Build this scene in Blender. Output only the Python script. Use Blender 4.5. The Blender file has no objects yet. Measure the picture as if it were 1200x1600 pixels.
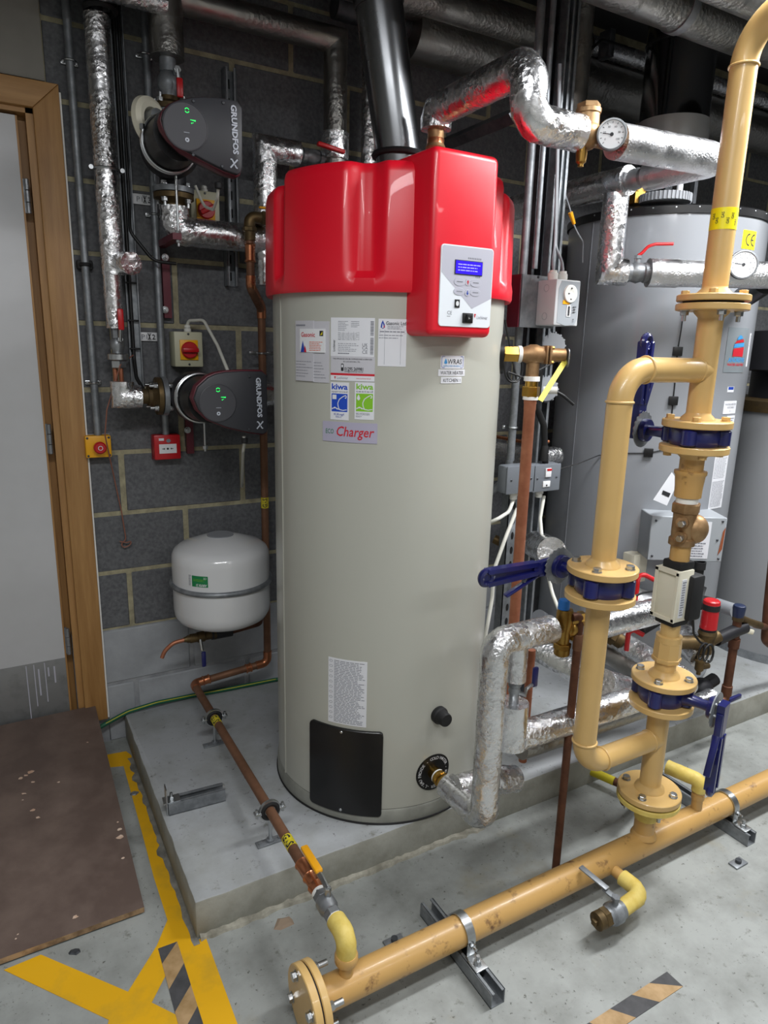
import bpy, bmesh, math, random
from mathutils import Vector as V, Matrix as M, noise
random.seed(7)
S = bpy.context.scene
COL = S.collection
# ---------------------------------------------------------------- camera
FPX, YAW, PITCH, ROLL = 1066.3, 0.52057, 0.23640, 0.02446
CAM = V((-0.2718, -2.6009, 1.5173))
fw = V((math.sin(YAW)*math.cos(PITCH), math.cos(YAW)*math.cos(PITCH), -math.sin(PITCH)))
r0 = V((math.cos(YAW), -math.sin(YAW), 0)); u0 = r0.cross(fw)
RT = r0*math.cos(ROLL)+u0*math.sin(ROLL); UP = u0*math.cos(ROLL)-r0*math.sin(ROLL)
cd = bpy.data.cameras.new('camera'); cam = bpy.data.objects.new('camera', cd); COL.objects.link(cam)
cd.sensor_fit = 'VERTICAL'; cd.sensor_height = 36; cd.lens = 36*FPX/1600; cd.clip_start = .05
cam.matrix_world = M((( RT.x, UP.x, -fw.x, CAM.x), (RT.y, UP.y, -fw.y, CAM.y), (RT.z, UP.z, -fw.z, CAM.z), (0,0,0,1)))
S.camera = cam
# ---------------------------------------------------------------- light
w = bpy.data.worlds.new('world'); S.world = w; w.use_nodes = True
w.node_tree.nodes['Background'].inputs[0].default_value = (.6,.7,.85,1)
w.node_tree.nodes['Background'].inputs[1].default_value = .02
def area(name, loc, size, power, rot=(0,0,0), col=(.97,.985,1)):
    l = bpy.data.lights.new(name,'AREA'); l.shape='RECTANGLE'; l.size,l.size_y = size; l.energy=power; l.color=col
    o = bpy.data.objects.new(name,l); o.location=loc; o.rotation_euler=rot; COL.objects.link(o); return o
area('ceiling_batten_light', (1.95,-1.66,2.52), (1.5,.16), 50)
area('ceiling_batten_light', (-.35,-2.45,2.62), (1.5,.2), 30)
area('ceiling_batten_light', (1.2,-3.9,2.62), (1.5,.2), 16)
area('ceiling_batten_light', (4.0,-1.75,2.52), (1.5,.16), 20)
vs = S.view_settings
vs.view_transform='Standard'; vs.look='None'; vs.gamma=1; vs.use_curve_mapping=False; vs.exposure=0.56
# ---------------------------------------------------------------- pixel -> point on a plane of the room
def ray(px,py): return fw + RT*((px-600)/FPX) - UP*((py-800)/FPX)
def at(px,py,X=None,Y=None,Z=None):
    d = ray(px,py)
    k = (X-CAM.x)/d.x if X is not None else (Y-CAM.y)/d.y if Y is not None else (Z-CAM.z)/d.z
    return CAM+d*k
def cylhit(px,py,c,R):
    d = ray(px,py); a=d.x**2+d.y**2; ox,oy=CAM.x-c[0],CAM.y-c[1]
    b=ox*d.x+oy*d.y; k=(-b-math.sqrt(max(b*b-a*(ox*ox+oy*oy-R*R),0)))/a
    p=CAM+d*k; return math.atan2(p.x-c[0],-(p.y-c[1])), p.z
def mpp(p): return (V(p)-CAM).dot(fw)/FPX      # metres per pixel at a point
def lin(h):
    h=h.lstrip('#'); o=[]
    for i in (0,2,4):
        c=int(h[i:i+2],16)/255; o.append(c/12.92 if c<=.04045 else ((c+.055)/1.055)**2.4)
    return (*o,1)
# ---------------------------------------------------------------- materials
MAT={}
def mat(name, col, rough=.5, metal=0, col2=None, nscale=8, lo=.35, hi=.65, bump=0, bscale=60, emit=0, detail=4, spec=None, rvar=0, coat=0, stretch=None, bdist=.003, speck=None):
    m=bpy.data.materials.new(name); m.use_nodes=True; nt=m.node_tree; b=nt.nodes['Principled BSDF']
    c=lin(col); b.inputs['Base Color'].default_value=c; b.inputs['Roughness'].default_value=rough; b.inputs['Metallic'].default_value=metal
    if spec is not None: b.inputs['Specular IOR Level'].default_value=spec
    if coat: b.inputs['Coat Weight'].default_value=coat
    tc=nt.nodes.new('ShaderNodeTexCoord'); vec=tc.outputs['Object']
    if stretch:
        mp=nt.nodes.new('ShaderNodeMapping'); mp.inputs['Scale'].default_value=stretch; nt.links.new(vec,mp.inputs[0]); vec=mp.outputs[0]
    if col2 or rvar:
        n=nt.nodes.new('ShaderNodeTexNoise'); n.inputs['Scale'].default_value=nscale; n.inputs['Detail'].default_value=detail; n.inputs['Roughness'].default_value=.62
        nt.links.new(vec,n.inputs['Vector'])
        r=nt.nodes.new('ShaderNodeMapRange'); r.inputs[1].default_value=lo; r.inputs[2].default_value=hi; nt.links.new(n.outputs[0],r.inputs[0])
        if col2:
            mx=nt.nodes.new('ShaderNodeMix'); mx.data_type='RGBA'; mx.inputs[6].default_value=c; mx.inputs[7].default_value=lin(col2)
            nt.links.new(r.outputs[0],mx.inputs[0]); nt.links.new(mx.outputs[2],b.inputs['Base Color'])
            if speck:
                last=mx
                for (sc_,lo_,hi_,cc) in speck:
                    sn=nt.nodes.new('ShaderNodeTexNoise'); sn.inputs['Scale'].default_value=sc_; sn.inputs['Detail'].default_value=5; sn.inputs['Roughness'].default_value=.7; nt.links.new(vec,sn.inputs['Vector'])
                    sr=nt.nodes.new('ShaderNodeMapRange'); sr.inputs[1].default_value=lo_; sr.inputs[2].default_value=hi_; nt.links.new(sn.outputs[0],sr.inputs[0])
                    m2=nt.nodes.new('ShaderNodeMix'); m2.data_type='RGBA'; m2.inputs[7].default_value=lin(cc); nt.links.new(sr.outputs[0],m2.inputs[0]); nt.links.new(last.outputs[2],m2.inputs[6]); last=m2
                nt.links.new(last.outputs[2],b.inputs['Base Color'])
        if rvar:
            q=nt.nodes.new('ShaderNodeMapRange'); q.inputs[3].default_value=rough; q.inputs[4].default_value=rough+rvar
            nt.links.new(r.outputs[0],q.inputs[0]); nt.links.new(q.outputs[0],b.inputs['Roughness'])
    if bump:
        n2=nt.nodes.new('ShaderNodeTexNoise'); n2.inputs['Scale'].default_value=bscale; n2.inputs['Detail'].default_value=3
        nt.links.new(vec,n2.inputs['Vector'])
        bp=nt.nodes.new('ShaderNodeBump'); bp.inputs['Strength'].default_value=bump; bp.inputs['Distance'].default_value=bdist
        nt.links.new(n2.outputs[0],bp.inputs['Height']); nt.links.new(bp.outputs[0],b.inputs['Normal'])
    if emit:
        b.inputs['Emission Color'].default_value=c; b.inputs['Emission Strength'].default_value=emit
    MAT[name]=m; return m
def foilmat(name, col, rough, sc1, sc2, st):
    m=mat(name,col,rough,1.0,rvar=.16,nscale=22); nt=m.node_tree; b=nt.nodes['Principled BSDF']
    tc=nt.nodes.new('ShaderNodeTexCoord')
    v=nt.nodes.new('ShaderNodeTexVoronoi'); v.inputs['Scale'].default_value=sc1; v.feature='SMOOTH_F1' ; v.inputs['Smoothness'].default_value=.35
    n=nt.nodes.new('ShaderNodeTexNoise'); n.inputs['Scale'].default_value=sc2; n.inputs['Detail'].default_value=4; n.inputs['Distortion'].default_value=.8
    n3=nt.nodes.new('ShaderNodeTexNoise'); n3.inputs['Scale'].default_value=9; n3.inputs['Detail'].default_value=2
    nt.links.new(tc.outputs['Object'],n3.inputs['Vector'])
    for q in (v,n): nt.links.new(tc.outputs['Object'],q.inputs['Vector'])
    mr=nt.nodes.new('ShaderNodeMapRange'); mr.inputs[1].default_value=.42; mr.inputs[2].default_value=.6; mr.inputs[3].default_value=.15; nt.links.new(n3.outputs[0],mr.inputs[0])
    ad=nt.nodes.new('ShaderNodeMath'); ad.operation='ADD'; nt.links.new(v.outputs[0],ad.inputs[0]); nt.links.new(n.outputs[0],ad.inputs[1])
    mu=nt.nodes.new('ShaderNodeMath'); mu.operation='MULTIPLY'; nt.links.new(ad.outputs[0],mu.inputs[0]); nt.links.new(mr.outputs[0],mu.inputs[1])
    bp=nt.nodes.new('ShaderNodeBump'); bp.inputs['Strength'].default_value=st; bp.inputs['Distance'].default_value=.006
    nt.links.new(mu.outputs[0],bp.inputs['Height']); nt.links.new(bp.outputs[0],b.inputs['Normal'])
    return m
foilmat('foil','E6E6E8',.18,70,120,.6)
foilmat('foil_weave','D8D8DA',.26,170,210,.35)
foilmat('foil_dull','9A9894',.3,80,130,.32)
mat('block','56575A',.9,0,'717274',75,.35,.75,.5,140,spec=.25,detail=6)
mat('block_painted','A2A5A9',.75,0,'8C8F92',7,.3,.75,.25,120,spec=.3)
mat('mortar','A9A286',.95,0,'8A846E',25,bump=.5,bscale=120,spec=.2)
mat('mortar_painted','9C9EA0',.85,0,'84868A',15)
mat('floor','989B98',.48,0,'767874',5.5,.4,.72,.1,40,detail=12,rvar=.2,bdist=.002,speck=((24,.6,.72,'666760'),(70,.62,.68,'4E4E49'),(2.2,.56,.72,'8A8676')))
mat('plinth','A2A5A8',.45,0,'83857F',4.5,.42,.8,.12,50,detail=9,rvar=.15,speck=((20,.6,.74,'76776F'),(60,.63,.69,'5A5A56')))
mat('plinth_side','9A9A91',.8,0,'7C7B70',9,.4,.75,.3,60,detail=8)
mat('screed','A29F92',.85,0,'7A776B',22,.35,.65,.5,80)
mat('soot','5B5953',.9,0,'8A887F',14,.35,.62)
mat('plywood','574841',.5,0,'6F5F56',7,.42,.75,.06,60,detail=8,rvar=.2)
mat('ply_edge','A88A66',.8,0,'6E573E',30)
mat('ply_chip','B3917A',.85,0,'CDB8A6',30)
mat('oak','AE8450',.5,0,'92693A',3.5,.3,.7,.1,30,stretch=(14,14,.9),detail=6)
mat('oak_head','AE8450',.5,0,'92693A',3.5,.3,.7,.1,30,stretch=(.9,14,14),detail=6)
mat('door','C9CACC',.4,0,'BEBFC0',2,rvar=.05)
mat('kick','8A8B8B',.45,.5,'777878',18,.5,.8)
mat('panel','8B8880',.7,0,'7E7B74',3)
mat('black','0C0C0E',.4); mat('black_sheet','0B0B0D',.35,bump=.05,bscale=200)
mat('rubber','121214',.65)
mat('steel','A4A7AA',.38,.8,'6E7174',14,.3,.7,rvar=.2)
mat('galv','94989C',.42,.6,'767A7E',22,.35,.65,rvar=.15)
mat('galv_dark','55585C',.45,.6,'3A3C40',20)
mat('chrome','C9CBCD',.12,1)
mat('zinc','B9BCBE',.25,1,rvar=.15)
mat('brass','A98646',.28,1,'8A6A34',20,rvar=.15); mat('brass_bright','C39A4A',.2,1)
mat('bronze','AC8C66',.42,.75,'836544',16,rvar=.15,bump=.15,bscale=90)
mat('oldbrass','6E5B3C',.45,.8,'544733',22,rvar=.2)
mat('copper','B4775A',.42,.6,'94583F',10,.35,.7,rvar=.2); mat('copper_new','BE7C58',.24,.85,rvar=.1)
mat('copper_dull','8A634B',.5,.5,'70503C',12,.3,.7,rvar=.15)
mat('copper_brown','6E4734',.48,.55,'553728',14,rvar=.2)
mat('gas','CCA96C',.36,0,'C29F63',5,.4,.7,coat=.15)
def gasworn(name,c1,c2,sc,lo,hi):
    return mat(name,c1,.38,0,c2,sc,lo,hi,detail=9,rvar=.25,coat=.1)
gasworn('gas_worn','BE9659','6A4A30',22,.58,.7)
mat('tape_yellow','D9C46E',.55,0,'C9AE50',20,bump=.4,bscale=50)
mat('paint_yellow','DDA707',.55,0,'C49A22',9,.5,.72,detail=9)
mat('tape_gold','B0926A',.65,0,'96794F',22); mat('tape_black','3B3B3D',.7,0,'4A4A4C',25)
mat('heater','AEAEA4',.34,0,coat=.2); mat('heater_base','8F9088',.5,0,'70716A',8,.4,.7,detail=7)
mat('red_hood','DA1128',.33,0,coat=.15,rvar=.06,nscale=4); mat('red_dark','7C1420',.45)
mat('red','B5121B',.35); mat('redlever','C4161C',.35); mat('burgundy','5E1828',.4)
mat('white','DDDEE0',.4); mat('whiteplastic','D8D8D2',.4); mat('tankwhite','D2D3D4',.22,coat=.4)
mat('cream','B9B89E',.45); mat('paper','D9DADF',.55); mat('paper_grey','BDBCC2',.55); mat('label_lilac','A9A5B8',.4)
mat('panelgrey','B3B3BF',.4); mat('panelwhite','DDE2E8',.35)
mat('ink','222226',.6); mat('ink_grey','7D7F88',.6); mat('ink_red','C2182B',.5); mat('ink_blue','1A3FA0',.5); mat('ink_green','1E7A4C',.5); mat('ink_orange','D85A28',.5)
mat('lime','7EBB22',.5); mat('kiwablue','1545B5',.5); mat('sky','3E8FC8',.5)
mat('lcd','2A14F0',.25,emit=.55); mat('led','27E060',.4,emit=.8); mat('lcdtext','8F8CFF',.4,emit=.5)
mat('pumpface','35363B',.45); mat('pumpdisc','45454A',.5); mat('pumptext','C5CBD6',.45)
mat('cast','26262A',.5,.3); mat('ivory','D8D3C0',.45)
mat('valveblue','151A60',.3,0,'10154A',10,coat=.4)
mat('bluecap','1660A8',.4); mat('navycap','1B2745',.4)
mat('tank2','888B90',.3,.0,coat=.5); mat('tank3','8B8D90',.4,.0,coat=.2)
mat('greybox','A2A7AC',.4,.2); mat('socketgrey','7C8188',.4,.35); mat('timergrey','B8BABC',.45); mat('timerface','90959A',.45)
mat('cablewhite','CFCFC6',.45); mat('cableblack','0D0D0E',.5); mat('cablegreen','1B5A40',.5); mat('cablegrey','8A8D92',.5); mat('cablebrown','8A5A4A',.6)
mat('gasyellow','F0E000',.45); mat('gaslabel','CBBB28',.5); mat('stopyellow','E8A80C',.4); mat('valvey','E9A413',.4)
mat('stickgreen','137A45',.45); mat('collar','C4C6C8',.34,.45); mat('rust','8A4A2A',.8); mat('ceiling','4A4A4C',.9); mat('wall_paint','B9B8B4',.8,0,'AEADA8',2)
mat('ptfe','E8E8E4',.7); mat('plateglass','8F979C',.15,.2,coat=.6); mat('tagyellow','D6CC52',.5); mat('debris','8C7A68',.9)
mat('flue','9A9DA0',.16,1,rvar=.08,nscale=3); mat('flue_dark','8A8C8F',.22,1,rvar=.08,nscale=3); mat('flue_mirror','7C7E80',.09,1,rvar=.05,nscale=3)
mat('sparepaint','A9AC98',.6)
# ---------------------------------------------------------------- mesh helpers
LOC={}
def frame(d, up=None):
    z=V(d).normalized(); h=V(up) if up is not None else (V((0,0,1)) if abs(z.z)<.9 else V((1,0,0)))
    x=h.cross(z).normalized(); y=z.cross(x); return x,y,z
class B:
    def __init__(s): s.bm=bmesh.new()
    def _add(s,t,mx=None):
        if mx is not None: bmesh.ops.transform(t,matrix=mx,verts=t.verts)
        me=bpy.data.meshes.new('tmp'); t.to_mesh(me); t.free(); s.bm.from_mesh(me); bpy.data.meshes.remove(me); return s
    def box(s,c,size,ax=None,bev=0,seg=2):
        t=bmesh.new(); bmesh.ops.create_cube(t,size=1); bmesh.ops.scale(t,vec=V(size),verts=t.verts)
        if bev: bmesh.ops.bevel(t,geom=t.edges[:],offset=min(bev,min(size)*.49),segments=seg,affect='EDGES',profile=.5)
        mx=M.Translation(V(c))
        if ax:
            x,y,z=[V(a).normalized() for a in ax]; mx=mx@M(((x.x,y.x,z.x,0),(x.y,y.y,z.y,0),(x.z,y.z,z.z,0),(0,0,0,1)))
        return s._add(t,mx)
    def span(s,a,b,bev=0,seg=2):
        a,b=V(a),V(b); lo=V(map(min,a,b)); hi=V(map(max,a,b)); return s.box((lo+hi)/2,hi-lo,None,bev,seg)
    def lathe(s,p,d,prof,seg=24,up=None):
        x,y,z=frame(d,up); p=V(p); t=s.bm; rings=[]
        for (h,r) in prof:
            if r<1e-6: rings.append([t.verts.new(p+z*h)])
            else: rings.append([t.verts.new(p+z*h+(x*math.cos(a)+y*math.sin(a))*r) for a in [2*math.pi*i/seg for i in range(seg)]])
        for a,b in zip(rings,rings[1:]):
            for i in range(seg):
                j=(i+1)%seg
                try:
                    if len(a)==1 and len(b)==1: continue
                    if len(a)==1: t.faces.new((a[0],b[i],b[j])) if 0 else t.faces.new((a[0],b[j],b[i]))
                    elif len(b)==1: t.faces.new((a[i],a[j],b[0]))
                    else: t.faces.new((a[i],a[j],b[j],b[i]))
                except ValueError: pass
        for rg,fl in ((rings[0],1),(rings[-1],0)):
            if len(rg)>2: t.faces.new(rg[::-1] if fl else rg)
        return s
    def cyl(s,a,b,r,seg=20,bev=0):
        a,b=V(a),V(b); L=(b-a).length
        pr=[(0,r),(L,r)] if not bev else [(0,r-bev),(bev,r),(L-bev,r),(L,r-bev)]
        return s.lathe(a,b-a,pr,seg)
    def hexa(s,a,b,r): return s.cyl(a,b,r,6,r*.08)
    def sphere(s,c,r,sc=(1,1,1),u=18,v=12):
        t=bmesh.new(); bmesh.ops.create_uvsphere(t,u_segments=u,v_segments=v,radius=r); bmesh.ops.scale(t,vec=V(sc),verts=t.verts)
        return s._add(t,M.Translation(V(c)))
    def torus(s,c,d,R,r,seg=36,rs=10):
        x,y,z=frame(d); c=V(c); t=s.bm; rings=[]
        for i in range(seg):
            a=2*math.pi*i/seg; e=x*math.cos(a)+y*math.sin(a)
            rings.append([t.verts.new(c+e*(R+r*math.cos(b))+z*r*math.sin(b)) for b in [2*math.pi*k/rs for k in range(rs)]])
        for i in range(seg):
            a,b=rings[i],rings[(i+1)%seg]
            for k in range(rs): t.faces.new((a[k],b[k],b[(k+1)%rs],a[(k+1)%rs]))
        return s
    def tube(s,pts,r,bend=0,seg=14,step=None,amp=0,freq=22,crump=1.0,cap=True,nb=6,taper=None):
        pts=[V(p) for p in pts]; path=[(pts[0],0)]
        for i in range(1,len(pts)-1):
            a,b,c=pts[i-1],pts[i],pts[i+1]; d1=(b-a); d2=(c-b); l1,l2=d1.length,d2.length; d1/=l1; d2/=l2
            ang=d1.angle(d2,0)
            if ang<.02 or not bend: path.append((b,2)); continue
            k=min(bend*math.tan(ang/2),l1*.49,l2*.49); R=k/math.tan(ang/2); p0=b-d1*k
            n=(d2-d1*d1.dot(d2)).normalized(); ce=p0+n*R
            for q in range(nb+1):
                t_=ang*q/nb; path.append((ce-n*R*math.cos(t_)+d1*R*math.sin(t_),1))
        path.append((pts[-1],0))
        if step:
            o=[path[0]]
            for (a,f),(b,g) in zip(path,path[1:]):
                n=max(1,int((b-a).length/step))
                for q in range(1,n+1):
                    o.append((a.lerp(b,q/n), g if q==n else 0))
            path=o
        P=[p for p,_ in path]; T=[]
        for i in range(len(P)):
            a=P[max(0,i-1)]; b=P[min(len(P)-1,i+1)]; T.append((b-a).normalized())
        x,y,z=frame(T[0]); rings=[]; n=len(P)
        for i,(p,f) in enumerate(path):
            if i:
                q=T[i-1].rotation_difference(T[i]); x=q@x; y=q@y
            rr=r*(1 if taper is None else taper(i/(n-1))); ring=[]
            mi=None
            if bend==0 and f==2 and 0<i<n-1:
                ta=(p-P[i-1]).normalized(); tb=(P[i+1]-p).normalized(); an=ta.angle(tb,0)
                if an>.15: mi=(tb-ta).normalized(); ms=1/math.cos(an/2)-1
            for k in range(seg):
                a=2*math.pi*k/seg; e=x*math.cos(a)+y*math.sin(a); v=p+e*rr
                if mi is not None: v=v+mi*(e.dot(mi)*rr*ms)
                if amp:
                    dc=min([(v-c_).length for c_ in pts[1:-1]]+[9]); m_=amp*(.3+crump*max(0,1-dc/(r*2.4)))
                    v=v+e*m_*(.6-1.5*abs(noise.noise(v*freq))-.9*abs(noise.noise(v*freq*2.3+V((9,2,4))))+.5*noise.noise(v*9))
                ring.append(s.bm.verts.new(v))
            rings.append(ring)
        for a,b in zip(rings,rings[1:]):
            for k in range(seg): s.bm.faces.new((a[k],a[(k+1)%seg],b[(k+1)%seg],b[k]))
        if cap: s.bm.faces.new(rings[0][::-1]); s.bm.faces.new(rings[-1])
        return s
    def prism(s,poly,o,ex,ey,depth,bev=0,seg=2):
        # poly in (u,v) on the plane o,ex,ey ; extruded by depth along ex x ey
        t=bmesh.new(); ex=V(ex).normalized(); ey=V(ey).normalized(); n=ex.cross(ey); o=V(o)
        vs_=[t.verts.new(o+ex*u+ey*v) for u,v in poly]; f=t.faces.new(vs_)
        g=bmesh.ops.extrude_face_region(t,geom=[f]); nv=[e for e in g['geom'] if isinstance(e,bmesh.types.BMVert)]
        bmesh.ops.translate(t,vec=n*depth,verts=nv); bmesh.ops.recalc_face_normals(t,faces=t.faces[:])
        if bev:
            top=[e for e in t.edges if all(v in nv for v in e.verts)]
            bmesh.ops.bevel(t,geom=top,offset=bev,segments=seg,affect='EDGES',profile=.5)
        return s._add(t)
    def quad(s,a,b,c,d): s.bm.faces.new([s.bm.verts.new(V(p)) for p in (a,b,c,d)]); return s
    def make(s,name,m,parent=None,ang=38,**kw):
        me=bpy.data.meshes.new(name)
        off=WL(parent) if parent else kw.pop('loc',None)
        if off is None:
            vv=[v.co for v in s.bm.verts]; off=V(((min(v.x for v in vv)+max(v.x for v in vv))/2,(min(v.y for v in vv)+max(v.y for v in vv))/2,min(v.z for v in vv)))
        bmesh.ops.translate(s.bm,vec=-V(off),verts=s.bm.verts)
        bmesh.ops.recalc_face_normals(s.bm,faces=s.bm.faces[:])
        s.bm.to_mesh(me); s.bm.free()
        me.materials.append(MAT[m]); me.shade_smooth(); me.set_sharp_from_angle(angle=math.radians(ang))
        o=bpy.data.objects.new(name,me); COL.objects.link(o)
        if parent: o.parent=parent; LOC[o.name]=V(off)
        else: o.location=off; LOC[o.name]=V(off)
        for k,v in kw.items():
            if v is not None: o[k]=v
        return o
def WL(o): return LOC[o.name]
def thing(name,label,cat,loc,group=None):
    o=bpy.data.objects.new(name,None); COL.objects.link(o); o.empty_display_size=.05; o.location=loc; LOC[o.name]=V(loc)
    o['label']=label; o['category']=cat
    if group: o['group']=group
    return o
def struct(name,loc=(0,0,0)):
    o=bpy.data.objects.new(name,None); COL.objects.link(o); o.location=loc; LOC[o.name]=V(loc); o['kind']='structure'; return o
def inst(name,src,parent,p,d=(0,0,1),up=None,sc=1):
    o=bpy.data.objects.new(name,src); COL.objects.link(o); o.parent=parent
    x,y,z=frame(d,up); q=V(p)-WL(parent)
    o.matrix_local=M(((x.x*sc,y.x*sc,z.x*sc,q.x),(x.y*sc,y.y*sc,z.y*sc,q.y),(x.z*sc,y.z*sc,z.z*sc,q.z),(0,0,0,1)))
    LOC[o.name]=V(p); return o
def mesh_of(b,m,ang=38):
    me=bpy.data.meshes.new('shared'); bmesh.ops.recalc_face_normals(b.bm,faces=b.bm.faces[:]); b.bm.to_mesh(me); b.bm.free(); me.materials.append(MAT[m]); me.shade_smooth(); me.set_sharp_from_angle(angle=math.radians(ang)); return me
# surfaces for print
class Flat:
    def __init__(s,o,ex,ey): s.o,s.ex,s.ey=V(o),V(ex).normalized(),V(ey).normalized(); s.n=s.ex.cross(s.ey)
    def f(s,u,v,w): return s.o+s.ex*u+s.ey*v+s.n*w
class Cyl:
    def __init__(s,c,R,a0,z0): s.c,s.R,s.a0,s.z0=c,R,a0,z0
    def f(s,u,v,w):
        a=s.a0+u/s.R; return V((s.c[0]+(s.R+w)*math.sin(a),s.c[1]-(s.R+w)*math.cos(a),s.z0+v))
def patch(b,sf,u0,v0,u1,v1,w=.0008,nu=None,base=-.001):
    nu=nu or (8 if isinstance(sf,Cyl) else 1); t=b.bm; top=[];bot=[]
    for i in range(nu+1):
        u=u0+(u1-u0)*i/nu
        top.append((t.verts.new(sf.f(u,v0,w)),t.verts.new(sf.f(u,v1,w)))); bot.append((t.verts.new(sf.f(u,v0,base)),t.verts.new(sf.f(u,v1,base))))
    for i in range(nu):
        t.faces.new((top[i][0],top[i+1][0],top[i+1][1],top[i][1])); t.faces.new((bot[i][0],bot[i+1][0],top[i+1][0],top[i][0])); t.faces.new((top[i][1],top[i+1][1],bot[i+1][1],bot[i][1]))
    t.faces.new((bot[0][0],top[0][0],top[0][1],bot[0][1])); t.faces.new((top[nu][0],bot[nu][0],bot[nu][1],top[nu][1]))
    return b
def poly_on(b,sf,poly,w):
    b.bm.faces.new([b.bm.verts.new(sf.f(u,v,w)) for u,v in poly]); return b
def ell(cx,cy,rx,ry,n=20): return [(cx+rx*math.cos(2*math.pi*i/n),cy+ry*math.sin(2*math.pi*i/n)) for i in range(n)]
def rrect(u0,v0,u1,v1,r,n=4):
    o=[]
    for (cx,cy,a0) in ((u1-r,v1-r,0),(u0+r,v1-r,90),(u0+r,v0+r,180),(u1-r,v0+r,270)):
        for i in range(n+1):
            a=math.radians(a0+90*i/n); o.append((cx+r*math.cos(a),cy+r*math.sin(a)))
    return o
def stroke(b,sf,pts,wd,w):
    for (a,c) in zip(pts,pts[1:]):
        d=V((c[0]-a[0],c[1]-a[1])); 
        if d.length<1e-6: continue
        n=V((-d.y,d.x)).normalized()*wd/2
        b.bm.faces.new([b.bm.verts.new(sf.f(x,y,w)) for x,y in ((a[0]-n.x,a[1]-n.y),(c[0]-n.x,c[1]-n.y),(c[0]+n.x,c[1]+n.y),(a[0]+n.x,a[1]+n.y))])
    return b
def text(sf,s,u,v,h,m,parent,align='LEFT',bold=0,shear=0,wid=None,w=.0016,rot=0,name='lettering',spacing=1):
    cu=bpy.data.curves.new('t','FONT'); cu.body=s; cu.size=h*1.38; cu.align_x=align; cu.offset=bold*h; cu.shear=shear; cu.resolution_u=2; cu.space_character=spacing
    o=bpy.data.objects.new('t',cu); COL.objects.link(o); dg=bpy.context.evaluated_depsgraph_get(); me=bpy.data.meshes.new_from_object(o.evaluated_get(dg))
    bpy.data.objects.remove(o); bpy.data.curves.remove(cu)
    sx=1
    if wid and len(me.vertices):
        xs=[p.co.x for p in me.vertices]; sx=wid/max(1e-6,(max(xs)-min(xs)))
    off=WL(parent); c_,s_=math.cos(rot),math.sin(rot)
    for p in me.vertices:
        x,y=p.co.x*sx,p.co.y; q=sf.f(u+x*c_-y*s_,v+x*s_+y*c_,w); p.co=q-off
    me.name=name; me.materials.clear(); me.materials.append(MAT[m])
    o=bpy.data.objects.new(name,me); COL.objects.link(o); o.parent=parent; LOC[o.name]=off; return o
def lines(sf,u0,v0,u1,v1,n,m,parent,fill=.45,rag=.3,w=.0014,seed=1,name='small_print'):
    rnd=random.Random(seed); b=B(); dv=(v1-v0)/n
    for i in range(n):
        y=v1-dv*(i+.75); e=u1-(u1-u0)*rag*rnd.random(); x=u0
        while x<e:
            l=(u1-u0)*rnd.uniform(.06,.2); x2=min(e,x+l)
            poly_on(b,sf,[(x,y),(x2,y),(x2,y+dv*fill),(x,y+dv*fill)],w); x=x2+(u1-u0)*.025
    return b.make(name,m,parent)
# shared fixings
def bolt_mesh(m='zinc'):
    b=B(); b.cyl((0,0,0),(0,0,.002),.0125,18); b.hexa((0,0,.002),(0,0,.0115),.0105); return mesh_of(b,m)
def nut_mesh(m='zinc'):
    b=B(); b.cyl((0,0,0),(0,0,.002),.012,16); b.hexa((0,0,.002),(0,0,.012),.0105); b.cyl((0,0,.012),(0,0,.026),.0055,10); return mesh_of(b,m)
def screw_mesh(m='zinc'):
    b=B(); b.lathe((0,0,0),(0,0,1),[(0,.004),(.0012,.004),(.0024,.0028),(.0026,0)],12); return mesh_of(b,m)
BOLT=bolt_mesh(); BOLTY=bolt_mesh('gas'); NUT=nut_mesh(); NUTY=nut_mesh('gas'); SCREW=screw_mesh(); SCREWD=screw_mesh('galv_dark')
FZ=-.013
# ================================================================= STRUCTURE
B().span((-3,-4.6,FZ-.12),(5.2,.2,FZ)).make('floor','floor',kind='structure',loc=(0,-2,FZ))
B().span((-3,-4.6,2.95),(5.2,.2,3.1)).make('ceiling','ceiling',kind='structure')
B().span((-3.1,-4.6,FZ),(-2.4,.0,2.95)).make('wall_left','wall_paint',kind='structure')
B().span((-3,-4.75,FZ),(5.2,-4.6,2.95)).make('wall_front','wall_paint',kind='structure')
B().span((4.9,-4.6,FZ),(5.2,.1,2.95)).make('wall_right','block',kind='structure')
wall=struct('wall_back',(2.4,.03,FZ))
B().span((-.036,.0025,.45),(4.9,.14,2.95)).make('mortar_bed','mortar',wall)
B().span((-.1,.004,FZ),(4.9,.14,.45)).make('mortar_bed','mortar_painted',wall)
def blockmesh(m):
    b=B(); b.box((0,0,0),(1,1,1)); return mesh_of(b,m)
BLK=[blockmesh('block'),blockmesh('block_painted')]
def block(x0,x1,n):
    z0,z1=n*.225+.0065,(n+1)*.225-.0065
    if n==0: z0=FZ
    key=(round(x1-x0,3),n>1,n==0)
    if key not in BCACHE:
        b=B(); b.box((0,0,0),(x1-x0,.1,z1-z0),None,.004,1); BCACHE[key]=mesh_of(b,'block' if n>1 else 'block_painted')
    o=bpy.data.objects.new('block',BCACHE[key]); COL.objects.link(o); o.parent=wall; LOC[o.name]=V((0,0,0))
    jit=random.uniform(-.0012,.0012)
    o.matrix_local=M.Translation(V(((x0+x1)/2,.05+jit,(z0+z1)/2))-WL(wall))
BCACHE={}
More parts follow.
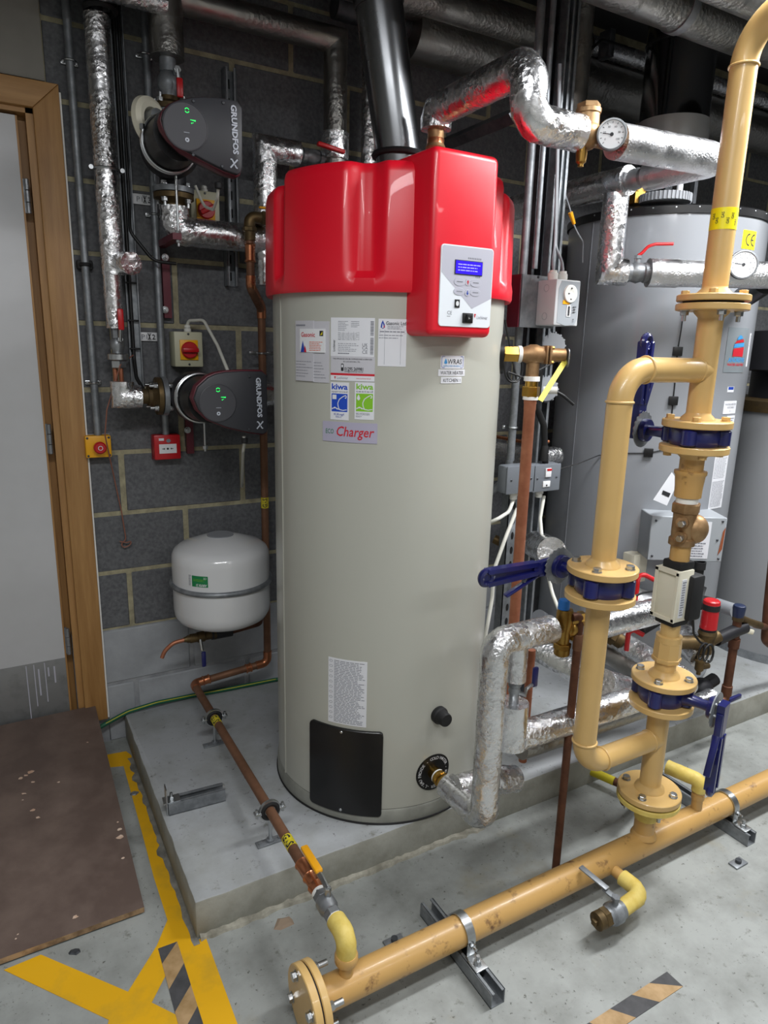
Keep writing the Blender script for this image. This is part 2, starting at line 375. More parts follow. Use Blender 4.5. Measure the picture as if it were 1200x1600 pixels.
for n in range(0,13):
    off=.115 if n%2==0 else .336
    x=off-.45*2
    while x<4.9:
        a,b_=x+.0085,x+.45-.0085
        a=max(a,.004 if n<10 else -.034); b_=min(b_,4.9)
        if b_-a>.03 and (n+1)*.225<2.95: block(a,b_,n)
        x+=.45
# panel above the door and plain wall beside it
B().span((-2.4,-.012,2.295),(-.036,.14,2.95),.002).make('trim_1','panel',kind='structure')
B().span((-2.4,-.0,FZ),(-1.16,.14,2.295)).make('trim_2','wall_paint',kind='structure')
# plinth: one long concrete base with a worn edge
b=B(); b.span((.062,-1.08,FZ-.02),(4.6,-.001,.1),.006,2); pl=b.make('plinth','plinth_side',kind='structure',loc=(2,-.6,FZ))
t=bmesh.new(); t.from_mesh(pl.data)
bmesh.ops.subdivide_edges(t,edges=[e for e in t.edges if e.calc_length()>.3 and abs(e.verts[0].co.x-e.verts[1].co.x)>.3],cuts=120)
bmesh.ops.subdivide_edges(t,edges=[e for e in t.edges if abs(e.verts[0].co.y-e.verts[1].co.y)>.3 and min(e.verts[0].co.x,e.verts[1].co.x)<-1.9],cuts=50)
for v in t.verts:
    if v.co.z>.06 and (v.co.y<-.46 or v.co.x<-1.9):
        k=noise.noise(v.co*14)*.0035+noise.noise(v.co*45)*.002; v.co.y+=k; v.co.z-=abs(k)*.8; v.co.x+=noise.noise(v.co*17+V((3,3,3)))*.003 if v.co.x<-1.9 else 0
t.to_mesh(pl.data); t.free(); pl.data.materials.append(MAT['plinth'])
pl.data.shade_smooth(); pl.data.set_sharp_from_angle(angle=math.radians(40))
for p in pl.data.polygons:
    if p.normal.z>.75: p.material_index=1
# lip of rough screed along the foot of the plinth
def ragged(name,m,p0,p1,wd,h,label,n=60,seed=1,cat='screed',side=V((0,-1,0))):
    rnd=random.Random(seed); b=B(); p0,p1=V(p0),V(p1); prev=None
    for i in range(n+1):
        p=p0.lerp(p1,i/n); k=wd*(.55+.75*abs(noise.noise(V((i*.23,seed,0))))+.25*rnd.random()); hh=h*(.6+.6*rnd.random())
        a=b.bm.verts.new(p+V((0,0,hh))); c=b.bm.verts.new(p+side*k*.8+V((0,0,hh*.7))); d=b.bm.verts.new(p+side*k)
        if prev: b.bm.faces.new((prev[0],prev[1],c,a)); b.bm.faces.new((prev[1],prev[2],d,c))
        prev=(a,c,d)
    return b.make(name,m,ang=20,label=label,category=cat)
ragged('screed_lip','screed',(.07,-1.078,FZ),(1.0,-1.078,FZ),.022,.012,'pale crumbly strip of mortar along the front foot of the plinth',seed=2)
b=B(); pr=None
for i in range(46):
    y=-1.1+i*.021; k=.012+.03*abs(noise.noise(V((i*.3,1,5)))); a=b.bm.verts.new((.066,y,FZ+.0016)); c=b.bm.verts.new((.062-k,y,FZ+.0016))
    if pr: b.bm.faces.new((pr[0],pr[1],c,a))
    pr=(a,c)
b.make('dirt_line','soot',label='dark grime along the left foot of the concrete plinth',category='dirt',kind='stuff')
# ---------------------------------------------------------------- door
door=struct('door_1',(-.6,0,FZ))
B().span((-1.03,.012,FZ+.0),(-.1285,.056,2.188),.002).make('door_leaf','door',door)
B().span((-1.03,.0,FZ+.15),(-.1285,.012,2.188),.001).make('facing','door',door)
kp=B(); kp.span((-1.03,-.001,FZ+.1),(-.1285,.0122,.372),.0006); kick=kp.make('kick_plate','kick',door)
b=B(); rnd=random.Random(9)
for k,(u,l) in enumerate(((-.235,.16),(-.222,.1),(-.2,.11),(-.19,.05),(-.26,.2),(-.17,.04))):
    b.span((u,-.0016,.36-l-.02*(k%3)),(u+.003+.002*(k%2),-.0009,.366-.02*(k%2)))
b.make('paint_drips','panelgrey',kick,kind='stuff')
B().span((-.1285,.002,FZ),(-.123,.05,2.188)).make('edge_lipping','oak',door)
# frame: architraves, stop, jamb
fz=.098
def mitre(b,x0,x1,z0,z1,y0,y1,ml=0):
    b.prism([(x0,z0),(x1,z0),(x1,z1+ml*0),(x0,z1-(x1-x0)*ml)],(0,y1,0),(1,0,0),(0,0,1),y1-y0,.004,2)
b=B(); b.prism([(-.078,fz),(0,fz),(0,2.29),(-.078,2.212)],(0,.0,0),(1,0,0),(0,0,1),.026,.004); jf=b.make('architrave','oak',door)
b=B(); b.prism([(-1.16,2.212),(-.078,2.212),(0,2.29),(-1.16,2.29)],(0,.0,0),(1,0,0),(0,0,1),.026,.004); b.make('architrave','oak_head',door)
B().span((-.099,-.008,fz),(-.078,.06,2.212)).make('jamb','oak',door)
B().span((-1.16,-.008,2.197),(-.078,.06,2.212)).make('head_jamb','oak_head',door)
B().span((-.123,.05,FZ),(-.09,.09,2.2)).make('door_stop','oak',door)
B().span((0,-.014,fz),(.006,.006,2.27)).make('sealant_bead','ptfe',door)
B().span((-1.16,.09,FZ),(.0,.14,2.29)).make('door_backing','black',door)
B().span((-.09,.002,FZ),(.004,.14,fz)).make('plaster_foot','mortar_painted',door)
for (yy) in (308,685,1000):
    z=at(57,yy,Y=-.005).z if yy<600 else at(92+ (yy-685)*.075,yy,Y=-.005).z
    b=B()
    for i,(a,c) in enumerate(((-.052,-.02),(-.0185,.016),(.0175,.05))): b.cyl((-.1135,-.0075,z+a),(-.1135,-.0075,z+c),.0075,14,.001)
    h=b.make('hinge','steel',door)
    B().span((-.1235,-.0015,z-.05),(-.1145,.012,z+.05)).make('hinge_leaf','galv',h)
# ---------------------------------------------------------------- plywood ramp
FR=at(225,1418,Z=.004); BRz=.165
x1=-.042; y0=FR.y-.004
x0=-1.3
b=B(); prf=[(y0,FZ+.006),(y0,FZ+.022),(-.02,BRz),(-.02,BRz-.016)]
t=b.bm; L=[t.verts.new((x0,y,z)) for y,z in prf]; Rr=[t.verts.new((x1+.0*i,y,z)) for i,(y,z) in enumerate(prf)]
for i in range(4): j=(i+1)%4; t.faces.new((L[i],L[j],Rr[j],Rr[i]))
t.faces.new(L[::-1]); t.faces.new(Rr)
ply=b.make('plywood_sheet','plywood',ang=20,label='brown faced plywood sheet laid as a ramp up to the door',category='board')
ply.data.materials.append(MAT['ply_edge'])
for p in ply.data.polygons:
    if p.normal.z<.6 and p.normal.y<-.3 or p.normal.x>.9: p.material_index=1
def rampz(y): return FZ+.022+(BRz-FZ-.022)*(y-y0)/(-.02-y0)
b=B(); rnd=random.Random(5)
for (px,py,r) in ((48,1207,6),(40,1212,4),(33,1216,4),(52,1222,4),(38,1240,4),(51,1266,4),(59,1278,4),(92,1222,3),(118,1433,5),(28,1460,2),(25,1467,2),(192,1341,3),(187,1296,4),(187,1308,7),(184,1285,3),(137,1160,2),(0+36,1250,2)):
    d=ray(px,py); k=.5
    sl=(BRz-FZ-.022)/(-.02-y0); k=(FZ+.022+sl*(CAM.y-y0)-CAM.z)/(d.z-sl*d.y); p=CAM+d*k; rr=r*.75*mpp(p)
    if p.x>x1-.002: continue
    n=7; vs2=[]
    for i in range(n):
        a=2*math.pi*i/n+rnd.random()*.5; q=rr*rnd.uniform(.45,1.2); x=min(p.x+math.cos(a)*q*1.3,x1); y=p.y+math.sin(a)*q*.8; vs2.append(b.bm.verts.new((x,y,rampz(y)+.0007)))
    b.bm.faces.new(vs2)
chips=b.make('chipped_patches','ply_chip',ply,kind='stuff')
# ---------------------------------------------------------------- floor paint and tape
def floorpoly(px,h=.0012,z=FZ): return [at(x,y,Z=z)+V((0,0,h)) for x,y in px]
def flat(name,m,polys,label,cat,h=.0012,parent=None):
    b=B()
    for P in polys:
        pts=floorpoly(P,h); lo=[b.bm.verts.new((p.x,p.y,FZ-.004)) for p in pts]; hi=[b.bm.verts.new(p) for p in pts]; n=len(pts)
        b.bm.faces.new(hi)
        for i in range(n): b.bm.faces.new((lo[i],lo[(i+1)%n],hi[(i+1)%n],hi[i]))
    return b.make(name,m,parent,**({} if parent else dict(label=label,category=cat)))
flat('floor_stripe','paint_yellow',[[(159,1181),(197,1174),(205,1180),(232,1262),(262,1340),(290,1400),(302,1470),(322,1466),(371,1600),(378,1640),(322,1640),(303,1570),(285,1505),(277,1490),(263,1442),(240,1370),(222,1302),(205,1240),(193,1197),(163,1200)]],'yellow painted line running down the left foot of the plinth','floor marking',.0010)
flat('floor_stripe','paint_yellow',[[(64,1492),(200,1550),(245,1478),(262,1437),(277,1490),(256,1530),(237,1567),(277,1587),(286,1604),(300,1640),(160,1640),(170,1594),(6,1516)]],'yellow painted Y junction on the floor beyond the plywood corner','floor marking',.0012)
def hazard(label,quadpx,cuts,first):
    # strip given by its two long sides in pixels; alternating pieces
    (a0,a1),(b0,b1)=quadpx
    t_=thing('hazard_tape',label,'tape',at(*a0,Z=FZ))
    for i,((ta,tb),(ua,ub)) in enumerate(zip(cuts,cuts[1:])):
        L=lambda p,q,k:(p[0]+(q[0]-p[0])*k,p[1]+(q[1]-p[1])*k)
        P=[L(a0,a1,ta),L(a0,a1,ua),L(b0,b1,ub),L(b0,b1,tb)]
        flat('dark_segment' if (i%2==0)==first else 'gold_segment','tape_black' if (i%2==0)==first else 'tape_gold',[P],'', '',.0020,t_)
hazard('black and gold hazard tape lying on yellow paint at the lower left',[((247,1483),(302,1690)),((277,1472),(330,1640))],[(0,0),(.12,-.0001),(.42,.28)if 0 else (.3,.2),(.3,.2)][:1]+[(.115,-.0),(.31,.2),(.48,.4),(.66,.6),(.85,.8),(1,1)],True)
hazard('black and gold hazard tape on bare floor in front of the header',[((1042,1519),(880,1625)),((1067,1542),(920,1640))],[(0,0),(.17,-.0),(.34,.25),(.55,.5),(.75,.75),(1,1)],True)
def lump(px,py,r,name,m,label,cat,hh=.006,z=FZ,seed=1):
    p=at(px,py,Z=z); rr=r*mpp(p); b=B(); rnd=random.Random(seed); n=9
    ring=[b.bm.verts.new(p+V((math.cos(6.283*i/n)*rr*rnd.uniform(.7,1.2)*1.3,math.sin(6.283*i/n)*rr*rnd.uniform(.7,1.2),0))) for i in range(n)]
    top=[b.bm.verts.new(p+(v.co-p)*.6+V((0,0,hh*rnd.uniform(.6,1)))) for v in ring]
    b.bm.faces.new(top)
    for i in range(n): b.bm.faces.new((ring[i],ring[(i+1)%n],top[(i+1)%n],top[i]))
    return b.make(name,m,ang=15,label=label,category=cat)
lump(444,1442,13,'debris_scrap','debris','brown scrap of debris on the floor in front of the plinth','debris',seed=3)
lump(117,1487,7,'debris_scrap','galv_dark','grey scrap of card on the floor below the plywood','debris',.003,seed=4)
lump(210,1240,6,'debris_scrap','galv','small metal scrap on the worn yellow line by the plinth','debris',.005,seed=6)
def footplate(px,py,label):
    p=at(px,py,Z=FZ); b=B(); b.box(p+V((0,0,.003)),(.055,.03,.006),None,.001); o=b.make('foot_plate','galv',label=label,category='plate')
    b=B(); b.cyl(p+V((0,0,.006)),p+V((0,0,.016)),.009,14); b.make('stud','galv_dark',o)
footplate(1153,1350,'flat steel anchor plate on the floor at lower right')
footplate(616,1473,'stud anchor plate on the floor behind the yellow header')
# strut offcut on plinth
def channel(b,c,d,L,wd=.041,h=.041,t=.003,up=(0,0,1),slots=False):
    x,y,z=frame(d,up)   # z along, y ~ up side, x across
    c=V(c); ax=(x,y,z)
    b.box(c-y*(h/2-t/2),(wd,t,L),ax)
    for s in (-1,1):
        b.box(c+x*s*(wd/2-t/2),(t,h,L),ax); b.box(c+x*s*(wd/2-.0055)+y*(h/2-t/2),(.009,t,L),ax)
    return b
a=at(262,1260,Z=.121); e=at(350,1237,Z=.121)
so=thing('strut_offcut','short offcut of galvanised strut channel lying on plinth beside copper pipe','channel',(a.x,a.y,.1))
d=(e-a).normalized(); b=B(); channel(b,(a+e)/2,d,(e-a).length,up=(0,0,1)); b.make('channel','galv',so)
b=B(); x,y,z=frame(d,(0,0,1)); b.box(a+d*.012+y*.022,(.036,.003,.05),(x,y,z)); b.box(a-d*.0035+y*.024,(.036,.088,.003),(x,y,z)); b.make('angle_bracket','zinc',so)
inst('bolt',NUT,so,a+d*.012+V((0,0,.024)),(0,0,1),sc=.8)
b=B(); b.tube([at(138,1147,Y=-.06),at(165,1131,Y=-.035),at(200,1112,Y=-.03),at(245,1098,Y=-.035),at(300,1087,Z=.109),at(365,1075,Z=.109),at(430,1062,Z=.109),(.95,-.1,.109)],.0085,.1,12)
cb=b.make('earth_cable','cablegreen',label='thick green earth cable along the foot of the back wall',category='cable')
b=B(); b.tube([p+V((0,-.0066,.0052)) for p in (at(165,1131,Y=-.035),at(200,1112,Y=-.03),at(245,1098,Y=-.035),at(300,1087,Z=.109),at(365,1075,Z=.109),at(430,1062,Z=.109))],.0015,.1,8); b.make('yellow_stripe','gaslabel',cb)
# ================================================================= LEFT WALL SERVICES
def saddle(parent,p,w=.052,name='saddle_clip'):
    p=V(p); b=B(); b.box(p+V((0,.021,0)),(w,.006,.014),None,.002)
    b.tube([p+V((math.cos(a)*.0155,-math.sin(a)*.0155,0)) for a in [math.pi*i/10 for i in range(11)]],.0035,0,8); o=b.make(name,'zinc',parent)
    for s in (-1,1): inst('screw',SCREW,o,p+V((s*w*.36,.018,0)),(0,-1,0),sc=1.3)
def conduit(label,px0,px1,Y,r,clips=(),extra=None,m='galv'):
    a=at(*px0,Y=Y); e=at(*px1,Y=Y); xm=(a.x+e.x)/2
    t_=thing('conduit',label,'conduit',(xm,Y,e.z)); b=B(); b.cyl((xm,Y,a.z),(xm,Y,e.z),r,16); b.make('tube',m,t_)
    for py in clips:
        k=(py-px0[1])/(px1[1]-px0[1]); saddle(t_,at(px0[0]+(px1[0]-px0[0])*k,py,Y=Y)*1)
    return t_,xm
c1,c1x=conduit('galvanised conduit running down to the yellow stop button box',(98,-60),(153,683),-.028,.0125,(95,598))
z=at(128,413,Y=-.03).z; b=B(); b.box((c1x,-.012,z),(.05,.03,.03),None,.006); b.torus((c1x,-.028,z),(0,0,1),.0145,.006,20,8); b.make('pipe_hanger','rubber',c1)
c2,c2x=conduit('galvanised conduit running down behind the upper pump to the red call point',(218,-60),(262,682),-.028,.0125,(85,335,614))
# stop button
p=at(154,698,Y=-.05); sb=thing('emergency_stop','yellow box with red mushroom stop button beside the door frame','switch',(p.x,-.002,p.z-.04))
B().box((p.x,-.027,p.z),(.084,.05,.076),None,.004).make('enclosure','stopyellow',sb)
B().box((p.x,-.004,p.z),(.09,.008,.08),None,.002).make('back_box','cablegrey',sb)
b=B(); b.lathe((p.x+.002,-.052,p.z-.001),(0,-1,0),[(0,.017),(.012,.017),(.014,.021),(.026,.021),(.031,.017),(.032,0)],24); kb=b.make('push_button','red',sb)
b=B(); b.torus((p.x+.002,-.0845,p.z-.001),(0,-1,0),.007,.0012,20,6); b.make('ring_mark','white',kb)
for sx in (-1,1):
    for sz in (-1,1): inst('screw',SCREWD,sb,(p.x+sx*.035,-.052,p.z+sz*.031),(0,-1,0))
# fire call point
p=at(262,699,Y=-.05); fc=thing('fire_call_point','red break glass call point box with arrow plate under the lower pump','alarm',(p.x,-.002,p.z-.045))
B().box((p.x,-.025,p.z),(.094,.048,.09),None,.004).make('enclosure','red',fc)
B().box((p.x,-.003,p.z-.003),(.098,.006,.094),None,.002).make('back_box','burgundy',fc)
sf=Flat((p.x,-.0492,p.z),(1,0,0),(0,0,1))
b=B(); patch(b,sf,-.03,-.022,.032,.012,.0012); gl=b.make('arrow_plate','white',fc)
b=B(); poly_on(b,sf,ell(0,-.005,.004,.004),.0018)
for s in (-1,1):
    poly_on(b,sf,[(s*.009,-.005),(s*.014,-.001),(s*.014,-.004),(s*.02,-.004),(s*.02,-.006),(s*.014,-.006),(s*.014,-.009)],.0018)
b.make('arrows','ink',gl)
b=B(); patch(b,sf,-.03,.025,-.012,.034,.001); b.make('sticker','paper',fc)
b=B(); poly_on(b,sf,ell(.004,.024,.008,.007),.001); b.make('key_slot','ink_grey',fc)
# signs
def sign(px,py,w_,h_,s,label,ptxt,cross):
    p=at(px,py,Y=-.004); b=B(); b.box(p,(w_,.006,h_),None,.001); o=b.make('wall_label','white',label=label,category='sign')
    sf=Flat(p+V((0,-.0035,0)),(1,0,0),(0,0,1)); k0=w_/2-.058; sf=Flat(p+V((k0,-.0035,0)),(1,0,0),(0,0,1)); text(sf,'P1',.0,-.0085,.017,'ink_grey',o,wid=.019); text(sf,s,.037,-.009,.018,'ink',o,bold=.02,wid=.011)
    b=B(); stroke(b,sf,[(.022,.013),(.034,-.012)],.0022,.002); stroke(b,sf,[(.034,.013),(.023,-.012)],.0022,.002); stroke(b,sf,[(.0275,.013),(.0285,-.013)],.0022,.002); b.make('crossing_out','ink',o)
sign(216,311,.1,.033,'3','small white label reading P1 3 with a digit crossed out','',1)
sign(228,526,.082,.03,'2','small white label reading P1 2 beside the lower conduit','',1)
# foil-lagged riser left
Yf=-.075
def foilpipe(name,label,pts,r,bend=.02,m='foil',amp=.0022,step=.008,seg=32,crump=1.8,parent=None,cat='pipe',freq=24,group=None):
    b=B(); b.tube(pts,r,0 if bend<=.03 else bend,seg,step,amp,max(freq,38),crump)
    return b.make(name,m,parent,60,**({} if parent else dict(label=label,category=cat,group=group)))
a=at(151,24,Y=Yf); e=at(178,513,Y=Yf); xm=at(165,250,Y=Yf).x
fr=thing('lagged_pipe','tall foil-lagged pipe running down the wall beside the door','pipe',(xm,Yf,e.z))
foilpipe('lagging','',[(xm,Yf,a.z),(xm,Yf,at(172,380,Y=Yf).z)],.038,parent=fr,amp=.0014)
foilpipe('lagging','',[(xm,Yf,at(172,378,Y=Yf).z),(xm,Yf,at(176,430,Y=Yf).z)],.036,parent=fr,amp=.004,freq=40)
foilpipe('lagging','',[(xm-.004,Yf,at(172,428,Y=Yf).z),(xm-.004,Yf,e.z)],.03,parent=fr,amp=.002)
p=at(198,412,Y=Yf-.02); foilpipe('lagged_stub','',[(xm,Yf,p.z),(p.x-.012,Yf-.02,p.z),(p.x+.006,Yf-.075,p.z-.004)],.036,bend=.05,parent=fr,amp=.004)
z=at(165,265,Y=Yf).z; b=B(); b.torus((xm,Yf,z),(0,0,1),.039,.004,28,8)
for s in (-1,1): b.cyl((xm+s*.047,Yf-.016,z),(xm+s*.047,Yf+.01,z),.007,12)
b.make('pipe_clip','zinc',fr)
b=B(); b.cyl((xm,Yf,a.z-.01),(xm,Yf,2.95),.02,16); b.make('bare_pipe','galv_dark',fr)
b=B(); b.torus((xm+.01,Yf-.02,a.z+.012),(0,0,1),.043,.009,28,8); b.make('open_collar','rubber',fr)
# valve below it
xv=xm-.002; vt=thing('ball_valve','plated ball valve with red lever under the tall foil pipe','valve',(xv,Yf,at(176,590,Y=Yf).z))
zz=lambda py,px=178: at(px,py,Y=Yf).z
b=B(); b.cyl((xv,Yf,zz(512)),(xv,Yf,zz(528)),.018,8); b.lathe((xv,Yf,zz(528)),(0,0,-1),[(0,.016),(.012,.024),(.03,.024),(.04,.018),(.052,.018)],20); b.make('valve_body','steel',vt)
b=B(); b.cyl((xv,Yf,zz(552)),(xv,Yf,zz(563)),.036,20,.003); b.hexa((xv,Yf,zz(563)),(xv,Yf,zz(575)),.026); b.make('union_nut','zinc',vt)
b=B(); b.cyl((xv-.012,Yf,zz(570)),(xv-.012,Yf,zz(612)),.0075,12); b.cyl((xv+.006,Yf-.006,zz(570)),(xv+.006,Yf-.006,zz(612)),.0075,12); b.make('copper_tails','copper',vt)
b=B(); b.cyl((xv+.004,Yf-.02,zz(530)),(xv+.004,Yf-.052,zz(530)),.008,12); b.make('stem','zinc',vt)
b=B(); b.tube([(xv+.004,Yf-.05,zz(533)),(xv+.006,Yf-.054,zz(515))],.006,0,8); lv=b.make('lever','zinc',vt)
b=B(); b.box((xv+.008,Yf-.056,(zz(516)+zz(483))/2),(.019,.012,zz(483)-zz(516)),None,.005); b.make('grip','redlever',lv)
# perforated tray with black cables
tx=at(198,300,Y=-.03).x
tr=thing('cable_tray','narrow galvanised cable tray with black cables beside the foil pipe','tray',(tx,-.02,zz(615,210)))
b=B(); b.box((tx,-.006,(2.95+zz(612,212))/2),(.038,.003,2.95-zz(612,212)))
for s in (-1,1): b.box((tx+s*.019,-.013,(2.95+zz(612,212))/2),(.003,.016,2.95-zz(612,212)))
b.make('tray','galv',tr)
for k,(dx,yy,r) in ((0,(-.007,-.018,.0065)),(2,(.008,-.018,.0055))):
    b=B()
    pts=[(tx+dx,yy,2.94),(tx+dx,yy,zz(360,205) if k==2 else zz(560,208))]
    if k==0: pts+=[at(213,590,Y=-.06),at(226,612,Y=-.1)]
    if k==1: pts+=[at(208,600,Y=-.03)]
    if k==2: pts=[(tx+dx,yy,2.94),(tx+dx,yy-.004,zz(310,200)),at(203,362,Y=-.06),at(240,408,Y=-.08),at(275,412,Y=-.08)]
    b.tube(pts,r,.05,10); b.make('cable','cableblack',tr)
for py in (440,500,545):
    b=B(); b.box((tx-.002,-.02,zz(py,207)),(.036,.016,.006),None,.002); b.make('cable_tie','rubber',tr)
# earth wire
b=B(); b.tube([at(208,555,Y=-.03),at(188,570,Y=-.1),at(182,590,Y=-.12),at(167,640,Y=-.12),at(164,680,Y=-.1),at(178,745,Y=-.015),at(190,800,Y=-.012),at(197,843,Y=-.012),at(189,850,Y=-.014),at(193,856,Y=-.014),at(203,852,Y=-.014),at(206,845,Y=-.012),at(198,848,Y=-.02),at(187,846,Y=-.012)],.0022,.02,8)
b.make('bare_wire','cablebrown',label='thin brown wire hanging down the wall and ending in a knot',category='wire')
# red wall brackets
p0=at(254,400,Y=-.012); p1=at(262,497,Y=-.012); b=B(); b.span((p1.x-.013,-.024,p1.z),(p1.x+.013,-.003,p0.z)); br=b.make('wall_bracket','burgundy',label='dark red strip bracket bolted to the wall behind the conduit',category='bracket')
for py in (402,484): inst('bolt',NUT,br,at(258,py,Y=-.024),(0,-1,0))
p0=at(295,645,Y=-.012); p1=at(297,708,Y=-.012); b=B(); b.span((p1.x-.013,-.024,p1.z),(p1.x+.013,-.003,p0.z)); br=b.make('wall_bracket','burgundy',label='dark red strip bracket on the wall behind the lower pump',category='bracket')
for py in (590,672): inst('bolt',NUT,br,at(293,py,Y=-.024),(0,-1,0))
# wall strut lengths
def wallstrut(px,py0,py1,label):
    a=at(px,py0,Y=-.02); e=at(px,py1,Y=-.02); t_=thing('strut_channel',label,'channel',(a.x,-.004,e.z)); b=B()
    L=a.z-e.z; channel(b,(a.x,-.022,(a.z+e.z)/2),(0,0,1),L,up=(0,-1,0)); b.make('channel','galv',t_)
    n=int(L/.06); b=B()
    for i in range(n): b.box((a.x,-.006-.0,e.z+.035+i*.06),(.013,.0032,.03),None,.001)
    b.make('slots','black',t_)
wallstrut(357,108,348,'slotted strut channel on the wall behind the upper pump')
wallstrut(360,393,447,'short slotted strut channel below the horizontal foil pipe')
# isolators
def isolator(px,py,label,rot,full=True):
    p=at(px,py,Y=-.08); t_=thing('isolator_switch',label,'switch',(p.x,-.002,p.z-.06))
    B().box((p.x,-.042,p.z),(.1,.078,.122),None,.004).make('enclosure','cream',t_)
    B().box((p.x,-.084,p.z-.002),(.064,.006,.07),None,.002).make('escutcheon','stopyellow',t_)
    b=B(); b.lathe((p.x,-.087,p.z-.002),(0,-1,0),[(0,.029),(.01,.029),(.013,.026),(.013,0)],26)
    ex=V((math.cos(rot),0,math.sin(rot))); b.box(V((p.x,-.107,p.z-.002)),(.056,.018,.016),(ex,(0,1,0),V((0,1,0)).cross(ex)*-1),.004); b.make('rotary_knob','red',t_)
    for sz in (-.052,.053): inst('screw',SCREWD,t_,(p.x,-.081,p.z+sz),(0,-1,0))
    b=B(); b.cyl((p.x+.008,-.04,p.z+.06),(p.x+.008,-.04,p.z+.073),.013,10); b.cyl((p.x+.008,-.04,p.z+.073),(p.x+.008,-.04,p.z+.085),.011,16,.003); b.make('cable_gland','whiteplastic',t_); return p
isolator(321,328,'cream isolator with red rotary knob hidden behind the upper pump',.5)
ip=isolator(295,546,'cream isolator with red rotary knob above the lower pump',0)
# ---------------------------------------------------------------- circulator pumps
YH=-.17; YFc=-.47
def pump(name,label,face,disc,hub,axis,logo,lets,leds,ring,vx=0,fl=.112):
    hub=V(hub); t_=thing(name,label,'pump',(hub.x,YH,hub.z-.1))
    P=[at(x,y,Y=YFc) for x,y in face]; o=V((hub.x,YFc,hub.z)); poly=[(p.x-o.x,p.z-o.z) for p in P]
    # face plate (front), rear shell
    cx=sum(p[0] for p in poly)/len(poly); cz=sum(p[1] for p in poly)/len(poly)
    b=B(); b.prism([(-u,v) for u,v in poly],o+V((0,.016,0)),(-1,0,0),(0,0,1),0.016,.004) if 0 else b.prism(poly,o+V((0,.018,0)),(1,0,0),(0,0,1),.018,.005); fp=b.make('control_face','pumpface',t_)
    b=B(); b.prism([(cx+(u-cx)*1.025,cz+(v-cz)*1.045) for u,v in poly],o+V((0,.05,0)),(1,0,0),(0,0,1),.036,.004); b.make('control_shell','burgundy',t_)
    b=B(); b.prism([(cx+(u-cx)*.97,cz+(v-cz)*.97) for u,v in poly],o+V((0,.085,0)),(1,0,0),(0,0,1),.036,.004); b.make('rear_shell','black',t_)
    # motor can along +Y
    dcs=at(*disc[:2],Y=YFc); mc=V((dcs.x,0,dcs.z)); 
    b=B(); b.lathe((mc.x,YFc+.083,mc.z),(0,1,0),[(0,.072),(.05,.074),(.1,.076),(.125,.07)],36); b.make('motor_can','black',t_)
    b=B(); b.torus((mc.x,YFc+.2,mc.z),(0,1,0),.08,.0055,44,8); b.torus((mc.x,YFc+.216,mc.z),(0,1,0),.081,.004,44,8); q=V((mc.x-.078,YFc+.2,mc.z+(.012 if axis=='z' else -.01))); b.cyl(q+V((0,0,-.02)),q+V((0,0,.028)),.005,10); b.cyl(q+V((0,0,.016)),q+V((0,0,.03)),.009,6); b.make('clamp_ring','zinc',t_)
    # volute
    mc=mc+V((vx,0,0)); b=B(); b.lathe((mc.x-vx*.6,YFc+.21,mc.z),(0,1,0),[(0,.078),(.03,.088),(.08,.085),(.115,.055),(.12,0)],32)
    ax=V((0,0,1)) if axis=='z' else V((1,0,0))
    b.tube([V((mc.x,YH+.02,mc.z))-ax*.11,V((mc.x,YH+.02,mc.z))+ax*.11],.042,0,24); b.make('volute','cast',t_)
    # flanges either side
    for s in (-1,1):
        c=V((mc.x,YH+.02,mc.z))+ax*s*fl
        b=B(); b.lathe(c,ax*s,[(-.012,.06),(-.01,.066),(.006,.066),(.006,0)],36); f=b.make('pump_flange','galv',t_)
        b=B(); b.lathe(c,ax*s,[(.008,.062),(.009,.064),(.024,.064),(.026,.05),(.04,.034),(.052,.034)],36); g=b.make('pipe_flange','oldbrass',t_)
        x,y,z=frame(ax)
        for k in range(4):
            a=math.pi/4+k*math.pi/2; q=c+(x*math.cos(a)+y*math.sin(a))*.052
            inst('bolt',NUT,g,q+ax*s*.026,ax*s); inst('bolt',BOLT,f,q-ax*s*.012,-ax*s)
    # face disc
    sf=Flat((0,YFc-.0012,0),(1,0,0),(0,0,1))
    c=at(disc[0],disc[1],Y=YFc); R=disc[2]*mpp(c)
    b=B(); b.lathe((c.x,YFc-.001,c.z),(0,-1,0),[(0,R),(.002,R),(.003,R*.97),(.0033,R*.96),(.0025,R*.95),(.0025,0)],48); fd=b.make('display_disc','pumpdisc',fp)
    w_=.0035
    a=at(*leds[0],Y=YFc); b=B(); 
    for k in range(2):
        stroke(b,sf,[(a.x+.0058*math.cos(t),a.z+.0058*math.sin(t)) for t in [math.pi*(k+.12)+math.pi*.78*i/8 for i in range(9)]],.0022,w_)
    a=at(*leds[1],Y=YFc); poly_on(b,sf,[(a.x-.008,a.z+.0015),(a.x+.007,a.z-.0005),(a.x+.008,a.z+.0035),(a.x-.008,a.z+.003)],w_); poly_on(b,sf,ell(a.x-.004,a.z-.006,.0018,.0018,8),w_); poly_on(b,sf,ell(a.x,a.z-.0045,.0012,.0012,8),w_); b.make('indicator','led',fd)
    a=at(*leds[2],Y=YFc); b=B(); poly_on(b,sf,[(a.x-.008,a.z-.0006),(a.x+.008,a.z-.0006),(a.x+.008,a.z+.0006),(a.x-.008,a.z+.0006)],w_); a2=at(*leds[3],Y=YFc); poly_on(b,sf,ell(a2.x,a2.z,.006,.006),w_); b.make('key_mark','pumptext',fd)
    b=B(); poly_on(b,sf,[(a2.x-.002,a2.z-.003),(a2.x+.003,a2.z),(a2.x-.002,a2.z+.003)],w_+.0005); b.make('key_arrow','ink',fd)
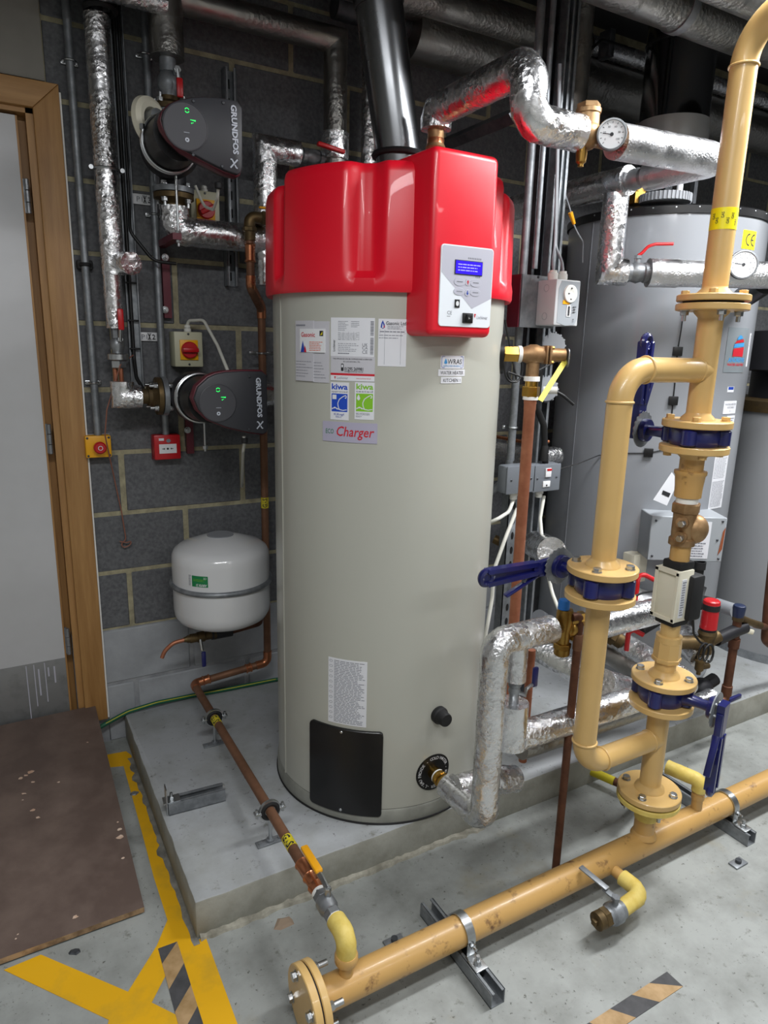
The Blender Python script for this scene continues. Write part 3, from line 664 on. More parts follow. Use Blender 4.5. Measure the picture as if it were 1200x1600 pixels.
    sfl=Flat((0,YFc-.0006,0),(1,0,0),(0,0,1))
    t0=at(*lets[0],Y=YFc); t1=at(*lets[1],Y=YFc); L=(t1-t0).length; r_=math.atan2(t1.z-t0.z,t1.x-t0.x)
    text(sfl,'GRUNDFOS',t0.x,t0.z,L*.125,'pumptext',fp,bold=.055,wid=L,rot=r_)
    c=at(*logo,Y=YFc); k=L*.085; b=B(); 
    stroke(b,sfl,[(c.x-k,c.z-k*1.1),(c.x-.1*k,c.z-.1*k),(c.x+k,c.z+k*1.1)],k*.38,.0016)
    stroke(b,sfl,[(c.x-k*.95,c.z+k*1.0),(c.x-k*.5,c.z+k*.95),(c.x-.1*k,c.z+.2*k)],k*.36,.0016); stroke(b,sfl,[(c.x+k*.95,c.z-k*1.0),(c.x+k*.6,c.z-k*.95),(c.x+.2*k,c.z-.25*k)],k*.36,.0016); b.make('pump_emblem','pumptext',fp)
    for u in ring: 
        q=at(*u,Y=YFc); inst('screw',SCREWD,fp,(q.x,YFc-.0002,q.z),(0,-1,0),sc=1.2)
    return t_,mc
s4=lambda L:[(180+x/4,100+y/4) for x,y in L]; s3=lambda L:[(80+x/3.3333,380+y/3.3333) for x,y in L]
f1=s4([(795,275),(797,640),(785,680),(765,690),(690,665),(560,600),(430,530),(350,455),(305,390),(290,340),(302,290),(345,245),(410,220),(480,207),(560,203),(680,212),(765,230)])[::-1]
p1,m1=pump('circulator_pump','dark circulator pump on the vertical pipe high on the wall',f1,(290,198,35),at(290,200,Y=YFc),'z',(365.5,256),[(360.5,163.5),(364.5,241)],[(291.5,173),(301,190),(291,207.5),(292,219)],s4([(488,232),(675,243),(320,365),(487,568),(668,640)]),.034)
f2=s3([(1125,690),(1130,960),(1125,985),(1105,995),(1030,985),(920,960),(830,925),(770,870),(745,810),(765,750),(820,700),(860,682),(910,672),(1000,667),(1100,668)])[::-1]
p2,m2=pump('circulator_pump','dark circulator pump on the horizontal pipe above the expansion vessel',f2,(340.3,629.6,29.5),at(340,630,Y=YFc),'x',(406,664),[(399.5,590),(402.5,652)],[(340,609),(348.5,621.5),(341,637),(341,646)],s3([(1032,694),(1032,970),(780,830)]),0,.098)
print('pump centres',m1,m2)
# white collar on conduit
p=at(230,194,Y=-.2); b=B(); b.lathe(p,(.55,-.8,.1),[(0,.04),(.0,.064),(.012,.076),(.026,.072),(.034,.058),(.03,.042),(.01,.036),(.0,.036)],36); wc=b.make('pipe_collar','ivory',label='round cream collar left of the upper pump flange',category='collar')
b=B(); b.lathe(p,(.55,-.8,.1),[(-.01,.034),(.05,.034),(.052,.02)],24); b.make('hub','steel',wc)
# pump cable and drops
b=B(); b.tube([V((ip.x+.008,-.04,ip.z+.085)),V((ip.x+.012,-.05,ip.z+.1)),at(318,500,Y=-.12),at(340,540,Y=-.25),at(357,582,Y=-.42)],.0055,.05,10); b.make('pump_cable','cablewhite',label='white cable looping from the isolator down to the lower pump',category='cable')
b=B(); b.tube([at(381,682,Y=-.43),at(382,693,Y=-.42),at(380,705,Y=-.39),at(378,760,Y=-.03)],.0055,.03,10); b.make('pump_cable','cablewhite',label='white cable end hanging from the underside of the lower pump',category='cable')
b=B(); b.tube([at(341,288,Y=-.43),at(340,310,Y=-.4),at(333,328,Y=-.3),at(318,322,Y=-.2),at(305,290,Y=-.2)],.0045,.04,10); b.make('pump_cable','cablewhite',label='pale cable looping under the upper pump',category='cable')
for (px,py) in ((341,285),(382,684)):
    p=at(px,py,Y=-.43); b=B(); b.cyl(p,p-V((0,0,.018)),.011,14,.002); b.make('cable_gland','rubber',p1 if py<400 else p2)
# pipes at pumps
cz=m1.z; ax1=V((m1.x,YH+.02,0))
zb=at(285,362,Y=-.15).z
foilpipe('lagged_pipe','foil-lagged elbow pipe leaving the upper pump to the right',[(m1.x,-.15,m1.z-.158),(m1.x,-.15,zb),(.85,-.15,zb+.0)],.046,.05,amp=.0035)
e=at(272,90,Y=-.15)
zt=at(265,92,Y=-.15).z
foilpipe('lagged_pipe','dull foil-lagged pipe dropping from the ceiling above the upper pump',[(m1.x,-.15,2.94),(m1.x,-.15,zt)],.052,amp=.002,m='foil_dull')
v=thing('ball_valve','tarnished ball valve with red lever above the upper pump','valve',(m1.x,-.15,m1.z+.15))
b=B(); b.cyl((m1.x,-.15,zt+.01),(m1.x,-.15,zt-.04),.026,18); b.lathe((m1.x,-.15,zt-.04),(0,0,-1),[(0,.024),(.02,.034),(.045,.034),(.06,.024),(.075,.024),(zt-.04-(m1.z+.16),.024)],20); b.make('valve_body','galv',v)
p=at(276,110,Y=-.2); b=B(); b.cyl((p.x,-.15,p.z),(p.x,-.215,p.z),.009,12); b.hexa((p.x,-.2,p.z),(p.x,-.212,p.z),.012); b.tube([(p.x,-.212,p.z),at(279,122,Y=-.212)],.006,0,8); lv=b.make('lever','zinc',v)
b=B(); q0=at(279,121,Y=-.214); q1=at(283,153,Y=-.214); b.box((q0+q1)/2,(.02,.012,(q0-q1).length),None,.005); b.make('grip','redlever',lv)
# hanger rod & bracket under upper pump
p=at(277,330,Y=-.24); zr0=at(273,265,Y=-.24).z; zr1=at(279,385,Y=-.24).z
rd=thing('threaded_rod','thin threaded rod with red bracket in front of the upper foil elbow','rod',(p.x,-.24,zr1))
B().cyl((p.x,-.24,zr0),(p.x,-.24,zr1),.0042,10).make('rod','zinc',rd)
z=at(279,371,Y=-.24).z; B().span((p.x-.02,-.25,z-.008),(p.x+.008,-.003,z+.012)).make('bracket','burgundy',rd)
b=B(); b.hexa((p.x,-.24,z-.016),(p.x,-.24,z-.008),.009); b.hexa((p.x,-.24,z+.012),(p.x,-.24,z+.02),.009); b.make('nut','zinc',rd)
p=at(320,680,Y=-.22); z0=at(318,660,Y=-.22).z; z1=at(322,705,Y=-.22).z
rd=thing('threaded_rod','thin threaded rod below the lower pump clamp ring','rod',(p.x,-.22,z1))
B().cyl((p.x,-.22,z0),(p.x,-.22,z1),.0042,10).make('rod','zinc',rd)
b=B(); b.hexa((p.x,-.22,z1+.008),(p.x,-.22,z1+.02),.009); b.make('nut','zinc',rd)
# lower pump pipes
xl=m2.x-.142; zp=m2.z
foilpipe('lagged_pipe','foil-lagged elbow pipe feeding the lower pump from the left',[(xv-.004,-.15,at(178,596,Y=-.15).z),(xv-.004,-.15,zp),(xl-.03,-.15,zp)],.038,.03,amp=.003)
b=B(); b.cyl((xl-.04,-.15,zp),(xl,-.15,zp),.026,18); b.make('pipe_nipple','oldbrass',p2)
foilpipe('lagged_pipe','foil-lagged pipe passing right from the lower pump behind the heater',[(m2.x+.16,-.15,zp),(m2.x+.5,-.15,zp)],.042,.03,amp=.003)
# ---------------------------------------------------------------- upper foil pipes behind the heater
Yb=-.14
q0=at(415,330,Y=Yb); q1=at(415,232,Y=Yb); 
foilpipe('lagged_pipe','shiny foil-lagged pipe with square corner left of the red hood',[(q0.x,Yb,q0.z-.25),(q0.x,Yb,q1.z),(at(466,232,Y=Yb).x,Yb,q1.z)],.042,.015,amp=.003)
v=thing('ball_valve','small plated valve with flat red lever above the red hood','valve',(at(490,232,Y=Yb).x,Yb,q1.z-.03))
xs=at(466,232,Y=Yb).x; b=B(); b.lathe((xs-.005,Yb,q1.z),(1,0,0),[(0,.016),(.02,.016),(.02,.024),(.035,.024),(.035,.019),(.06,.026),(.085,.019),(.085,.024),(.1,.024),(.1,.016),(.13,.016)],18); b.make('valve_body','steel',v)
a=at(496,225,Y=Yb-.085); e=at(538,239,Y=Yb-.085); b=B(); b.box((a+e)/2+V((0,0,.002)),((e-a).length,.02,.014),((e-a),(0,1,0),(e-a).cross(V((0,1,0)))*1),.004); b.make('lever','redlever',v)
q2=at(524,130,Y=Yb); q3=at(535,35,Y=Yb)
foilpipe('lagged_pipe','dull foil-lagged pipe rising behind the hood and turning left along the ceiling',[(q2.x,Yb,1.75),(q2.x,Yb,2.56),(-.3,Yb,2.56)],.042,.03,m='foil_dull',amp=.0025)
foilpipe('lagging_patch','',[(q2.x,Yb,at(522,250,Y=Yb).z),(q2.x,Yb,at(522,208,Y=Yb).z)],.05,amp=.006,freq=40,parent=bpy.data.objects['lagged_pipe.%03d'%([i for i in range(1,30) if 'lagged_pipe.%03d'%i in bpy.data.objects][-1])])
q=at(577,215,Y=-.12); foilpipe('lagged_pipe','thin foil-lagged pipe just left of the boiler flue',[(q.x,-.12,1.7),(q.x,-.12,2.94)],.03,amp=.004,m='foil')
# ---------------------------------------------------------------- gas copper line
GX,GZ=.314,.207
Yg=-.1
xg=at(414,800,Y=Yg).x; zt_=at(408,455,Y=Yg); zg=GZ+.025
gp=thing('gas_pipe','long copper gas pipe running down the wall then out across the plinth','pipe',(GX,-.6,.1))
Yu=-.225; xo=at(391,400,Y=Yu).x
b=B(); b.tube([(xo,Yu,at(390,372,Y=Yu).z),(xo,Yu,at(392,452,Y=Yu).z),(xg,Yg,at(412,484,Y=Yg).z),(xg,Yg,zg),(GX,Yg,GZ),(GX,-1.19,GZ)],.0145,.028,16); b.make('copper_tube','copper_dull',gp,60)
# bright fittings
def sleeve(a,d,L,r,m='copper_new',parent=gp):
    b=B(); d=V(d).normalized(); a=V(a); b.lathe(a,d,[(0,r),(.003,r*1.16),(.006,r),(L-.006,r),(L-.003,r*1.16),(L,r)],20); return b.make('capillary_fitting',m,parent)
for py,px in ((385,390),(404,391)): pass
sleeve((xo,Yu,at(391,410,Y=Yu).z),(0,0,1),.06,.0175); 
b=B(); zc=at(393,448,Y=Yu).z; zd=at(410,480,Y=Yg).z; b.tube([(xo,Yu,zc+.035),(xo,Yu,zc-.002),(xg,Yg,zd+.002),(xg,Yg,zd-.04)],.0172,.028,16); b.make('offset_fitting','copper_new',gp,60)
b=B(); b.tube([(xg,Yg,zg+.05),(xg,Yg,zg),(xg-.05,Yg,zg-(.05)*(zg-GZ)/(xg-GX))],.0172,.028,16); b.make('elbow_fitting','copper_new',gp,60)
b=B(); b.tube([(GX+.05,Yg,GZ+.005),(GX,Yg,GZ),(GX,Yg-.04,GZ)],.0172,.028,16); b.make('elbow_fitting','copper_new',gp,60)
sleeve((GX+.035,Yg,GZ+.004),(1,0,.1),.03,.0175); sleeve((xg-.07,Yg,zg-.006),(-1,0,-.1),.025,.0175)
# brass elbow and small yellow lever at its top
p=at(392,345,Y=Yu); Yg0=Yg; Yg=Yu; g2=thing('gas_cock','brass elbow cock with tiny yellow lever beside the red hood','valve',(p.x,Yg,p.z-.03))
b=B(); b.tube([(xo,Yg,at(390,376,Y=Yu).z),(xo,Yg,p.z+.012),(xo+.06,Yg,p.z+.012),(xo+.06,-.14,p.z+.012)],.019,.02,14); b.hexa((xo,Yg,p.z-.035),(xo,Yg,p.z-.02),.024); b.hexa((xo+.04,Yg,p.z+.012),(xo+.055,Yg,p.z+.012),.024); b.make('elbow','oldbrass',g2)
b=B(); b.box((xo+.045,Yg-.02,p.z+.042),(.036,.012,.007),None,.003); b.make('lever','valvey',g2)
# clips and tapes
Yg=Yg0
z=at(411,552,Y=Yg).z; b=B(); b.torus((xg,Yg,z),(0,0,1),.018,.004,22,8); b.box((xg-.035,Yg,z),(.03,.008,.012),None,.002); b.box((xg+.035,Yg,z),(.03,.008,.012),None,.002); b.cyl((xg,Yg+.02,z),(xg,-.002,z),.004,8); b.make('pipe_clip','zinc',gp)
def tapeband(parent,a,d,L,r,m,txt,th,rot90=True,up=(0,0,1),toward=None,tm='ink',n=1,txtrot=None):
    d=V(d).normalized(); a=V(a); b=B(); b.lathe(a,d,[(0,r),(0,r+.0006),(L,r+.0006),(L,r)],28); o=b.make('gas_tape',m,parent)
    c=a+d*L/2; tw=(V(toward) if toward else CAM)-c; tw=(tw-d*tw.dot(d)).normalized()
    # print wrapped on the tube: u around, v along
    side=d.cross(tw)
    class T:
        def f(s,u,v,w): 
            th_=u/r; return c+d*v+(tw*math.cos(th_)+side*math.sin(th_))*(r+.0006+w)
    return o,T()
z=at(415,786,Y=Yg).z; o,T_=tapeband(gp,(xg,Yg,z-.018),(0,0,1),.042,.0147,'gaslabel','GAS',.02)
text(T_,'GAS',-.009,-.018,.019,'ink',o,bold=.03,rot=math.pi/2,wid=.036,w=.0004) if 0 else text(T_,'GAS',.009,-.018,.018,'ink',o,bold=.03,rot=math.pi/2,wid=.036,w=.0004)
for py,px,f in ((1128,338,0),(1318,452,1)):
    p=at(px,py,Z=GZ); o,T_=tapeband(gp,(GX,p.y+.022,GZ),(0,-1,0),.044,.0147,'gaslabel','GAS',.02)
    text(T_,'GAS',.0115,-.021,.023,'ink',o,bold=.05,rot=math.pi/2,wid=.042,w=.0004)
# munsen rings on stands
for (px,py) in ((335,1121),(421,1266)):
    p=at(px,py,Z=GZ); y=p.y
    st=thing('pipe_stand','zinc pipe ring on rod and foot plate, %s'%('nearer the back wall' if py<1200 else 'nearer the plinth front edge'),'bracket',(GX,y,.1))
    b=B(); b.torus((GX,y,GZ),(0,1,0),.0225,.009,28,8); b.make('rubber_lining','rubber',st)
    b=B(); b.lathe((GX,y-.009,GZ),(0,1,0),[(.004,.029),(.004,.0325),(.014,.0325),(.014,.029)],28)
    for s in (-1,1): b.box((GX+s*.037,y,GZ),(.02,.02,.008),None,.002); b.cyl((GX+s*.039,y,GZ-.014),(GX+s*.039,y,GZ+.014),.0045,10)
    b.make('clip_ring','zinc',st)
    b=B(); b.cyl((GX,y,.102),(GX,y,GZ-.027),.0055,12); b.make('rod','zinc',st)
    b=B(); b.box((GX,y,.1025),(.085,.028,.005),None,.002); b.cyl((GX,y,.104),(GX,y,.112),.012,14)
    for s in (-1,1): b.cyl((GX+s*.03,y,.105),(GX+s*.03,y,.108),.007,10)
    b.make('foot_plate','galv',st)
# press coupling + gas valve + taped elbow to header
HY,HZ,HR=-1.455,.074,.038
y1=at(466,1350,Z=GZ).y
b=B(); b.lathe((GX,y1,GZ),(0,-1,0),[(0,.016),(.004,.02),(.01,.0175),(.05,.0175),(.056,.02),(.062,.0165),(.085,.0165),(.09,.021),(.1,.0185),(.118,.0185)],20); b.make('press_coupling','copper_new',gp)
y2=y1-.118
gv=thing('gas_valve','ball valve with yellow lever between copper pipe and header','valve',(GX,y2-.05,GZ-.03))
b=B(); b.hexa((GX,y2,GZ),(GX,y2-.02,GZ),.021); b.lathe((GX,y2-.02,GZ),(0,-1,0),[(0,.018),(.006,.024),(.03,.024),(.04,.019),(.045,.019)],20); b.hexa((GX,y2-.065,GZ),(GX,y2-.085,GZ),.022); b.make('valve_body','steel',gv)
b=B(); b.cyl((GX,y2+.006,GZ),(GX,y2-.003,GZ),.02,18); b.cyl((GX,y2-.085,GZ),(GX,y2-.094,GZ),.021,18); b.make('thread_tape','ptfe',gv)
b=B(); b.cyl((GX+.004,y2-.035,GZ+.02),(GX+.004,y2-.035,GZ+.04),.008,12); b.hexa((GX+.004,y2-.035,GZ+.036),(GX+.004,y2-.035,GZ+.045),.009); b.make('stem','zinc',gv)
b=B(); b.tube([(GX+.004,y2-.035,GZ+.04),(GX+.004,y2-.005,GZ+.046),(GX+.003,y2+.02,GZ+.05)],.007,.01,8); lv=b.make('lever','zinc',gv)
b=B(); b.box((GX+.003,y2+.06,GZ+.054),(.021,.1,.012),None,.005); b.make('grip','valvey',lv)
te=thing('taped_elbow','elbow wrapped in pale yellow tape joining the gas valve to header','pipe',(GX,HY,HZ))
b=B(); b.tube([(GX,y2-.09,GZ),(GX,HY,GZ+.003),(GX,HY,HZ+.075)],.0235,.055,18,.008,.002,40); b.make('tape_wrap','tape_yellow',te)
b=B(); b.cyl((GX,HY,HZ+.085),(GX,HY,HZ+.02),.0175,18); b.lathe((GX,HY,HZ+.068),(0,0,1),[(0,.026),(.004,.0275),(.018,.0275),(.022,.025)],20); b.make('nipple','gas_worn',te)
# ---------------------------------------------------------------- expansion vessel
Ye=-.19; ec=at(346.5,905,Y=Ye); R=(at(420,905,Y=Ye).x-at(274,905,Y=Ye).x)/2
zt=at(347,835,Y=Ye).z; zb=at(347,978,Y=Ye).z+.018; zm=at(346,915,Y=Ye-R).z
ev=thing('expansion_vessel','white drum expansion vessel strapped to the back wall','vessel',(ec.x,Ye,zb))
H=zt-zb; r=R
prof=[(0,0),(0,.03),(.003,r*.45),(.013,r*.75),(.03,r*.92),(.05,r*.985),(.075,r),(H-.085,r),(H-.064,r*.988),(H-.048,r*.945),(H-.034,r*.84),(H-.014,r*.52),(H,r*.25),(H+.001,0)]
b=B(); b.lathe((ec.x,Ye,zb),(0,0,1),prof,48); b.make('drum','tankwhite',ev,60)
zband=zb+H*.5
b=B(); b.torus((ec.x,Ye,zband),(0,0,1),r+.002,.0095,56,10); b.box((ec.x+r*.6,-.07,zband),(.02,.13,.02)); b.box((ec.x-r*.6,-.07,zband),(.02,.13,.02)); b.make('strap','galv',ev)
b=B(); b.lathe((ec.x,Ye-.0,zt-.003),(0,0,1),[(0,r*.27),(.0055,r*.27),(.006,0)],30); b.make('cap_disc','cablegrey',ev)
a0,z0=cylhit(312,909,(ec.x,Ye),r); sfv=Cyl((ec.x,Ye),r,a0,z0)
b=B(); patch(b,sfv,-.03,-.02,.03,.02); lb=b.make('sticker','stickgreen',ev)
text(sfv,'AIRFIX D',.026,-.009,.009,'white',lb,rot=math.pi,bold=.03,shear=.2,wid=.04); text(sfv,'CE',.026,.016,.007,'white',lb,rot=math.pi); lines(sfv,-.024,.0,.026,.01,3,'lime',lb,.3)
b=B(); patch(b,sfv,-.044,-.02,-.032,.024); lb2=b.make('sticker','tankwhite',ev); lines(sfv,-.043,-.018,-.033,.022,7,'ink_grey',lb2)
zp=at(305,995,Y=Ye).z-.004
b=B(); b.cyl((ec.x,Ye,zb+.01),(ec.x,Ye,zp),.014,14); b.make('stub','cast',ev)
dv=thing('drain_cock','small drain valve with blue lever below the white vessel','valve',(at(315,990,Y=Ye).x,Ye,zp-.02))
X=lambda px: at(px,993-(px-290)*.1,Y=Ye).x
b=B(); b.lathe((X(287),Ye,zp),(1,0,0),[(0,.009),(.012,.012),(.012,.014),(.022,.014),(.022,.017),(.05,.017),(.05,.02),(.075,.02),(.08,.016),(.11,.016),(.11,.02),(.12,.02)],16); b.make('valve_body','oldbrass',dv)
b=B(); p=V((X(311),Ye-.018,zp)); b.cyl(V((p.x,Ye,p.z)),p,.007,10); b.tube([p,p+V((.004,-.004,-.045))],.006,0,8); lv=b.make('lever','chrome',dv)
b=B(); b.box(p+V((.008,-.006,-.082)),(.017,.01,.062),None,.005); b.make('grip','valveblue',lv)
b=B(); b.cyl((X(330),Ye,zp),(X(362),Ye,zp),.02,14); b.make('black_nipple','cast',dv)
b=B(); b.tube([(X(290),Ye,zp),(X(270),Ye,zp-.004),(X(256),Ye,zp-.03),(at(253,1028,Y=Ye).x,Ye,at(253,1028,Y=Ye).z)],.0075,.05,12); b.make('spout_pipe','copper',dv)
b=B(); b.tube([(X(360),Ye,zp),(X(405),Ye,zp+.012),(X(405)+.05,Ye+.1,zp+.012)],.012,.02,12); b.make('feed_pipe','copper_brown',dv)
# ================================================================= WATER HEATER
HC=(.798,-.732); HRAD=.346
wh=thing('water_heater','tall grey-green water heater with bright red hood standing on the plinth','water heater',(HC[0],HC[1],.1))
HT=1.962; HB=1.655
b=B(); b.lathe((*HC,.1),(0,0,1),[(.0,HRAD-.004),(.052,HRAD-.004),(.052,HRAD),(1.562,HRAD),(1.562,0)],120); b.make('casing','heater',wh)
b=B(); b.lathe((*HC,.1),(0,0,1),[(0,HRAD+.003),(.004,HRAD+.005),(.045,HRAD+.004),(.05,HRAD+.001),(.05,HRAD-.01)],120); b.make('base_band','heater_base',wh)
b=B(); b.torus((*HC,.103),(0,0,1),HRAD+.004,.004,100,8); b.make('base_gasket','rubber',wh)
a0,_=cylhit(442,800,HC,HRAD); sf=Cyl(HC,HRAD,a0,0)
b=B(); patch(b,sf,-.003,.15,.003,1.66,.0025); b.make('side_seam','heater',wh)
# hood: lobed plan, drafted wall, rounded top
def lobeR(a):
    d=math.degrees(a); R=.366
    def ss(x): x=max(0,min(1,x)); return x*x*(3-2*x)
    def dip(lo,hi,edge,depth): return depth*ss((d-lo)/edge)*ss((hi-d)/edge)
    R-=dip(-48.8,-30.6,7,.03)
    R-=dip(25,34,2.5,.02)
    R-=dip(-90,-80,3,.02)
    R-=dip(108,150,8,.03)
    if d>33: R-=.004
    return R
n=360
def ring(bm,z,inset,scale=1):
    o=[]
    for i in range(n):
        a=-math.pi+2*math.pi*i/n; R=(lobeR(a)-inset)*scale; dg=math.degrees(a); zz=z-(.028 if (dg<-86 or dg>30) and z>1.9 and scale==1 else 0); o.append(bm.verts.new((HC[0]+R*math.sin(a),HC[1]-R*math.cos(a),zz)))
    return o
b=B(); R_=[]
def flatring(bm,z,r):
    return [bm.verts.new((HC[0]+r*math.sin(-math.pi+2*math.pi*i/n),HC[1]-r*math.cos(-math.pi+2*math.pi*i/n),z)) for i in range(n)]
R_.append(flatring(b.bm,HB+.002,HRAD+.001)); R_.append(flatring(b.bm,HB-.002,.362)); R_.append(flatring(b.bm,HB+.006,.366)); R_.append(flatring(b.bm,HB+.03,.366)); 
R_.append(ring(b.bm,HB+.05,0.0)); R_.append(ring(b.bm,HT-.03,.004)); R_.append(ring(b.bm,HT-.014,.008)); R_.append(ring(b.bm,HT-.004,.017)); R_.append(ring(b.bm,HT,.03)); R_.append(ring(b.bm,HT+.006,.0,.5))
for a,c in zip(R_,R_[1:]):
    for i in range(n): b.bm.faces.new((a[i],a[(i+1)%n],c[(i+1)%n],c[i]))
ct=b.bm.verts.new((*HC,HT+.008))
for i in range(n): b.bm.faces.new((R_[-1][i],R_[-1][(i+1)%n],ct))
hood=b.make('hood','red_hood',wh,50)
# control box
XB0,XB1,YB=.672,.867,-1.152
b=B(); b.box(((XB0+XB1)/2,YB+.11,(1.548+1.978)/2),(XB1-XB0,.22,1.978-1.548),None,.017,4)
bx=b.make('control_box','red_hood',wh,50)
t=bmesh.new(); t.from_mesh(bx.data); o=WL(wh)
for v in t.verts:
    if v.co.y+o.y>YB+.1: v.co.x+= -.01 if v.co.x+o.x<.77 else .006
    if v.co.z+o.z>1.9 and v.co.y+o.y<YB+.1: v.co.y+=.004
t.to_mesh(bx.data); t.free()
PZ0,PZ1=1.572,1.763; PX0,PX1=.6985,.857
sf=Flat((0,YB-.0005,0),(1,0,0),(0,0,1))
b=B(); b.prism(rrect(PX0,PZ0,PX1,PZ1,.009),(0,YB+.001,0),(1,0,0),(0,0,1),.0035,.0008,1); pn=b.make('control_panel','panelwhite',bx)
sf=Flat((0,YB-.0025,0),(1,0,0),(0,0,1))
pw,ph=PX1-PX0,PZ1-PZ0
U=lambda u,v:(PX0+pw*u,PZ0+ph*v)
b=B(); poly_on(b,sf,[U(.015,.665),U(.62,.235),U(.985,.375),U(.985,.96),U(.96,.985),U(.04,.985),U(.015,.96)],.0003); b.make('grey_field','panelgrey',pn)
a=U(.27,.66); c=U(.77,.815); b=B(); b.span((a[0]-.002,YB-.0045,a[1]-.002),(c[0]+.002,YB-.002,c[1]+.002)); fr_=b.make('display_bezel','ink',pn)
b=B(); b.span((a[0],YB-.0052,a[1]),(c[0],YB-.0045,c[1])); lcd=b.make('display','lcd',fr_)
sfd=Flat((0,YB-.0053,0),(1,0,0),(0,0,1)); lines(sfd,a[0]+.006,a[1]+.005,c[0]-.004,c[1]-.004,3,'lcdtext',pn,.35,.2,.0004)
b=B()
for k in range(8): u=U(.5+k*.033,.845); poly_on(b,sf,[(u[0],u[1]),(u[0]+.0035,u[1]),(u[0]+.0035,u[1]+.004),(u[0],u[1]+.004)],.0006)
for k in range(3): u=U(.66+k*.033,.625); poly_on(b,sf,[(u[0],u[1]),(u[0]+.0035,u[1]),(u[0]+.0035,u[1]+.004),(u[0],u[1]+.004)],.0006)
b.make('key_icons','ink_grey',pn)
for (u,v,rx,ry) in ((.36,.56,.017,.010),(.67,.56,.017,.010),(.36,.44,.017,.009),(.67,.44,.017,.009)):
    q=U(u,v); b=B(); b.prism(ell(q[0],q[1],rx,ry,24),(0,YB-.0024,0),(1,0,0),(0,0,1),.0014,.0004,1); k_=b.make('push_button','panelgrey',pn); lines(Flat((0,YB-.0038,0),(1,0,0),(0,0,1)),q[0]-.009,q[1]-.002,q[0]+.009,q[1]+.002,1,'ink_grey',pn,.6,.1,.0005)
for u,v,m,s in ((.515,.56,'ink_red',1),(.515,.43,'sky',-1)):
    q=U(u,v); b=B(); b.prism(ell(q[0],q[1],.008,.0085,20),(0,YB-.0024,0),(1,0,0),(0,0,1),.0014,.0004,1); k_=b.make('arrow_button','panelgrey',pn)
    b=B(); sfa=Flat((0,YB-.0038,0),(1,0,0),(0,0,1)); poly_on(b,sfa,[(q[0]-.0035,q[1]),(q[0]+.0035,q[1]),(q[0],q[1]+s*.006)],.0005); poly_on(b,sfa,[(q[0]-.0012,q[1]),(q[0]+.0012,q[1]),(q[0]+.0012,q[1]-s*.005),(q[0]-.0012,q[1]-s*.005)],.0005); b.make('arrow','ink_red' if s>0 else 'ink_blue',pn)
q=U(.33,.29); b=B(); b.box((q[0],YB-.003,q[1]),(.014,.003,.019)); k_=b.make('socket_frame','black',pn); b=B(); b.prism(ell(q[0],q[1],.0045,.006,16),(0,YB-.0042,0),(1,0,0),(0,0,1),.001); b.make('port','white',k_)
q=U(.54,.115); b=B(); b.box((q[0],YB-.004,q[1]),(.03,.006,.024),None,.001); k_=b.make('power_switch','black',pn); b=B(); b.box((q[0]+.001,YB-.008,q[1]),(.016,.006,.017),((1,.0,.0),(0,1,.25),(0,-.25,1)),.001); rk=b.make('rocker','rubber',k_)
sfr=Flat((0,YB-.011,0),(1,0,0),(0,0,1)); text(sfr,'I-',q[0]-.002,q[1]-.003,.006,'white',pn,w=.0008)
q=U(.17,.15); text(sf,'CE',q[0]-.0035,q[1],.009,'ink_grey',pn,w=.0006); lines(sf,q[0]-.003,q[1]-.006,q[0]+.007,q[1]-.003,1,'ink_grey',pn,.5,.1,.0006)
q=U(.72,.11); text(sf,'Lochinvar',q[0],q[1],.009,'ink_grey',pn,wid=.034,w=.0006); b=B(); poly_on(b,sf,[(q[0]-.008,q[1]+.012),(q[0]-.002,q[1]+.012),(q[0]-.002,q[1]+.009),(q[0]-.008,q[1]+.009)],.0006); poly_on(b,sf,[(q[0]-.008,q[1]+.008),(q[0]-.003,q[1]+.008),(q[0]-.005,q[1]+.002)],.0006); b.make('emblem','ink_red',pn)
# heater print ---------------------------------------------------
def hsurf(px,py):
    a,z=cylhit(px,py,HC,HRAD); return Cyl(HC,HRAD,a,z)
def sticker(px0,py0,px1,py1,m,w=.001,name='sticker'):
    s=hsurf(px0,py0); t=hsurf(px1,py1); W=(t.a0-s.a0)*HRAD; Hh=t.z0-s.z0
    b=B(); patch(b,s,0,0,W,Hh,w); return s,W,Hh,b.make(name,m,wh)
# instruction strip
s,W,Hh,o=sticker(514,1131,574,1031,'paper') if 0 else sticker(513,1126,574,1035,'paper')
lines(s,W*.16,.004,W*.96,Hh-.004,40,'ink_grey',o,.4,.25)
b=B()
for k in range(12): 
    v=Hh*(.955-k*.0795); e=ell(W*.075,v,W*.045,Hh*.016,14); 
    for p,q in zip(e,e[1:]+e[:1]): stroke(b,s,[p,q],.0008,.0016)
b.make('ring_marks','ink_grey',o)
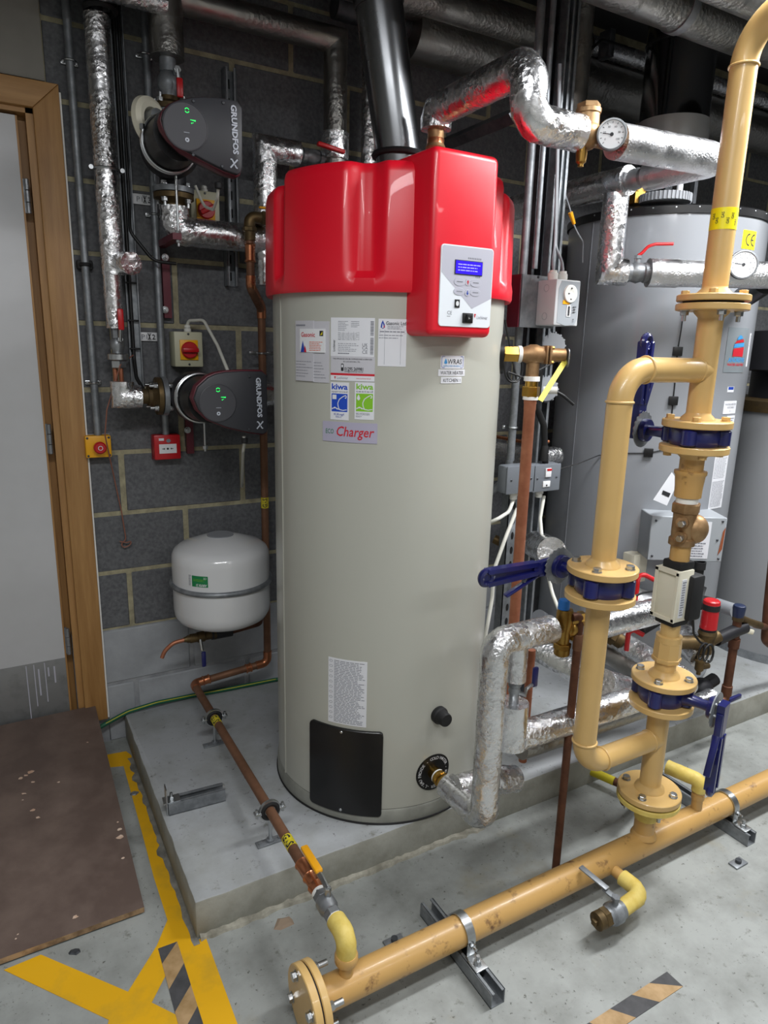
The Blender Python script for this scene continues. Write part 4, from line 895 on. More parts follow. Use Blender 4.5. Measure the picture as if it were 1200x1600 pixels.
# access plate
s0=hsurf(487,1247); t0=hsurf(599,1140)
W=(t0.a0-s0.a0)*HRAD; zt=cylhit(487,1122,HC,HRAD)[1]; zb=cylhit(487,1250,HC,HRAD)[1]
sp=Cyl(HC,HRAD,s0.a0,zb); Hh=zt-zb
b=B(); rr=rrect(0,0,W,Hh,.012,4); 
cols=14; t=b.bm
def edgev(u):
    r=.012
    dx=0
    if u<r: dx=r-math.sqrt(max(0,r*r-(r-u)**2))
    elif u>W-r: dx=r-math.sqrt(max(0,r*r-(u-W+r)**2))
    return dx
us=[0,.0015,.004,.008,.012]+[.012+(W-.024)*i/cols for i in range(1,cols)]+[W-.012,W-.008,W-.004,W-.0015,W]
for lay in (.009,):
    pr=None
    for u in us:
        e=edgev(u); q=[t.verts.new(sp.f(u,e,-.001)),t.verts.new(sp.f(u,e,lay-.002)),t.verts.new(sp.f(u,e+.002,lay)),t.verts.new(sp.f(u,Hh-e-.002,lay)),t.verts.new(sp.f(u,Hh-e,lay-.002)),t.verts.new(sp.f(u,Hh-e,-.001))]
        if pr: 
            for k in range(5): t.faces.new((pr[k],q[k],q[k+1],pr[k+1]))
        else: t.faces.new(q)
        pr=q
    t.faces.new(pr[::-1])
ap=b.make('access_plate','black_sheet',wh)
for u,v in ((W*.47,Hh-.01),(W*.47,.012)):
    p=sp.f(u,v,.009); inst('screw',SCREW,ap,p,p-sp.f(u,v,0),sc=1.2)
# black cap
s=hsurf(685,1116); p=s.f(0,0,0); nd=s.f(0,0,1)-p
b=B(); b.lathe(p,nd,[(-.002,.027),(.012,.027),(.016,.0225),(.04,.0205),(.043,.019),(.043,0)],28); b.make('port_cap','rubber',wh)
# cold water ring
s=hsurf(677,1206); p=s.f(0,0,0); CWP=p; CWN=(s.f(0,0,1)-p).normalized()
b=B(); t=b.bm; c=t.verts.new(s.f(0,0,.002)); rg=[t.verts.new(s.f(.06*math.cos(2*math.pi*i/40),.06*math.sin(2*math.pi*i/40),.002)) for i in range(40)]; ro=[t.verts.new(s.f(.06*math.cos(2*math.pi*i/40),.06*math.sin(2*math.pi*i/40),-.001)) for i in range(40)]
for i in range(40): j=(i+1)%40; t.faces.new((c,rg[i],rg[j])); t.faces.new((rg[i],ro[i],ro[j],rg[j]))
cw=b.make('inlet_collar','black',wh)
txt="L'EAU FROIDE - COLD WATER - KOUD WATER -"
for i,ch in enumerate(txt):
    if ch==' ': continue
    an=math.radians(238-i*9.0); 
    text(s,ch,.044*math.cos(an),.044*math.sin(an),.0102,'white',cw,align='CENTER',rot=an-math.pi/2,w=.0028)
# --- sticker cluster
PZ=lambda px,py: cylhit(px,py,HC,HRAD)
# two curling dockets with a business card
s,W,Hh,o=sticker(464,594,491,501,'paper_grey',.004,'docket'); lines(s,.003,.01,W-.003,Hh*.36,6,'ink_grey',o,.15,.5,.0046); lines(s,.004,Hh*.9,W*.6,Hh*.95,1,'ink_grey',o,.5,.1,.0046)
s,W,Hh,o=sticker(490,597,515,502,'paper_grey',.002,'docket'); lines(s,.003,.01,W-.003,Hh*.36,6,'ink_grey',o,.15,.5,.0026,2)
s,W,Hh,o=sticker(471,550,509,514,'white',.0056,'business_card'); text(s,'Gasonic',W*.06,Hh*.66,Hh*.2,'ink_red',o,bold=.02,wid=W*.58,w=.006)
b=B(); poly_on(b,s,[(W*.04,0),(W*.24,0),(W*.2,Hh*.2),(W*.14,Hh*.5),(W*.09,Hh*.25)],.006); b.make('flame','ink_blue',o); b=B(); poly_on(b,s,[(W*.2,0),(W*.3,0),(W*.27,Hh*.18),(W*.22,Hh*.3)],.0062); b.make('flame_edge','ink_red',o)
lines(s,W*.42,Hh*.06,W*.95,Hh*.48,6,'ink_orange',o,.35,.3,.006); b=B(); patch(b,s,W*.82,Hh*.7,W*.95,Hh*.92,.0062,2); bb=b.make('badge','ink',o); b=B(); poly_on(b,s,[(W*.84,Hh*.73),(W*.93,Hh*.9),(W*.93,Hh*.76)],.0066); b.make('badge_mark','gaslabel',o)
# data plate
s,W,Hh,o=sticker(517,556,586,497,'paper'); 
lines(s,W*.18,Hh*.66,W*.42,Hh*.93,6,'ink_grey',o,.28,.4); lines(s,W*.48,Hh*.75,W*.68,Hh*.93,4,'ink_grey',o,.28,.4,seed=3); lines(s,W*.18,Hh*.42,W*.65,Hh*.62,6,'ink_grey',o,.2,.1,seed=5); lines(s,W*.18,Hh*.12,W*.66,Hh*.36,5,'ink_grey',o,.25,.4,seed=7); lines(s,W*.18,Hh*.05,W*.45,Hh*.1,1,'ink_grey',o,.5,.1)
text(s,'UK',W*.73,Hh*.27,.008,'ink_grey',o); text(s,'CA',W*.73,Hh*.19,.008,'ink_grey',o); text(s,'CE',W*.73,Hh*.08,.009,'ink_grey',o)
text(s,'Lochinvar',W*.11,Hh*.12,.007,'ink',o,rot=math.pi/2,wid=Hh*.3)
b=B()
for (v0,v1) in ((.55,.93),(.06,.48)):
    k=v0; r_=random.Random(3)
    while k<v1: d=r_.uniform(.006,.022); poly_on(b,s,[(W*.91,Hh*k),(W*.98,Hh*k),(W*.98,Hh*(k+d)),(W*.91,Hh*(k+d))],.0016); k+=d+r_.uniform(.008,.018)
b.make('barcode','ink_grey',o)
b=B(); 
for i in range(4): stroke(b,s,[(W*.18,Hh*(.44+i*.06)),(W*.66,Hh*(.44+i*.06))],.0004,.0015)
for i in range(4): stroke(b,s,[(W*(.3+i*.12),Hh*.42),(W*(.3+i*.12),Hh*.64)],.0004,.0015)
b.make('table_rules','ink_grey',o)
# commissioning sticker
s,W,Hh,o=sticker(517,594,586,558,'paper_grey'); text(s,'THIS APPLIANCE CAN BE COMMISSIONED & SERVICED',W*.06,Hh*.87,.0034,'ink',o,wid=W*.88); text(s,'BY LOCHINVAR LTD.',W*.3,Hh*.76,.0034,'ink',o,wid=W*.38); text(s,'01295 269981',W*.33,Hh*.43,.0085,'ink',o,wid=W*.42,bold=.02); text(s,'info@lochinvar.ltd.uk',W*.33,Hh*.36,.004,'ink',o,wid=W*.42)
b=B(); poly_on(b,s,rrect(W*.25,Hh*.4,W*.31,Hh*.7,.002),.0014); ph_=b.make('phone_icon','ink',o); b=B(); poly_on(b,s,rrect(W*.262,Hh*.55,W*.298,Hh*.66,.0008),.0018); b.make('phone_screen','paper',ph_)
b=B(); patch(b,s,0,Hh*.22,W,Hh*.31,.0014); b.make('red_stripe','ink_red',o)
b=B(); patch(b,s,0,0,W,Hh*.22,.0013); wb=b.make('white_strip','paper',o); text(s,'Lochinvar',W*.15,Hh*.07,.007,'ink_grey',o,wid=W*.26); text(s,'www.lochinvar.ltd.uk',W*.6,Hh*.09,.004,'ink_red',o,wid=W*.32); b=B(); poly_on(b,s,[(W*.09,Hh*.17),(W*.13,Hh*.17),(W*.11,Hh*.05)],.0018); b.make('emblem','ink_red',o)
# kiwa pair
def kiwa(px0,px1,m,top,l1,l2,word):
    s,W,Hh,o=sticker(px0,655,px1,598,'paper'); text(s,'kiwa',W*.06,Hh*.815,Hh*.155,m,o,bold=.03,wid=W*.86); text(s,word,W*.06,Hh*.735,Hh*.05,'ink_grey',o,wid=W*.86)
    b=B(); patch(b,s,W*.07,Hh*.22,W*.93,Hh*.7,.0013); sq=b.make('emblem_field',m,o)
    b=B(); stroke(b,s,[(W*.1,Hh*.3),(W*.3,Hh*.32),(W*.5,Hh*.28),(W*.7,Hh*.26),(W*.9,Hh*.28)],.0022,.0018); stroke(b,s,[(W*.5,Hh*.29),(W*.44,Hh*.36),(W*.42,Hh*.45),(W*.5,Hh*.55),(W*.62,Hh*.6),(W*.74,Hh*.64),(W*.84,Hh*.66),(W*.88,Hh*.62),(W*.84,Hh*.58),(W*.8,Hh*.6)],.0022,.0018); stroke(b,s,[(W*.1,Hh*.28),(W*.25,Hh*.34),(W*.4,Hh*.28)],.002,.0018)
    if top=='flame': poly_on(b,s,[(W*.12,Hh*.55),(W*.34,Hh*.55),(W*.34,Hh*.67),(W*.12,Hh*.67)],.0018)
    else: poly_on(b,s,[(W*.12,Hh*.55),(W*.2,Hh*.51),(W*.28,Hh*.55),(W*.28,Hh*.59),(W*.2,Hh*.68),(W*.12,Hh*.59)],.0018)
    b.make('emblem_line','paper',sq)
    text(s,l1,W*.2 if top=='flame' else W*.07,Hh*.12,Hh*.065,'ink_blue' if top=='flame' else 'ink_grey',o,wid=W*.55 if top=='flame' else W*.7); text(s,l2,W*.3 if top=='flame' else W*.07,Hh*.06,Hh*.045,'ink_blue' if top=='flame' else 'ink_grey',o,wid=W*.3)
kiwa(516.5,545.5,'kiwablue','flame','KUKreg4','NOx 5','approved'); kiwa(554,585.5,'lime','drop','90% HYDROGEN','READY','tested')
# product plaque
s,W,Hh,o=sticker(505,688,590,662,'label_lilac',.0022,'plaque'); text(s,'ECO',W*.06,Hh*.4,Hh*.24,'ink_green',o,wid=W*.155,w=.0028); text(s,'Charger',W*.255,Hh*.31,Hh*.5,'ink_red',o,shear=.22,wid=W*.67,w=.0028,bold=.012)
# service record
s,W,Hh,o=sticker(590,572,636,499,'paper'); text(s,'Gasonic Ltd',W*.26,Hh*.875,Hh*.075,'ink',o,wid=W*.7,bold=.015)
b=B(); poly_on(b,s,[(W*.08,Hh*.82),(W*.16,Hh*.79),(W*.23,Hh*.82),(W*.22,Hh*.88),(W*.15,Hh*.97),(W*.1,Hh*.9)],.0014); f_=b.make('flame','ink_blue',o); b=B(); poly_on(b,s,[(W*.13,Hh*.81),(W*.18,Hh*.81),(W*.18,Hh*.86),(W*.15,Hh*.91)],.0018); b.make('flame_core','paper',f_); b=B(); poly_on(b,s,[(W*.17,Hh*.8),(W*.23,Hh*.83),(W*.22,Hh*.88)],.0019); b.make('flame_edge','ink_red',f_)
lines(s,W*.32,Hh*.78,W*.9,Hh*.86,3,'ink_grey',o,.4,.3); lines(s,W*.05,Hh*.71,W*.95,Hh*.755,1,'ink_grey',o,.5,.02); lines(s,W*.03,Hh*.58,W*.9,Hh*.69,2,'ink_grey',o,.25,.3)
b=B()
for u in (.23,.8): stroke(b,s,[(W*u,Hh*.04),(W*u,Hh*.77)],.0006,.0014)
for v in (.77,.7): stroke(b,s,[(W*.03,Hh*v),(W*.97,Hh*v)],.0005,.0014)
b.make('table_rules','ink_grey',o)
# WRAS + Dymo strips
s,W,Hh,o=sticker(688,576,725,556,'paper'); b=B(); rr=rrect(W*.04,Hh*.07,W*.96,Hh*.93,.004,5)
for p,q in zip(rr,rr[1:]+rr[:1]): stroke(b,s,[p,q],.0012,.0014)
b.make('border','ink_blue',o); text(s,'WRAS',W*.27,Hh*.36,Hh*.4,'ink',o,wid=W*.62); text(s,'APPROVED PRODUCT',W*.1,Hh*.14,Hh*.14,'sky',o,wid=W*.8); b=B(); poly_on(b,s,[(W*.14,Hh*.4),(W*.2,Hh*.35),(W*.26,Hh*.4),(W*.26,Hh*.52),(W*.2,Hh*.8),(W*.14,Hh*.52)],.0014); b.make('drop','sky',o)
s,W,Hh,o=sticker(684.5,587.5,726,577.5,'paper'); text(s,'WATER HEATER',W*.07,Hh*.24,Hh*.56,'ink',o,wid=W*.86)
s,W,Hh,o=sticker(688.5,599,721,589,'paper'); text(s,'KITCHEN 1',W*.09,Hh*.22,Hh*.56,'ink',o,wid=W*.82)
# side port on the right of the heater
a,z=cylhit(779,553,HC,HRAD); a=math.radians(51); SP=Cyl(HC,HRAD,a,z).f(0,0,0); SN=V((math.sin(a),-math.cos(a),0))
b=B(); b.lathe(SP-SN*.004,SN,[(0,.058),(.012,.058),(.012,0)],32); b.make('side_port','black',wh)
# flue of the heater
fp0=at(623,246,Y=-.60); fp1=at(590,-10,Y=-.60)
fl=thing('boiler_flue','shiny leaning steel flue rising from the red hood to the ceiling','flue',fp0)
FRd=.5*73*mpp((fp0+fp1)/2)
d=(fp1-fp0).normalized(); b=B(); L=(fp1-fp0).length
b.cyl(fp0-d*.12,fp0+d*(L*2.2),FRd,48); b.make('flue_pipe','flue_dark',fl)
q=fp0+d*(L*.93); b=B(); b.lathe(q,d,[(0,FRd+.001),(.001,FRd+.004),(.03,FRd+.004),(.033,FRd+.007),(.04,FRd+.007),(.043,FRd+.004),(.075,FRd+.004),(.077,FRd)],48); b.make('joint_band','flue_dark',fl)
b=B(); b.torus(at(623,244,Y=-.60)-V((0,0,.0)),(0,0,1),FRd+.006,.009,40,8); b.make('flue_seal','rubber',fl)
# ================================================================= HOT OUTLET
hx,hyt,hz=.917,-.775,2.182
op=at(678,222,X=hx); 
hu=thing('outlet_union','copper and brass outlet fitting rising from the red hood','fitting',(hx,hyt,1.96))
b=B(); b.hexa((hx,hyt,HT-.01),(hx,hyt,HT+.1),.03); b.lathe((hx,hyt,HT+.1),(0,0,1),[(0,.026),(.015,.026),(.022,.03),(.034,.024),(.05,.024),(.09,.024)],24); b.make('union_nut','bronze',hu)
b=B(); b.lathe((hx,hyt,HT+.125),(0,0,1),[(0,.022),(.0,.025),(.02,.025),(.024,.022),(.1,.022)],24); b.make('copper_stub','copper_new',hu)
HYm=-1.175; hzm=2.058; xend=1.64
foilpipe('lagged_pipe','crumpled foil-lagged hot pipe arching from the red hood towards the check valve',[(hx,hyt,HT+.17),(hx,hyt,hz),(hx,HYm,hz),(hx,HYm,hzm),(at(903,212,Y=HYm).x,HYm,hzm)],.0435,.05,amp=.0045,seg=36,crump=1.5)
xa=at(903,212,Y=HYm).x; xb=at(950,215,Y=HYm).x
cv=thing('check_valve','upright bronze check valve between two shiny foil pipes','valve',(xa+.03,HYm,hzm-.03))
xc=at(917,205,Y=HYm).x
b=B(); b.cyl((xa-.02,HYm,hzm),(xb+.02,HYm,hzm),.024,20); b.sphere((xc,HYm,hzm),.037,(1,1,1)); zt=at(923,172,Y=HYm).z
b.lathe((xc,HYm,hzm),(0,0,1),[(0,.03),(zt-hzm-.012,.029),(zt-hzm-.01,.032),(zt-hzm,.032),(zt-hzm,.0)],20); b.make('valve_body','bronze',cv)
b=B(); b.hexa((xc,HYm,zt),(xc,HYm,zt+.014),.03); b.cyl((xc,HYm,zt+.012),(xc,HYm,zt+.017),.015,14); b.make('cap','bronze',cv)
zl=at(913,262,Y=HYm).z; b=B(); b.lathe((xc-.012,HYm,hzm-.03),(0,0,-1),[(0,.013),(.012,.013),(.012,.015),(.035,.013),(.04,.0075),(hzm-.03-zl,.0075)],16); b.make('drain_tail','brass',cv)
foilpipe('lagged_pipe','long smooth foil-lagged pipe from the gauge round to the tee by the grey tank',[(xb+.03,HYm,hzm+.002),(xend,HYm,2.075),(xend,-.93,2.075)],.045,.04,amp=.0022,m='foil_weave')
def gauge(p,d,R,label,name='dial_gauge'):
    p=V(p); d=V(d).normalized(); g=thing(name,label,'gauge',p)
    b=B(); b.lathe(p,d,[(-.02,R*.9),(0,R),(.012,R),(.014,R*.97),(.0145,R*.88),(.011,R*.86),(.011,0)],40); b.cyl(p-d*.06,p-d*.015,.012,14); b.make('case','steel',g)
    x,y,z=frame(d); s=Flat(p+d*.0112,x,y)
    b=B(); poly_on(b,s,ell(0,0,R*.86,R*.86,36),.0003); f=b.make('dial_face','white',g)
    b=B()
    for i in range(11):
        a=math.radians(225-27*i); stroke(b,s,[(math.cos(a)*R*.66,math.sin(a)*R*.66),(math.cos(a)*R*.78,math.sin(a)*R*.78)],R*.035,.0008)
    stroke(b,s,[(0,0),(-R*.6,R*.08)],R*.05,.0012); poly_on(b,s,ell(0,0,R*.12,R*.12,14),.0014); b.make('scale_marks','ink',f)
    b=B(); 
    for i in range(6):
        a=math.radians(215-50*i); text(s,str(i*20),math.cos(a)*R*.5,math.sin(a)*R*.5-R*.06,R*.13,'ink',f,align='CENTER',w=.0008)
    return g
gp_=at(955,211,Y=HYm-.055); gauge(gp_,(-.62,-.75,-.12),.5*46*mpp(gp_),'round white dial thermometer beside the bronze check valve')
# tee run
tz=2.078; ty=-.80
un=thing('pipe_union','dull brass union joining the two foil pipes over the grey tank','fitting',(xend,-.9,tz-.03))
b=B(); b.lathe((xend,-.94,2.076),(0,1,0),[(0,.024),(.02,.024),(.02,.03),(.035,.03),(.035,.026),(.05,.033),(.075,.033),(.08,.026),(.12,.026)],20); b.make('union_nut','steel',un)
foilpipe('lagged_pipe','foil-lagged pipe with a branch dropping in front of the grey tank',[(xend,-.85,tz),(xend,-.25,tz)],.047,.03,amp=.003)
zdn=at(950,425,Y=ty).z
dirp=V((math.cos(math.radians(32)),-math.sin(math.radians(32)),0))
pe=V((xend,ty,zdn))
foilpipe('lagged_branch','',[(xend,ty,tz),(xend,ty,zdn),pe+dirp*.075],.045,.02,amp=.004,parent=bpy.data.objects[[o.name for o in bpy.data.objects if o.name.startswith('lagged_pipe')][-1]] if 0 else None) if 0 else foilpipe('lagged_pipe','foil-lagged drop pipe with a square foot in front of the grey tank',[(xend,ty,tz-.035),(xend,ty,zdn),pe+dirp*.06],.043,.02,amp=.004)
pe=pe-dirp*.035; vv=thing('ball_valve','ball valve with curved red lever on the pipe crossing the grey tank','valve',pe+dirp*.12+V((0,0,-.03)))
b=B(); b.lathe(pe+dirp*.07,dirp,[(0,.026),(.02,.026),(.02,.033),(.035,.033),(.04,.03),(.06,.036),(.08,.03),(.085,.034),(.1,.034),(.1,.026),(.13,.026)],20); b.make('valve_body','steel',vv)
q=pe+dirp*.13; b=B(); b.cyl(q+V((0,0,.03)),q+V((0,0,.055)),.01,12); b.hexa(q+V((0,0,.045)),q+V((0,0,.056)),.014); b.make('stem','galv',vv)
b=B(); L0=q+V((0,0,.056)); pts=[L0,L0+dirp*.012+V((0,0,.008)),L0+dirp*.03+V((0,0,.03)),L0+dirp*.055+V((0,0,.038)),L0+dirp*.115+V((0,0,.04))]; b.tube(pts,.0055,.03,10); b.make('lever','redlever',vv)
foilpipe('lagged_pipe','foil-lagged pipe crossing the top of the grey tank behind the yellow riser',[pe+dirp*.17,pe+dirp*.27],.048,.02,amp=.002,m='foil_weave')
l2=foilpipe('lagged_pipe','foil-lagged pipe end with a dial set in it at the right of the grey tank',[pe+dirp*.272,pe+dirp*.66],.045,.02,amp=.0022,m='foil_weave')
q=at(1160,414,Y=(pe+dirp*.56).y-.045); gauge(q,(-.62,-.77,0),.5*44*mpp(q),'white dial thermometer set into the foil pipe right of the yellow riser')
b=B(); b.lathe(q+V((.012,.012,0)),(-.62,-.77,0),[(-.03,.033),(.012,.036),(.012,.03),(-.03,.028)],30); b.make('lagging_cutout','brass',l2)
b=B(); b.tube([pe+dirp*.6+V((.02,.04,-.02)),pe+dirp*.6+V((.1,.17,-.06))],.04,0,18); b.make('tank_boss','black',l2)
b=B(); b.tube([pe+dirp*.66,pe+dirp*.8],.028,0,18); b.make('brown_pipe','copper_brown',l2)
# ================================================================= YELLOW GAS PIPEWORK
RX,BX=1.317,1.022; RR=.0303
RXt=lambda z: RX
hd=thing('gas_header','yellow gas header pipe running along the floor with a blanked end','pipe',(1.2,HY,FZ))
xl=.235
b=B(); b.cyl((xl,HY,HZ),(3.4,HY-.0,HZ),HR,32); b.make('pipe','gas_worn',hd)
def flange(parent,c,d,R=.086,th=.018,bolts=4,br=.0665,hub=None,m='gas',bm_=None,phase=math.pi/4,top=True,name='flange'):
    c=V(c); d=V(d).normalized(); pr=[(-th/2,R*.55),(-th/2,R-.002),(-th/2+.002,R),(th/2-.002,R),(th/2,R-.002)]
    if hub: pr+=[(th/2,hub*1.42),(th/2+.006,hub*1.36),(th/2+.016,hub*1.02),(th/2+.02,hub)]
    else: pr+=[(th/2,R*.4)]
    b=B(); b.lathe(c,d,pr,48); f=b.make(name,m,parent)
    if bolts and bm_:
        x,y,z=frame(d)
        for k in range(bolts):
            a=phase+2*math.pi*k/bolts; inst('bolt',bm_,f,c+d*(th/2)+(x*math.cos(a)+y*math.sin(a))*br,d)
    return f
bf=flange(hd,(xl,HY,HZ),(-1,0,0),.085,.018,4,.063,None,'gas',NUT,0.5,name='pipe_flange')
b=B(); b.lathe((xl-.009,HY,HZ),(-1,0,0),[(0,.08),(.0,.0805),(.0035,.0805),(.0035,.08)],40); b.make('gasket','rubber',hd)
b=B(); b.lathe((xl-.0125,HY,HZ),(-1,0,0),[(0,.083),(.001,.085),(.017,.085),(.019,.083),(.019,0)],48); bl=b.make('blank_flange','gas',hd)
x,y,z=frame((-1,0,0))
for k in range(4):
    a=.5+math.pi/2*k; q=V((xl-.0315,HY,HZ))+(x*math.cos(a)+y*math.sin(a))*.063; inst('bolt',BOLT,bl,q,(-1,0,0))
    q2=V((xl+.009,HY,HZ))+(x*math.cos(a)+y*math.sin(a))*.063; b=B(); b.hexa(q2,q2+V((.012,0,0)),.0105); b.cyl(q2,q2+V((.035,0,0)),.007,12); b.make('stud','zinc',bf)
b=B(); b.cyl((RX,HY,HZ+.01),(RX,HY,.225),RR,28); b.lathe((RX,HY,HZ+.03),(0,0,1),[(0,RR+.008),(.012,RR+.003),(.016,RR)],28); b.make('branch','gas_worn',hd)
b=B(); b.lathe((RX,HY,.165),(0,0,1),[(0,RR),(.0,RR+.003),(.055,RR+.0035),(.055,RR)],28); b.make('tape_wrap','tape_yellow',hd)
f=flange(hd,(RX,HY,.234),(0,0,-1),.09,.016,4,.068,None,'tape_yellow',NUT,.4)
# supports
def support(xpx,label,y0,y1,xx):
    st=thing('pipe_support',label,'bracket',(xx,(y0+y1)/2,FZ))
    b=B(); channel(b,(xx,(y0+y1)/2,FZ+.0205),(0,1,0),abs(y1-y0),up=(0,0,1)); b.make('channel','galv',st)
    b=B(); a=[math.radians(-15+ i*13) for i in range(17)]
    r=HR+.002; w_=.024
    t=b.bm; pr=None
    for i in range(21):
        an=math.radians(-20+11*i); e=V((0,math.cos(an),math.sin(an)))
        q=[t.verts.new(V((xx+s*w_/2,HY,HZ))+e*(r+k)) for s,k in ((-1,0),(1,0),(1,.0035),(-1,.0035))]
        if pr:
            for k in range(4): t.faces.new((pr[k],pr[(k+1)%4],q[(k+1)%4],q[k]))
        pr=q
    for s in (-1,1): b.box((xx,HY+s*(r+.001),FZ+.062),(w_,.004,.05),None,.001); b.box((xx,HY+s*(r+.014),FZ+.044),(w_*1.25,.03,.004),None,.001)
    cl=b.make('pipe_clamp','zinc',st)
    b=B(); b.box((xx,HY-r-.03,FZ+.043),(.036,.04,.005),None,.001); pl_=b.make('square_washer','zinc',st); inst('bolt',NUT,pl_,(xx,HY-r-.03,FZ+.0455),(0,0,1),sc=.9)
    inst('bolt',NUT,cl,(xx,HY-r-.004,FZ+.078),(0,-1,0),sc=.7); inst('bolt',NUT,cl,(xx,HY+r+.004,FZ+.078),(0,1,0),sc=.7)
s0=at(667,1412,Z=FZ+.03); s1=at(778,1556,Z=FZ+.03)
support(0,'channel bracket clamping the yellow header near its blanked end',s1.y,s0.y,(s0.x+s1.x)/2)
s2=at(1190,1300,Z=FZ+.03); support(0,'channel bracket clamping the yellow header at the right edge',s2.y,HY+.3,s2.x-.05)
# drain
dr=thing('drain_valve','old ball valve on a taped elbow at the front of the header','valve',at(960,1430,Z=.03))
q0=at(962,1362,Z=.066); xd=q0.x; yd0=HY-HR
q1=at(1003,1393,Z=.062); q2=at(968,1423,Z=.058); q3=at(928,1443,Z=.056)
b=B(); b.tube([(xd,HY-.02,.068),V((xd,0,0))*1+V((0,q1.y+.055,.066))],.016,0,16); b.make('stub_pipe','gas_worn',dr)
b=B(); b.tube([(xd,q1.y+.06,.066),V((xd+.005,q1.y-.008,.064)),V((q2.x,q2.y,.06))],.0225,.045,18,.007,.0025,45); b.make('tape_wrap','tape_yellow',dr)
dd=(V((q3.x,q3.y,.058))-V((q2.x,q2.y,.06))).normalized(); p=V((q2.x,q2.y,.06))
b=B(); b.lathe(p-dd*.008,dd,[(0,.024),(.014,.026),(.016,.03),(.04,.03),(.046,.025),(.055,.025)],20); b.make('valve_body','galv',dr)
b=B(); b.hexa(p+dd*.045,p+dd*.065,.027); b.lathe(p+dd*.065,dd,[(0,.024),(.018,.024),(.02,.02),(.02,0)],20); b.box(p+dd*.088,(.016,.016,.014),(dd.cross(V((0,0,1))),V((0,0,1)),dd),.002); b.make('end_plug','oldbrass',dr)
b=B(); q=p+dd*.02; b.cyl(q+V((0,0,.02)),q+V((0,0,.05)),.008,12); b.hexa(q+V((0,0,.042)),q+V((0,0,.052)),.012); b.make('stem','galv',dr)
l1=at(907,1358,Z=.118); b=B(); k=V((q.x,q.y,.106)); b.box(k.lerp(V((l1.x,l1.y,.13)),.62),(.018,.005,(l1-k).length*.78),((l1-k).cross(V((0,0,1))),V((0,0,1)),(l1-k)),.002); b.box(k.lerp(V((l1.x,l1.y,.115)),.16),(.018,.005,.04),((l1-k).cross(V((0,0,1))),V((0,0,1)),(l1-k)),.002); b.make('lever','galv',dr)
# rear stub with taped elbow
xr=at(1085,1280,Y=HY).x
rs=thing('taped_elbow','taped yellow elbow rising from the header beside the blue lever','pipe',(xr,HY,HZ+HR))
zt=at(1083,1225,Y=HY).z
b=B(); b.cyl((xr,HY,HZ+.02),(xr,HY,HZ+.1),.017,16); b.lathe((xr,HY,HZ+.07),(0,0,1),[(0,.017),(.002,.02),(.018,.02),(.02,.017)],18); b.make('nipple','gas_worn',rs)
b=B(); b.tube([(xr,HY,HZ+.1),(xr,HY,zt-.0),(xr-.03,HY+.1,zt-.0)],.023,.055,18,.007,.0025,45); b.make('tape_wrap','tape_yellow',rs)
# thin gas pipe lying behind
g0=at(872,1182,Z=.03); g1=at(985,1232,Z=.03)
gpipe=thing('gas_pipe','thin brown gas pipe with a yellow tape band lying behind the header','pipe',(g1.x,g1.y,FZ))
b=B(); b.tube([(g0.x,g0.y,.03),g0.lerp(g1,.7),g1,(g1.x+.14,g1.y-.02,.05),(RX+.05,HY+.12,.12)],.0145,.06,14); b.make('tube','copper_brown',gpipe)
o,T_=tapeband(gpipe,g0.lerp(g1,.47),g1-g0,.09,.0148,'gaslabel','GAS',.02)
# riser builder
def pipez(parent,x,z0,z1,r=RR,m='gas',name='pipe'):
    b=B(); b.cyl((x,HY,z0),(x,HY,z1),r,32); return b.make(name,m,parent)
def weld(bld,c,d,r): bld.torus(c,d,r+.0005,.0035,32,8)
# ---- lower spool
ls=thing('gas_spool','yellow lower pipe spool with bypass elbow standing on the header flange','pipe',(RX,HY,.244))
b=B(); b.cyl((RX,HY,.25),(RX,HY,.545),RR,32); weld(b,(RX,HY,.275),(0,0,1),RR)
zb=.43; b.tube([(RX,HY,zb),(BX,HY,zb),(BX,HY,.915)],RR,.075,32,nb=10); weld(b,(BX+.075,HY,zb),(1,0,0),RR); weld(b,(BX,HY,zb+.075),(0,0,1),RR); weld(b,(RX-.03,HY,zb),(1,0,0),RR-.002); b.make('pipework','gas',ls,50)
flange(ls,(RX,HY,.256),(0,0,1),.09,.018,4,.068,RR,'gas',BOLT,.4)
b=B(); b.lathe((RX,HY,.2435),(0,0,1),[(0,.082),(.0,.083),(.003,.083),(.003,.082)],40); b.make('gasket','rubber',ls)
flange(ls,(RX,HY,.546),(0,0,-1),.088,.018,0,hub=None,m='gas')
flange(ls,(BX,HY,.919),(0,0,-1),.087,.018,0,hub=None,m='gas')
# ---- upper spool
us=thing('gas_spool','yellow upper pipe spool with the bypass crossing to its left leg','pipe',(RX,HY,1.35))
b=B(); zt=1.48; b.cyl((RX,HY,1.352),(RX,HY,1.63),RR,32); b.tube([(RX,HY,zt),(BX,HY,zt),(BX,HY,1.0)],RR,.075,32,nb=10); weld(b,(BX+.075,HY,zt),(1,0,0),RR); weld(b,(BX,HY,zt-.075),(0,0,1),RR); weld(b,(RX-.03,HY,zt),(1,0,0),RR-.002); b.make('pipework','gas',us,50)
flange(us,(RX,HY,1.345),(0,0,1),.086,.018,4,.066,RR,'gas',BOLTY,.6); flange(us,(BX,HY,.99),(0,0,1),.087,.018,4,.066,RR,'gas',BOLT,.55)
flange(us,(RX,HY,1.634),(0,0,-1),.086,.016,4,.066,RR,'gas',NUT,.6)
